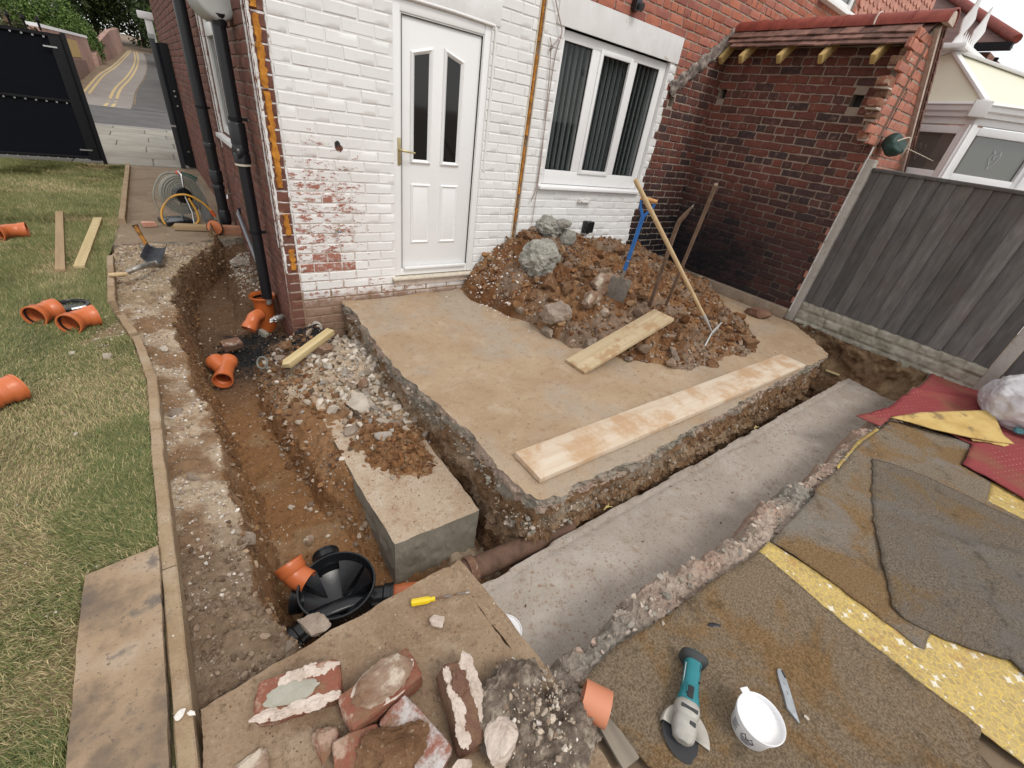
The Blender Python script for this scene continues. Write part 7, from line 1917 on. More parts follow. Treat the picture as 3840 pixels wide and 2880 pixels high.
# angle grinder
gt, gh = z4(835, 450, .055), z4(735, 1180, .050); ax = (gt - gh); L = ax.length; ax.normalize(); sd = Vector((0, 0, 1)).cross(ax).normalized(); upv = ax.cross(sd)
gn = thing('angle_grinder', 'teal cordless angle grinder with grey head and black disc on the brown carpet', 'grinder', gh - Vector((0, 0, .05)))
def ell(c, w, h, n=20, e=3.0):
    o = []
    for k in range(n):
        a = 2 * PI * k / n; x, y = math.cos(a), math.sin(a); q = (abs(x) ** e + abs(y) ** e) ** (-1 / e); o.append(c + sd * (x * q * w) + upv * (y * q * h))
    return o
def body(rows, name, mat): 
    m = MB(); m.rings([ell(gh + ax * (L * t) + upv * dz, w, h) for t, w, h, dz in rows]); return m.build(name, mat, gn, smooth=45)
body([(.27, .030, .031, 0), (.31, .036, .034, 0), (.37, .034, .033, 0), (.44, .029, .031, 0), (.62, .027, .030, 0), (.84, .027, .030, 0), (.90, .030, .032, 0)], 'body', M_TEAL)
body([(.885, .032, .034, -.002), (.92, .044, .042, -.003), (.97, .050, .046, -.004), (1.0, .049, .045, -.004)], 'battery_foot', M_DGREY)
body([(.995, .046, .042, -.004), (1.02, .042, .039, -.004)], 'foot_cap', M_TEAL)
body([(.10, .032, .026, .004), (.15, .039, .033, .002), (.22, .041, .036, 0), (.28, .038, .035, 0), (.295, .034, .033, 0)], 'motor_housing', M_ALU)
body([(-.19, .020, .014, .004), (-.15, .032, .022, .003), (-.05, .039, .028, .003), (.06, .038, .029, .003), (.12, .033, .027, .003)], 'gear_head', M_ALU)
for s, t in ((-.6, .19),): MB().box(gh + ax * (L * t) + upv * .033, (.055, .012, .006), Matrix((sd, ax, upv)).transposed()).build('vent_slot', M_DGREY, gn, bevel=.002)
MB().box(gh + ax * (L * .03) + upv * .028 - sd * .016, (.022, .014, .010), Matrix((sd, ax, upv)).transposed()).build('spindle_lock', M_DGREY, gn, bevel=.004)
MB().box(gh + ax * (L * .40) + upv * .034 + sd * .004, (.020, .042, .008), Matrix((sd, ax, upv)).transposed()).build('slide_switch', M_BLACK, gn, bevel=.003)
MB().box(gh + ax * (L * .40) + upv * .0305 + sd * .004, (.027, .056, .008), Matrix((sd, ax, upv)).transposed()).build('switch_frame', M_TEAL, gn, bevel=.003)
for t, s_ in ((.66, .0275),): MB().box(gh + ax * (L * t) + sd * (-.006) * 0 + sd * .0225 + upv * .0165, (.002, .085, .014), Matrix((sd, ax, upv)).transposed() @ Matrix.Rotation(-.65, 3, 'Y')).build('maker_lettering', M_TUB, gn)
MB().box(gh + ax * (L * .82) - sd * .016 + upv * .0255, (.009, .034, .001), Matrix((sd, ax, upv)).transposed() @ Matrix.Rotation(.35, 3, 'Y')).build('rating_label', M_BLACK, gn)
for t, s_ in ((.60, -.022), (.37, .014)): MB().lathe([(.004, 0), (.004, .003), (0, .003)], gh + ax * (L * t) + sd * s_ + upv * (.024 if t > .5 else .032), upv, 10).build('screw', M_BLACK, gn)
dc = gh + ax * (-.02 * L) - upv * .030 - sd * .012
dax = (upv * .96 + sd * -.12).normalized()
MB().lathe([(.0, .0), (.076, .0), (.077, -.0015), (.076, -.003), (.0, -.003)], dc, dax, 48).build('cutting_disc', M_DISC, gn, smooth=30)
MB().lathe([(.020, .012), (.021, .004), (.018, .001)], dc, dax, 20).build('spindle', M_STEELW, gn, smooth=40)
ga, gb_, gd_ = frame_of(dax)
m = MB(); r1 = .082; N_ = 22; a0 = math.atan2(ax.dot(gb_), ax.dot(ga)); V = []; F = []
for i in range(N_ + 1):
    a = a0 - 1.62 + 3.24 * i / N_ ; e_ = ga * math.cos(a) + gb_ * math.sin(a)
    V += [dc + e_ * .030 + gd_ * .012, dc + e_ * r1 * .97 + gd_ * .012, dc + e_ * r1 + gd_ * .008, dc + e_ * r1 - gd_ * .016]
for i in range(N_):
    for k in range(3): q = i * 4 + k; F.append((q, q + 1, q + 5, q + 4))
m.add(V, F); go_ = m.build('disc_guard', M_GUARD, gn, smooth=40); so_ = go_.modifiers.new('thickness', 'SOLIDIFY'); so_.thickness = .002
# tub of paste
tcn = z4(1530, 1085, .104)
tub = thing('paste_tub', 'round white plastic tub of white paste standing on the brown carpet', 'tub', (tcn.x, tcn.y, .012))
base_z = .012
MB().lathe([(.0, .012), (.058, .012), (.061, .016), (.0715, .094), (.0745, .094), (.0760, .098), (.0765, .106), (.0745, .108), (.072, .106), (.0715, .098), (.070, .080)], (tcn.x, tcn.y, 0), (0, 0, 1), 48).build('tub_wall', M_TUB, tub, smooth=45)
MB().pipe([(tcn.x, tcn.y, .086), (tcn.x, tcn.y, .090)], [.0735, .0738], .003, 48).build('ridge', M_TUB, tub, smooth=45)
N_ = 24; V = []; F = []
for j in range(9):
    for k in range(36):
        r_ = .0708 * j / 8; a = 2 * PI * k / 36; x, y = r_ * math.cos(a), r_ * math.sin(a)
        h = .088 + .010 * float(fbm(x * 22 + 3, y * 22, 0, 3, 5)) * (1 - (j / 8) ** 4) - .008 * math.exp(-((x - .02) ** 2 + (y + .02) ** 2) / .0006) - .006 * (1 - j / 8)
        V.append((tcn.x + x, tcn.y + y, h))
for j in range(8):
    for k in range(36): F.append((j * 36 + k, j * 36 + (k + 1) % 36, (j + 1) * 36 + (k + 1) % 36, (j + 1) * 36 + k))
MB().add(V, F).build('paste', M_PASTE, tub, smooth=80)
tabd = (z4(1375, 815, .104) - tcn); tabd.z = 0; tabd.normalize()
MB().box(tcn + tabd * .081 + Vector((0, 0, .001)), (.018, .030, .003), rotm(math.atan2(tabd.y, tabd.x))).build('lid_tab', M_TUB, tub, bevel=.001)
# print on the side of the tub: an arched double peak mark with lines of small print
def onwall(a, z, out=.0006):
    r_ = .061 + (z - .016) / (.094 - .016) * .0105 + out; return Vector((tcn.x + math.cos(a) * r_, tcn.y + math.sin(a) * r_, z))
a_l = z4(1380, 1320, .055); am = math.atan2(a_l.y - tcn.y, a_l.x - tcn.x)
def stroke(pts, w, name):
    m = MB(); rings = [[onwall(am + a, z - w / 2, -.0004), onwall(am + a, z - w / 2), onwall(am + a, z + w / 2), onwall(am + a, z + w / 2, -.0004)] for a, z in pts]; m.rings(rings); m.build(name, M_INK, tub)
W_ = .30
mk_ = [(-.30, .058), (-.24, .064), (-.19, .074), (-.13, .066), (-.06, .057), (.0, .056), (.07, .060), (.13, .074), (.18, .066), (.24, .058), (.30, .055)]
def dense(pts, n=5): return [((pts[i][0] * (n - k) + pts[i + 1][0] * k) / n, (pts[i][1] * (n - k) + pts[i + 1][1] * k) / n) for i in range(len(pts) - 1) for k in range(n)] + [pts[-1]]
stroke(dense(mk_), .0055, 'printed_mark')
stroke(dense([(-.36, .060), (-.30, .052), (-.1, .0535), (.1, .0535), (.30, .050), (.36, .056)]), .0018, 'printed_arc')
for z, a, b, w in ((.047, -.32, .32, .0022), (.042, -.30, .30, .0018), (.037, -.22, .22, .0012), (.033, -.26, .26, .0012), (.029, -.16, .16, .0012)): stroke(dense([(a, z), (b, z)], 10), w, 'printed_line')
for q in range(7): stroke(dense([(-.95, .070 - q * .006), (-.55 - .03 * (q % 3), .070 - q * .006)], 8), .0014, 'printed_line')
# utility knife
ka, kb_ = z4(1735, 640, .012), z4(1870, 1100, .012); ax = (kb_ - ka); Lk = ax.length; ax.normalize(); sd = Vector((0, 0, 1)).cross(ax)
kn = thing('utility_knife', 'grey metal utility knife lying right of the white tub', 'knife', ka)
prof = [(-.02, -.006), (-.012, -.013), (.012, -.017), (Lk * .5, -.016), (Lk * .82, -.018), (Lk + .012, .010), (Lk + .008, .014), (Lk * .82, .013), (Lk * .4, .014), (.0, .013), (-.018, .006)]
MB().prism([ka + ax * x + sd * y - Vector((0, 0, .006)) for x, y in prof], (0, 0, .016)).build('body', bumpy('cast_zinc', [(.3, (.30, .32, .34)), (.6, (.42, .44, .46))], 20, rough=.4, bs=160, bstr=.2, metal=.6), kn, bevel=.004)
for t, r_ in ((.22, .0045), (.42, .003), (.47, .003)): MB().lathe([(r_, .0), (r_ * .8, .0015), (0, .0005)], ka + ax * (Lk * t) + Vector((0, 0, .0101)), (0, 0, 1), 12).build('screw', M_STEELW, kn)
MB().tube([ka + ax * (Lk * .60) - sd * .012 + Vector((0, 0, .0102)), ka + ax * (Lk * .66) + Vector((0, 0, .0108)), ka + ax * (Lk * .64) + sd * .012 + Vector((0, 0, .0102))], .0012, 6).build('body_rib', M_CHROME, kn)
MB().tube([ka - ax * .014 + sd * .003 + Vector((0, 0, .009)), ka + ax * .012 + sd * .010 + Vector((0, 0, .0105))], .004, 8, flat=.5).build('hang_slot', M_BLACK, kn)
tag(rock('stone', z4(2000, 1085, .018), (.018, .022, .014), M_PALEROCK, 651, sub=3, planes=9, keep=(.4, .75)), 'small pale stone right of the utility knife', 'stone')
tag(rock('rubber_scrap', z4(1045, 125, .014), (.055, .022, .006), M_BLACK, 652, sub=3, rough=.3, planes=3, rot=rotm(-.6)), 'torn black rubber scrap above the grinder on the carpet', 'scrap')
# screwdriver
s0, s1, s2 = z2(1085, 612, .016), z2(1238, 584, .016), z2(1455, 540, .012); ax = (s1 - s0).normalized()
sv = thing('screwdriver', 'yellow handled screwdriver with rusty shaft on the foreground slab', 'screwdriver', s0)
Lh = (s1 - s0).length
MB().tube([s0, s0 + ax * Lh * .05, s0 + ax * Lh * .5, s0 + ax * Lh * .72, s0 + ax * Lh * .82, s1], [.009, .0145, .0145, .014, .009, .0095], 8).build('handle', M_YELLOWT, sv, smooth=25)
MB().tube([s1, s1 + (s2 - s1) * .9], .0036, 8).build('shaft', bumpy('rusty_shaft', [(.4, (.16, .08, .04)), (.6, (.22, .21, .20))], 30, rough=.5, metal=.4, bs=120, bstr=.2), sv, smooth=60)
MB().tube([s1 + (s2 - s1) * .88, s1 + (s2 - s1) * .95, s2], [.0038, .0055, .006], 8, flat=.5).build('tip', M_STEELW, sv, smooth=60)

# ================================================================== CARPETS, LINO, SACK
def cloth(name, poly, z, mat, label, cat, amp=.004, step=.03, seed=0, thick=.007, ridge=None, frayed=.006, group=None, wave=2.5, backmat=None):
    """a real sheet: grid cut to an outline, waved, with thickness"""
    P = [Vector((p.x, p.y)) if isinstance(p, Vector) else Vector(p) for p in poly]
    pts = []
    for i in range(len(P)):
        a, b = P[i], P[(i + 1) % len(P)]; n = max(1, int((b - a).length / (step * .5)))
        pts += [a + (b - a) * (k / n) for k in range(n)]
    A = np.array([[p.x, p.y] for p in pts]); A = A + frayed * np.stack([fbm(A[:, 0] * 30, A[:, 1] * 30, 0, 3, seed), fbm(A[:, 0] * 30, A[:, 1] * 30, 0, 3, seed + 5)], 1)
    from mathutils.geometry import delaunay_2d_cdt
    xs = np.arange(A[:, 0].min(), A[:, 0].max(), step); ys = np.arange(A[:, 1].min(), A[:, 1].max(), step)
    inner = []
    ax_, ay_ = A[:, 0], A[:, 1]; bx_, by_ = np.roll(ax_, -1), np.roll(ay_, -1)
    for j, y in enumerate(ys):
        for x in xs + (step / 2 if j % 2 else 0):
            c = ((ay_ > y) != (by_ > y)) & (x < (bx_ - ax_) * (y - ay_) / (by_ - ay_ + 1e-12) + ax_)
            if c.sum() % 2 and np.min((ax_ - x) ** 2 + (ay_ - y) ** 2) > (step * .45) ** 2: inner.append((x, y))
    vs = [Vector(p) for p in A.tolist()] + [Vector(p) for p in inner]; n = len(A)
    res = delaunay_2d_cdt(vs, [(i, (i + 1) % n) for i in range(n)], [], 1, 1e-5)
    V2 = np.array([v[:] for v in res[0]]); F = [tuple(f) for f in res[2]]
    Z = z + amp * fbm(V2[:, 0] * wave, V2[:, 1] * wave, 0, 4, seed + 9) + .0012 * fbm(V2[:, 0] * 40, V2[:, 1] * 40, 0, 2, seed + 11)
    if ridge: Z = Z + ridge(V2[:, 0], V2[:, 1])
    m = MB(); m.add(np.column_stack([V2, Z]).tolist(), F)
    o = m.build(name, [mat] + ([backmat] if backmat else []), None, smooth=60)
    s = o.modifiers.new('thickness', 'SOLIDIFY'); s.thickness = thick; s.offset = -1
    if o.data.polygons and o.data.polygons[0].normal.z < 0:
        o.data.flip_normals()
    return tag(o, label, cat, group)
Dp = lambda *a: [DZ(u, v, .01) for u, v in a]
z8 = lambda u, v: PZ(2700 + u / 1.659, 1000 + v / 1.659, .01)
zc = lambda u, v: PZ(2840 + u / 1.693, 1900 + v / 1.693, .01)
# yellow patterned lino lies lowest
cloth('lino_sheet', [zc(75, 215), zc(0, 290), zc(430, 640), zc(1000, 1080), zc(1440, 1430), zc(1720, 1640), zc(2100, 1800), zc(2300, 1300), zc(1693, 900), zc(1450, 760), zc(1150, 760), zc(1000, 800), zc(760, 690), zc(410, 430)], .0045, M_LINO, 'yellow patterned lino strip running between the two carpets', 'lino', amp=.002, thick=.003, seed=1, frayed=.002)
cloth('lino_sheet', [z8(975, 1000), z8(1000, 1015), z8(740, 1260), z8(725, 1240), z8(860, 1080)], .006, M_LINO, 'narrow yellow lino strip along the broken edge by the red carpet', 'lino', amp=.002, thick=.003, seed=2, frayed=.002)
cloth('lino_sheet', [z8(1690, 1330), z8(1660, 1470), z8(1900, 1590), z8(2100, 1650), z8(2100, 1480), z8(1850, 1400)], .0045, M_LINO, 'yellow lino patch showing below the red carpet at the right', 'lino', amp=.002, thick=.003, seed=3, frayed=.002)
# near brown carpet
p1_ = [DZ(1248, 1478, .01), DZ(1330, 1395, .01), DZ(1440, 1330, .01), DZ(1530, 1262, .01), DZ(1640, 1192, .01)] + [zc(200, 440), zc(430, 640), zc(720, 870), zc(1000, 1090), zc(1240, 1270), zc(1420, 1400), zc(1400, 1560), zc(1520, 1700)] + [Vector((1.3, -5.2)), Vector((.24, -5.2)), DZ(1405, 1659, .01), DZ(1320, 1555, .01), DZ(1275, 1500, .01)]
p1_ = [Vector((p.x, p.y)) for p in p1_]
cloth('carpet', p1_, .013, M_CARP1, 'muddy brown carpet in the right foreground under the grinder and tub', 'carpet', amp=.003, thick=.009, seed=4, frayed=.004)
# middle grey carpet
p2_ = [DZ(1668, 1168, .01), DZ(1700, 1130, .01), DZ(1760, 1070, .01)] + [z8(600, 1370), z8(735, 1262), z8(860, 1110), z8(1000, 1012), z8(1060, 960), z8(1300, 1010), z8(1560, 1090), z8(1560, 1150), z8(1500, 1240), z8(1690, 1340), z8(1660, 1460), z8(1900, 1580), z8(2200, 1660)] + [Vector((2.6, -5.3)), Vector((1.75, -5.3)), zc(1693, 900), zc(1450, 800), zc(1100, 790), zc(1060, 900), zc(1010, 880), zc(760, 690), zc(420, 440), zc(230, 300)]
p2_ = [Vector((p.x, p.y)) for p in p2_]
cloth('carpet', p2_, .012, M_CARP2, 'grey and rust stained carpet between the lino strip and the red carpet', 'carpet', amp=.005, thick=.009, seed=5, frayed=.004)
# dark grey piece on top with a fold
def fold(x, y):
    a = zc(950, 160); b = zc(1693, 360); d = np.array([b.x - a.x, b.y - a.y]); d /= np.linalg.norm(d); nx, ny = -d[1], d[0]
    u = (x - a.x) * d[0] + (y - a.y) * d[1]; v = (x - a.x) * nx + (y - a.y) * ny
    return .030 * np.exp(-(v / .05) ** 2) * sst(-.1, .4, u) + .010 * np.exp(-((v + .22) / .07) ** 2) * sst(-.1, .5, u)
p3_ = [z8(945, 1200), z8(938, 1400), z8(950, 1560)] + [zc(765, 280), zc(815, 480), zc(850, 640), zc(900, 700), zc(1050, 780), zc(1200, 850), zc(1400, 920), zc(1600, 980), zc(1720, 1090)] + [Vector((1.9, -5.4)), Vector((2.9, -5.3)), z8(2250, 1700), z8(1900, 1600), z8(1650, 1490), z8(1300, 1320), z8(1060, 1230)]
p3_ = [Vector((p.x, p.y)) for p in p3_]
cloth('carpet', p3_, .024, M_CARP3, 'folded dark grey carpet piece lying over the grey carpet', 'carpet', amp=.006, thick=.010, seed=6, ridge=fold, frayed=.005)
# red carpet
def fold2(x, y):
    a = z8(1230, 790); b = z8(1720, 900); d = np.array([b.x - a.x, b.y - a.y]); d /= np.linalg.norm(d); v = -(x - a.x) * d[1] + (y - a.y) * d[0]
    return .035 * np.exp(-(v / .07) ** 2)
p4_ = [z8(1372, 612), z8(1235, 755), z8(1130, 815), z8(1045, 885), z8(840, 940), z8(990, 1003), z8(1060, 940), z8(1300, 990), z8(1560, 1110), z8(1500, 1240), z8(1700, 1350), z8(1891, 1460), z8(2300, 1650), z8(2400, 1250), z8(1900, 900), z8(1760, 785), z8(1560, 690)]
p4_ = [Vector((p.x, p.y)) for p in p4_]
cloth('carpet', p4_, .034, M_REDC, 'red dotted carpet crumpled against the fence', 'carpet', amp=.012, thick=.008, seed=7, ridge=fold2, frayed=.004, wave=3)
# folded-back flap showing its yellow backing
fp = [(1062, 936, .055), (1250, 905, .10), (1450, 898, .12), (1700, 890, .11), (1725, 960, .10), (1760, 1040, .08), (1832, 1102, .055), (1690, 1085, .06), (1560, 1062, .062), (1330, 1010, .06), (1180, 965, .058)]
P3 = [PZ(2700 + u / 1.659, 1000 + v / 1.659, z) for u, v, z in fp]
m = MB(); c = sum(P3, Vector()) / len(P3) + Vector((0, 0, .015)); ring1 = [p * .5 + c * .5 + Vector((0, 0, .008)) for p in P3]
m.add(P3 + ring1 + [c], [(i, (i + 1) % 11, 11 + (i + 1) % 11, 11 + i) for i in range(11)] + [(11 + i, 11 + (i + 1) % 11, 22) for i in range(11)])
o = m.build('carpet_flap', M_BACK, None, smooth=60); s = o.modifiers.new('sub', 'SUBSURF'); s.levels = s.render_levels = 2; s.subdivision_type = 'SIMPLE'; s = o.modifiers.new('thickness', 'SOLIDIFY'); s.thickness = .007
tag(o, 'folded back carpet flap showing its dirty yellow backing', 'carpet')
cloth('underlay_scrap', [z8(1495, 1045), z8(1560, 1060), z8(1700, 1085), z8(1805, 1130), z8(1750, 1140), z8(1620, 1110), z8(1560, 1110)], .046, M_BACK, 'small torn scrap of yellow underlay below the flap', 'underlay', amp=.003, thick=.004, seed=8, frayed=.008)
# white rubble sack by the fence
sc = PX(2212 * DS, 880 * DS, 5.05); sc = DZ(2225, 905, .2)
bag = thing('rubble_sack', 'white woven rubble sack slumped against the fence at the right edge', 'sack', (sc.x, sc.y, 0))
V, F = ico(6); V = V.copy()
th = np.arctan2(V[:, 1], V[:, 0])
fold_ = .05 * np.sin(th * 9 + 2 * fbm(V[:, 0] * 2, V[:, 1] * 2, V[:, 2] * 2, 3, 3)) * (1 - np.abs(V[:, 2])) + .07 * fbm(V[:, 0] * 2.2, V[:, 1] * 2.2, V[:, 2] * 2.2, 4, 9)
V = V * (1 + fold_)[:, None]; V = np.sign(V) * np.abs(V) ** .85
V = V * np.array([.36, .30, .22]); V[:, 2] = np.maximum(V[:, 2], -.19)
bc = Vector((sc.x, sc.y, .20)); a_ = DZ(2160, 905, .1)
shift = Vector((a_.x + .30, a_.y - .10, .20))
mesh_np('sack_body', V + np.array(shift), F, M_BAG, bag, smooth=True)
pts = [shift + Vector((-.345, -.05, -.09)), shift + Vector((-.33, -.12, -.05)), shift + Vector((-.25, -.20, .0)), shift + Vector((-.12, -.25, .03)), shift + Vector((.05, -.29, .04))]
MB().tube(smoothline(pts, 8), .010, 8).build('seam_rope', plain('blue_grey_rope', (.12, .17, .22), .8), bag, smooth=60)
rock('tied_corner', shift + Vector((-.35, -.03, -.11)), (.07, .07, .06), plain('teal_cloth', (.08, .22, .24), .7), 661, bag, sub=3, rough=.15)

# ================================================================== PIPES ON THE SIDE WALL
def downpipe(name, label, x, y, z0, z1, r, collars, brackets, parent=None):
    t = thing(name, label, 'downpipe', (x, y, z0))
    MB().tube([(x, y, z0), (x - (z1 - z0) * 0, y, z1)], r, 20).build('pipe', M_BLACKP, t, smooth=60)
    for z, h, rr in collars: MB().lathe([(r * .98, -h / 2), (rr, -h / 2 + .004), (rr, h / 2 - .012), (rr - .002, h / 2 - .006), (r * .98, h / 2)], (x, y, z), (0, 0, 1), 20).build('collar', M_BLACKP, t, smooth=50)
    for z in brackets:
        MB().lathe([(r + .004, -.012), (r + .006, 0), (r + .004, .012)], (x, y, z), (0, 0, 1), 20).build('bracket', M_BLACKM, t, smooth=50)
        MB().box((x + .03, y - .02, z), (.10, .02, .022)).build('bracket_arm', M_BLACKM, t)
    return t
d1 = downpipe('soil_pipe', 'thicker black soil pipe on the side wall nearer the gate', -.165, 2.66, -.05, 4.2, .056, [(.16, .16, .066), (.50, .05, .064), (.62, .13, .066), (.95, .05, .063)], [1.32, 2.6])
MB().tube([(-.165, 2.66, 0), (-.175, 2.60, -.03), (-.16, 2.52, -.05)], [.06, .062, .06], 16).build('shoe', M_BLACKP, d1, smooth=60)
d2 = downpipe('downpipe', 'black downpipe by the house corner running into the orange gully', -.105, .50, -.10, 1.98, .045, [(1.18, .07, .058), (1.10, .09, .060), (1.28, .16, .060)], [.52, 1.38])
MB().lathe([(.058, 0), (.062, .03), (.054, .05), (.0, .055)], (-.105, .50, 1.14), (-1, -.3, 0), 18).build('access_cap', M_BLACKP, d2, smooth=50)
MB().pipe([(-.105, .50, 1.065), (-.105, .50, 1.050)], [.061, .061], .01, 20).build('rubber_seal', M_SEAL, d2, smooth=50)
MB().tube([(-.105, .50, -.06), (-.10, .50, -.16)], [.034, .03], 12).build('spigot', M_STEELW, d2, smooth=50)
# white drum on top of the pipe
wc = PY(470 * DS, 14 * DS, .50); wc = Vector((-.10, .47, 2.08))
dr = thing('flue_drum', 'white round drum shaped cap above the black downpipe at the corner', 'cap', wc); dx_ = Vector((.30, -.9, .05)).normalized()
MB().lathe([(.0, -.09), (.11, -.09), (.135, -.07), (.14, .03), (.135, .07), (.12, .085), (.09, .078), (.0, .070)], wc + Vector((-.02, .06, .02)), dx_, 36).build('drum', plain('off_white_plastic', (.46, .47, .46), .35), dr, smooth=60)
MB().tube([wc + Vector((0, .03, -.13)), wc + Vector((0, .02, -.06))], [.05, .052], 16).build('neck', M_BLACKP, dr, smooth=60)
# white gutter outlet at the far front corner
gx = Vector((-.27, 9.6, 0)); gt_ = thing('white_downpipe', 'white gutter outlet and downpipe at the far front corner of the house', 'downpipe', gx)
zt_ = [PY(505, 45, 9.6).z, PY(560, 130, 9.6).z]
MB().box(gx + Vector((-.05, 0, zt_[0] - .02)), (.26, .16, .12)).build('hopper', M_UPVC, gt_, bevel=.02)
MB().box(gx + Vector((-.02, 0, (zt_[0] + zt_[1]) / 2 - .08)), (.12, .10, zt_[0] - zt_[1] + .1)).build('pipe', M_UPVC, gt_, bevel=.01)
# small grey waste pipe and tap
gp0 = PX(550 + 1430 / 4.1475, 600 + 790 / 4.1475, -.06); gp1 = Vector((-.06, .95, -.05))
wpp = thing('waste_pipe', 'thin grey waste pipe slanting down the side wall', 'pipe', gp1)
MB().tube([Vector((-.02, gp0.y, gp0.z)), Vector((-.06, gp0.y, gp0.z)), Vector((-.075, gp0.y - .05, gp0.z - .02)), gp1], .018, 10).build('pipe', M_GREYP, wpp, smooth=60)
MB().tube([Vector((-.03, gp0.y, gp0.z)), Vector((-.065, gp0.y, gp0.z))], .03, 12).build('wall_boss', M_BLACKM, wpp, smooth=60)
tpz = PX(550 + 1290 / 4.1475, 600 + 530 / 4.1475, -.08)
tap = thing('garden_tap', 'small garden tap on the side wall behind the soil pipe', 'tap', tpz)
MB().tube([tpz + Vector((.06, 0, 0)), tpz, tpz + Vector((-.03, -.02, -.005))], .012, 10).build('body', M_CHROME, tap, smooth=60)
MB().tube([tpz + Vector((-.02, -.01, -.0)), tpz + Vector((-.03, -.02, -.05))], .014, 10).build('spout', M_CHROME, tap, smooth=60)
MB().tube([tpz + Vector((-.01, 0, .0)), tpz + Vector((-.01, 0, .05))], .007, 8).build('spindle', M_BRASS, tap, smooth=60)

# ================================================================== HOSE REEL AND THINGS ON THE PATH
hc = Vector((-.55, 2.98, .34)); hr = thing('hose_reel', 'clear sided hose reel with coiled hose on the path by the soil pipe', 'hose reel', (hc.x, hc.y, 0))
axd = Vector((.35, -.94, 0)).normalized(); ra, rb_, _ = frame_of(axd)
for s in (-.07, .07):
    MB().lathe([(.25, 0), (.252, .004), (.25, .008), (.10, .008), (.07, .012), (.07, 0), (.10, 0)], hc + axd * s, axd, 40).build('side_disc', M_CLEAR, hr, smooth=40)
for k, (rr, off) in enumerate([(.17, -.05), (.17, -.02), (.17, .01), (.17, .04), (.195, -.04), (.195, -.005), (.195, .03), (.15, -.04), (.15, .0), (.15, .04), (.215, -.02), (.215, .02), (.13, .0), (.13, .045)]):
    MB().tube([hc + axd * off + (ra * math.cos(a) + rb_ * math.sin(a)) * rr for a in np.linspace(0, 2 * PI, 36, endpoint=False)], .0105, 7, closed=True).build('hose_turn', M_HOSEG, hr, smooth=70)
MB().lathe([(.0, -.09), (.085, -.09), (.095, -.05), (.095, .05), (.085, .09), (.0, .10)], hc, axd, 24).build('hub', M_BLACK, hr, smooth=50)
MB().tube([hc + axd * .10 + Vector((0, 0, .02)), hc + axd * .11 + Vector((.0, 0, .10))], .014, 10).build('crank', M_BLACK, hr, smooth=60)
MB().tube([hc + axd * .11 + Vector((0, 0, .10)), hc + axd * .11 + Vector((.01, 0, .24)), hc + axd * .05 + Vector((.01, 0, .27))], .011, 10).build('crank_arm', M_CHROME, hr, smooth=60)
for s in (-1, 1):
    MB().tube([hc + axd * (s * .09), hc + axd * (s * .13) + ra * .02 - Vector((0, 0, .18)), hc + axd * (s * .16) + ra * .0 - Vector((0, 0, .335))], .012, 8).build('leg', M_CHROME, hr, smooth=60)
MB().box(hc + axd * .0 + Vector((-.12, 0, -.31)), (.30, .30, .05), rotm(.3)).build('foot', M_BLACK, hr, bevel=.015)
loop = [hc + axd * .12 + v for v in (Vector((.02, 0, -.02)), Vector((.07, -.01, -.18)), Vector((.05, -.03, -.30)), Vector((-.10, -.06, -.335)), Vector((-.27, -.03, -.32)), Vector((-.28, 0, -.18)), Vector((-.16, 0, -.02)), Vector((0.0, 0, .02)), Vector((.14, 0, -.06)), Vector((.22, .0, -.16)))]
MB().tube(smoothline(loop, 8), .0125, 10).build('yellow_hose', M_HOSEY, hr, smooth=70)
MB().tube([loop[-1], loop[-1] + Vector((.03, 0, -.07))], .02, 12).build('connector', plain('orange_connector', (.62, .12, .03), .4), hr, smooth=60)
side_h = [hc + Vector((.0, .05, .24)), hc + Vector((-.15, .05, .20)), hc + Vector((-.27, .02, .0)), hc + Vector((-.26, 0, -.2)), hc + Vector((-.18, -.02, -.30))]
MB().tube(smoothline(side_h, 8), .010, 8).build('loose_hose', M_HOSEG, hr, smooth=70)
MB().tube([hc + Vector((.0, .04, .24)), hc + Vector((.05, .04, .235))], .022, 12).build('hose_nozzle_end', plain('orange_red_plastic', (.60, .09, .03), .4), hr, smooth=60)
MB().tube([hc + Vector((.05, .04, .235)), hc + Vector((.14, .05, .20)), hc + Vector((.20, .05, .17))], [.02, .028, .024], 12).build('spray_gun', M_GREENP, hr, smooth=60)
bt = hc + Vector((.23, .10, -.34)); sbt = thing('plastic_bottle', 'frosted plastic bottle with green cap standing beside the hose reel', 'bottle', bt)
MB().lathe([(.0, 0), (.055, 0), (.06, .02), (.058, .30), (.045, .36), (.02, .41), (.018, .44)], bt, (-.15, 0, 1), 20).build('bottle_body', NT('frosted_plastic').fin((.30, .32, .33), .3, 0, .5, Alpha=.75), sbt, smooth=60)
MB().lathe([(.022, .44), (.024, .45), (.024, .49), (.0, .50)], bt, (-.15, 0, 1), 16).build('bottle_cap', M_GREENP, sbt, smooth=50)
wb = Vector((-.50, 2.62, .02)); plank('wood_block', 'wooden block lying in front of the hose reel', 'block', wb + Vector((-.20, .03, .05)), wb + Vector((.20, -.05, .05)), .10, .06, M_TIMBERP, seed=31)
tb = Vector((-.18, 2.42, .0)); t = thing('terracotta_offcut', 'terracotta pipe half with a round orange face beside the soil pipe', 'pipe offcut', tb)
MB().box(tb + Vector((.03, 0, .05)), (.26, .10, .10), rotm(-.1)).build('block', bumpy('terracotta', [(.3, (.36, .16, .09)), (.6, (.46, .24, .15))], 12, bs=70, bstr=.4), t, bevel=.012, jit=.003)
MB().lathe([(.085, 0), (.08, .012), (.0, .012)], tb + Vector((-.13, -.02, .085)), (-.5, -.85, .1), 24).build('round_face', plain('orange_face', (.62, .20, .08), .5), t, smooth=50)
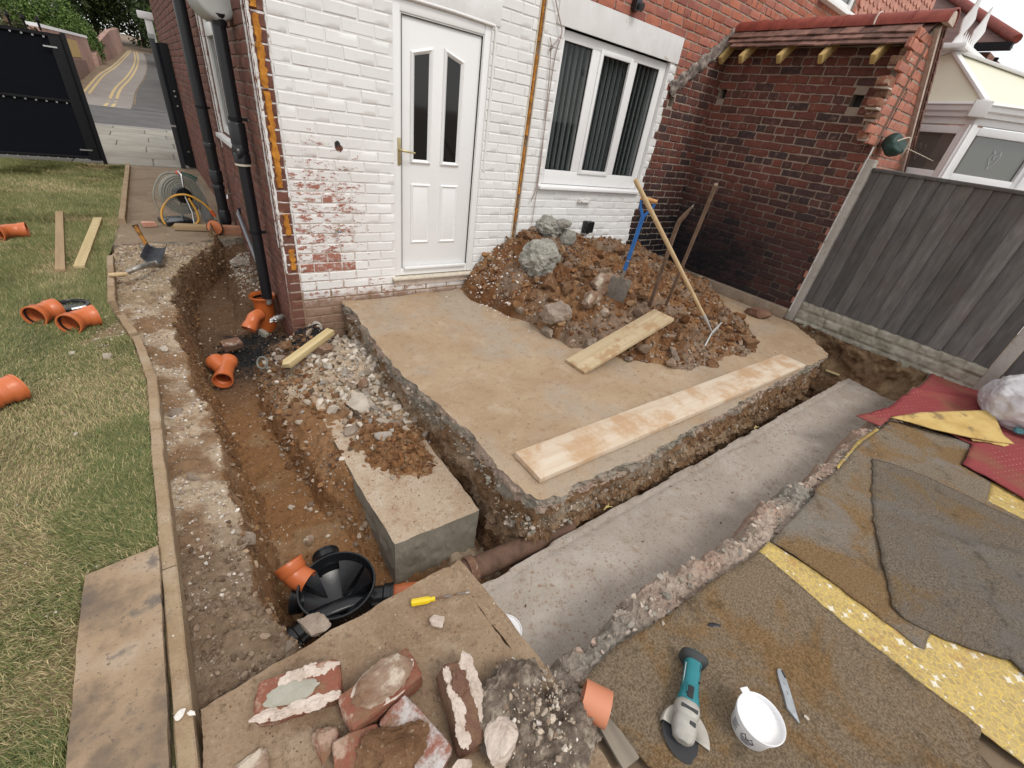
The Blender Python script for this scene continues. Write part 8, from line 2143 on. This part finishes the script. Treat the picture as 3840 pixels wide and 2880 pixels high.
MB().lathe([(.092, -.01), (.095, .0), (.086, .006)], tb + Vector((-.13, -.02, .085)), (-.5, -.85, .1), 24).build('black_rim', M_BLACK, t, smooth=50)
bt2 = PZ(550 + 40 / 4.1475, 600 + 1010 / 4.1475, .02); tag(MB().box(bt2 + Vector((0, 0, .01)), (.13, .09, .05), rotm(.2)).build('brick_chip', bumpy('pink_brick_chip', [(.3, (.48, .24, .16)), (.6, (.56, .31, .23))], 12), None, bevel=.01, jit=.004), 'pink brick chip lying on the path left of the hose reel', 'brick')
# shovel and mallet on the rubble at the path edge
z6z = lambda u, v, z: PZ(380 + u / 5.53, 850 + v / 5.53, z)
g0, g1 = z6z(350, 985, .03), z6z(1080, 765, .05); sh = thing('shovel', 'old shovel with tar blackened square pan lying on the crumbled path edge', 'shovel', g1)
MB().tube(smoothline([g1 + Vector((.03, .02, .0)), g1, z6z(820, 830, .09), z6z(520, 950, .06)], 6), [.022] * 18 + [.018], 10).build('shaft', M_STEELW, sh, smooth=60)
MB().tube([z6z(170, 1000, .05), z6z(350, 995, .06), z6z(520, 980, .05)], [.016, .021, .018], 10).build('grip', M_HANDLE, sh, smooth=60)
q = [z6z(820, 700, .03), z6z(1290, 775, .02), z6z(1390, 440, .07), z6z(960, 415, .09)]
m = MB(); n_ = 8; V = []
for j in range(n_ + 1):
    for k in range(n_ + 1):
        a, b = k / n_, j / n_; p = (q[0] * (1 - a) + q[1] * a) * (1 - b) + (q[3] * (1 - a) + q[2] * a) * b; V.append(p + Vector((0, 0, .05 * (abs(a - .5) * 2) ** 4 - .01)))
m.add(V, [(j * 9 + k, j * 9 + k + 1, j * 9 + k + 10, j * 9 + k + 9) for j in range(8) for k in range(8)])
pan = m.build('pan', M_TAR, sh, smooth=60); s_ = pan.modifiers.new('thickness', 'SOLIDIFY'); s_.thickness = .004
h0, h1 = z6z(950, 400, .05), z6z(825, 40, .05); hm2 = thing('lump_hammer', 'worn orange and black tool handle standing up behind the shovel pan', 'hammer', h0); hd_ = Vector((-.05, .08, .19))
MB().tube([h0, h0 + hd_ * .4, h0 + hd_ * .8, h0 + hd_], [.020, .019, .020, .028], 12).build('handle', M_WOODOR, hm2, smooth=60)
MB().box(h0 + Vector((.0, 0, -.02)), (.11, .05, .05), rotm(.4)).build('head', M_STEELW, hm2, bevel=.006)

# ================================================================== SCREEN GATES
def gate(name, label, x0, x1, y, z0, z1, side):
    t = thing(name, label, 'gate', ((x0 + x1) / 2, y, 0))
    MB().box(((x0 + x1) / 2, y, (z0 + z1) / 2), (x1 - x0, .012, z1 - z0)).build('screen', M_BLACKF, t)
    for x in (x0, x1): MB().box((x, y + .02, (z0 + z1) / 2), (.06, .06, z1 - z0 + .03)).build('upright', M_BLACKM, t, bevel=.004)
    for z in (z0 + .03, (z0 + z1) / 2 - .02, z1 - .03):
        MB().box(((x0 + x1) / 2, y - .014, z), (x1 - x0 - .07, .03, .035)).build('rail', M_BLACKM, t, bevel=.003)
        k = x0 + .1
        while k < x1 - .05:
            MB().lathe([(.012, 0), (.012, .004), (.005, .004)], (k, y - .032, z - .03 if z < 1 else z - .03), (0, -1, 0), 10).build('eyelet', M_CHROME, t)
            k += .12
    return t
gz = 1.84
g1_ = gate('screen_gate', 'large black fabric screened gate at the end of the lawn', -4.6, -1.52, 7.27, .07, gz, 1)
MB().box((-1.62, 7.235, .93), (.14, .03, 1.75)).build('edge_strip', M_BLACKM, g1_, bevel=.004)
MB().box((-1.505, 7.29, .92), (.05, .10, 1.90)).build('gate_stile', M_BLACKM, g1_, bevel=.004)
for z in (1.66, .22): MB().box((-1.70, 7.212, z), (.16, .012, .02)).build('hinge_strap', M_CHROME, g1_)
for k in range(6):
    x = -1.75 - k * .16; MB().lathe([(.014, 0), (.014, .10), (.030, .12), (.0, .20)], (x, 7.29, gz + .01), (0, 0, 1), 8).build('rail_head', M_BLACKM, g1_, smooth=40)
g2_ = thing('side_gate', 'narrow black gate leaf folded back against the side wall', 'gate', (-.34, 7.3, 0))
MB().box((-.36, 7.28, 1.0), (.075, .075, 2.02)).build('post', plain('dark_grey_metal', (.03, .032, .036), .45), g2_, bevel=.005)
MB().box((-.36, 7.28, 2.04), (.09, .09, .07)).build('post_cap', plain('pale_cap', (.30, .33, .33), .4), g2_, bevel=.006)
MB().box((-.255, 7.45, 1.0), (.03, .30, 1.94), rotm(.55)).build('leaf', M_BLACKF, g2_)
MB().box((-.21, 7.30, 1.0), (.12, .03, 1.96)).build('leaf_edge', M_BLACKM, g2_, bevel=.003)
for z in (.30, 1.05, 1.20, 1.28): MB().lathe([(.014, 0), (.014, .02), (.0, .02)], (-.22, 7.28, z), (0, -1, 0), 10).build('bolt', M_CHROME, g2_)
MB().box((-.36, 7.24, .72), (.078, .012, .03)).build('catch', M_CHROME, g2_)

# ================================================================== STREET
def zh(y): return max(0.0, (y - 24.0)) * .052
pv = struct(MB().box((-2.5, 10.6, -.045), (14, 6.7, .06)).build('pavement', M_KERBST))
rn = random.Random(77)
y = 7.30; r = 0
flagm = {}
while y < 13.6:
    h = .88; x = -3.2 + (.5 if r % 2 else 0)
    while x < .6:
        w = 1.15 + rn.uniform(-.1, .15)
        m = MB(); m.box((x + w / 2, y + h / 2, -.012), (w - .025, h - .025, .05)); m.build('paving_flag', M_PAVE, pv, bevel=.004)
        x += w
    y += h; r += 1
struct(MB().box((-5, 14.05, -.03), (30, .28, .10)).build('street_kerb', M_KERBST, None, bevel=.02))
struct(MB().add([(-40, 14.2, -.016), (30, 14.2, -.016), (30, 24.0, -.014), (-40, 24.0, -.014)], [(0, 1, 2, 3)]).build('street', M_ROADD))
def HR(u, v):
    """where a sight line meets the rising side road"""
    d = ray(u, v); t = 5.0
    while t < 140:
        p = CAM + d * t
        if p.z <= zh(p.y): return p
        t += .05
    return CAM + d * t
Lp = [HR(u * DS, v * DS) for u, v in ((120, 235), (172, 200), (210, 160), (238, 143), (262, 122), (276, 108))]
Rp = [HR(u * DS, v * DS) for u, v in ((246, 231), (262, 195), (285, 168), (297, 146), (300, 128), (296, 112))]
rd = MB()
def strip_road(A, B, name, mat, lift):
    V = []; 
    for a, b in zip(A, B): V += [(a.x, a.y, zh(a.y) + lift), (b.x, b.y, zh(b.y) + lift)]
    return MB().add(V, [(2 * i, 2 * i + 1, 2 * i + 3, 2 * i + 2) for i in range(len(A) - 1)]).build(name, mat)
hill = [];
V = []
for y in np.linspace(24, 140, 40): V += [(-80, y, zh(y) - .03), (60, y, zh(y) - .03)]
struct(MB().add(V, [(2 * i, 2 * i + 1, 2 * i + 3, 2 * i + 2) for i in range(39)]).build('hillside', M_EARTH))
LL = [Vector((-3.7, 21.3, 0))] + Lp[1:]; RR = [Vector((Rp[0].x + .5, 21.3, 0))] + [p + Vector((.55, 0, 0)) for p in Rp[1:]]
def densify(A, n=6): return [p for p in smoothline([Vector((a.x, a.y, 0)) for a in A], n)]
struct(strip_road(densify(LL), densify(RR), 'side_road', M_ROAD, -.010))
def yline(A, off, w):
    B = densify(A); L_, R_ = [], []
    for i, p in enumerate(B):
        d = (B[min(i + 1, len(B) - 1)] - B[max(i - 1, 0)]).normalized(); nn = Vector((d.y, -d.x, 0)); L_.append(p + nn * (off - w / 2)); R_.append(p + nn * (off + w / 2))
    return struct(strip_road(L_, R_, 'yellow_line', M_YLINE, -.004))
for o_ in (0, .22): yline(Rp, -.05 - o_, .11)
for o_ in (0, .2): yline(LL[1:], .1 + o_, .11)
# footway right of the side road
struct(strip_road(densify([p + Vector((.62, 0, 0)) for p in Rp]), densify([p + Vector((2.2, 0, 0)) for p in Rp]), 'footway', M_ROADD, -.005))
# walls along the side road
def walls(name, label, pts, t, mat, tops, cop=None):
    th = thing(name, label, 'wall', pts[0])
    for i in range(len(pts) - 1):
        a, b = Vector(pts[i]), Vector(pts[i + 1]); d = (b - a); d.z = 0; n = Vector((-d.y, d.x, 0)).normalized() * t
        A = [Vector((a.x, a.y, zh(a.y) - .2)), Vector((b.x, b.y, zh(b.y) - .2)), Vector((b.x, b.y, tops[i + 1])), Vector((a.x, a.y, tops[i]))]
        MB().prism(A, n).build('wall_run', mat, th)
        if cop: MB().bar(A[3] + n * .5 + Vector((0, 0, .06)), A[2] + n * .5 + Vector((0, 0, .06)), abs(t) + .08, .12).build('coping', cop, th)
    return th
cw = walls('corner_wall', 'brick corner wall with white coping across the street', [(-3.52, 24.5, 0), (-3.08, 41.5, 0)], .35, M_FARBP, [2.25, 2.45], M_FARW)
MB().box((-3.30, 32.2, 1.75), (.03, 5.6, .75), rotm(-.026)).build('yellow_panel', plain('mustard_render', (.46, .32, .12), .8), cw)
MB().box((-3.31, 32.5, .85), (.03, 9.0, .8), rotm(-.026)).build('dark_panel', plain('brown_render', (.20, .12, .09), .8), cw)
walls('road_wall', 'pink brown brick wall rising along the left of the side road', [(-2.95, 43.2, 0), (-2.72, 48, 0), (-2.2, 58, 0), (-1.75, 72, 0)], .35, M_FARBP, [1.6, 2.5, 3.6, 4.4])
walls('right_road_wall', 'dark brick garden wall along the right of the side road', [(.9, 22, 0), (.8, 30, 0), (1.2, 38, 0), (1.6, 47, 0), (1.7, 60, 0)], .3, M_FARB, [1.3, 1.7, 2.0, 2.5, 3.2])
# foliage
def foliage(name, c, rad, n, leaf, pal, seed, parent, shell=.45):
    rs_ = np.random.RandomState(seed); d = rs_.normal(size=(n, 3)); d /= np.linalg.norm(d, axis=1)[:, None]
    r_ = (shell + (1 - shell) * rs_.uniform(0, 1, n) ** .6) * (1 + .32 * fbm(d[:, 0] * 2.4 + seed, d[:, 1] * 2.4, d[:, 2] * 2.4, 4, seed))
    P_ = d * r_[:, None] * np.array(rad) + np.array(c)
    a = rs_.normal(size=(n, 3)); a /= np.linalg.norm(a, axis=1)[:, None]; b = np.cross(a, rs_.normal(size=(n, 3))); b /= np.linalg.norm(b, axis=1)[:, None] + 1e-9
    L = leaf * rs_.uniform(.6, 1.4, n)[:, None]
    V = np.stack([P_ - a * L, P_ + b * L * .5, P_ + a * L, P_ - b * L * .5], 1).reshape(-1, 3)
    F = np.arange(n)[:, None] * 4 + np.array([[0, 1, 2, 3]])
    cl = np.array(pal)[rs_.randint(0, len(pal), n)] * rs_.uniform(.7, 1.3, (n, 1)); cl *= (1 + .35 * fbm(P_[:, 0] * .8, P_[:, 1] * .8, P_[:, 2] * .8, 2, seed))[:, None]
    return mesh_np(name, V, F, M_LEAF, parent, col=np.clip(np.repeat(cl, 4, 0), .004, 1))
GP = [(.035, .055, .018), (.05, .08, .022), (.025, .042, .014)]; GH = [(.09, .15, .035), (.07, .12, .03), (.12, .18, .05)]
def tree(label, base, h, rad, n, leaf, pal, seed, name='tree'):
    t = thing(name, label, 'tree', base, 'trees along the hill road')
    MB().tube([base, base + Vector((.1, 0, h * .35)), base + Vector((-.05, .1, h * .7))], [.28, .2, .08], 9).build('trunk', M_BARK, t, smooth=60)
    for k in range(4):
        a = k * 1.6 + seed; MB().tube([base + Vector((0, 0, h * (.3 + .08 * k))), base + Vector((math.cos(a) * rad[0] * .6, math.sin(a) * rad[1] * .6, h * (.5 + .1 * k)))], [.1, .03], 6).build('limb', M_BARK, t, smooth=60)
    rs_ = np.random.RandomState(seed)
    foliage('crown', base + Vector((0, 0, h * .56)), rad, n, leaf, pal, seed, t)
    return t
hg = thing('hedge', 'bright green clipped hedge above the corner wall', 'hedge', (-3.6, 45, 0))
for k, (x, y, z) in enumerate(((-3.35, 45.6, 2.2), (-3.9, 44.0, 2.8), (-4.6, 44.5, 3.2), (-5.5, 45, 3.4), (-6.5, 45.5, 3.5))): foliage('hedge_clump', (x, y, z), (.85, 1.6, 1.35), 5000, .07, GH, 801 + k, hg, .5)
MB().box((-5.0, 46, 1.8), (3.0, 1.2, 2.6)).build('hedge_core', M_BARK, hg)
for k, (x, y, h, rx, lb) in enumerate([(-9, 70, 13, 5.0, 'tall dark tree left of the top of the hill road'), (-4.2, 84, 14, 5, 'big dark tree over the head of the hill road'), (3.6, 76, 13, 3.9, 'dark tree standing right of the top of the road'), (-15, 80, 14, 5.5, 'dark tree behind the white house'), (0.5, 92, 15, 5.5, 'farthest dark tree at the head of the road')]):
    tree(lb, Vector((x, y, zh(y) - .2)), h, (rx, rx, h * .52), 17000, .22, GP, 820 + k)
tree('small yellow green tree leaning over the footway by the gate post', Vector((2.0, 34, .4)), 5.0, (1.7, 2.4, 2.2), 12000, .08, [(.07, .11, .025), (.04, .07, .02), (.12, .15, .03)], 830)
tree('dark tree on the bank right of the hill road', Vector((2.6, 52, 1.3)), 8, (2.6, 4, 3.4), 14000, .11, GP, 831)
# white house and shrub over the gate, far left
wh = thing('white_house', 'white rendered house wall above the black gate at the far left', 'house', (-8, 58, 0))
fa = PY(95, 60, 58); fb = PY(208, 60, 58)
MB().prism([(fa.x, 58, 0), (fb.x, 58, 0), (fb.x, 58, 14), (fa.x, 58, 14)], (0, 7, 0)).build('wall', M_FARW, wh)
MB().box(((fa.x + fb.x) / 2 - .2, 57.97, 5.2), ((fb.x - fa.x) * .16, .04, 9)).build('recess_strip', plain('pale_grey_render', (.62, .62, .64), .7), wh)
fc = PY(-60, 60, 62)
MB().prism([(fc.x - 6, 62, 0), (fa.x + .8, 62, 0), (fa.x + .8, 62, 12), (fc.x - 6, 62, 12)], (0, 7, 0)).build('rear_wing', plain('grey_tan_render', (.33, .31, .26), .8), wh)
sb = PY(60, 95, 14.5); sh_ = thing('shrub', 'brownish green shrub showing over the black gate', 'shrub', (sb.x, 14.5, 0))
foliage('leaves', (sb.x - 1.0, 14.5, 1.3), (1.3, .8, 1.1), 5200, .07, [(.06, .075, .03), (.13, .085, .05), (.09, .10, .05)], 840, sh_)
foliage('leaves', (sb.x - 1.5, 15.2, 2.3), (.8, .6, .7), 2200, .08, [(.25, .10, .06), (.16, .09, .06), (.30, .18, .15)], 841, sh_)
MB().tube([(sb.x - .5, 14.5, 0), (sb.x - .5, 14.5, 1.5)], [.05, .02], 6).build('stem', M_BARK, sh_)
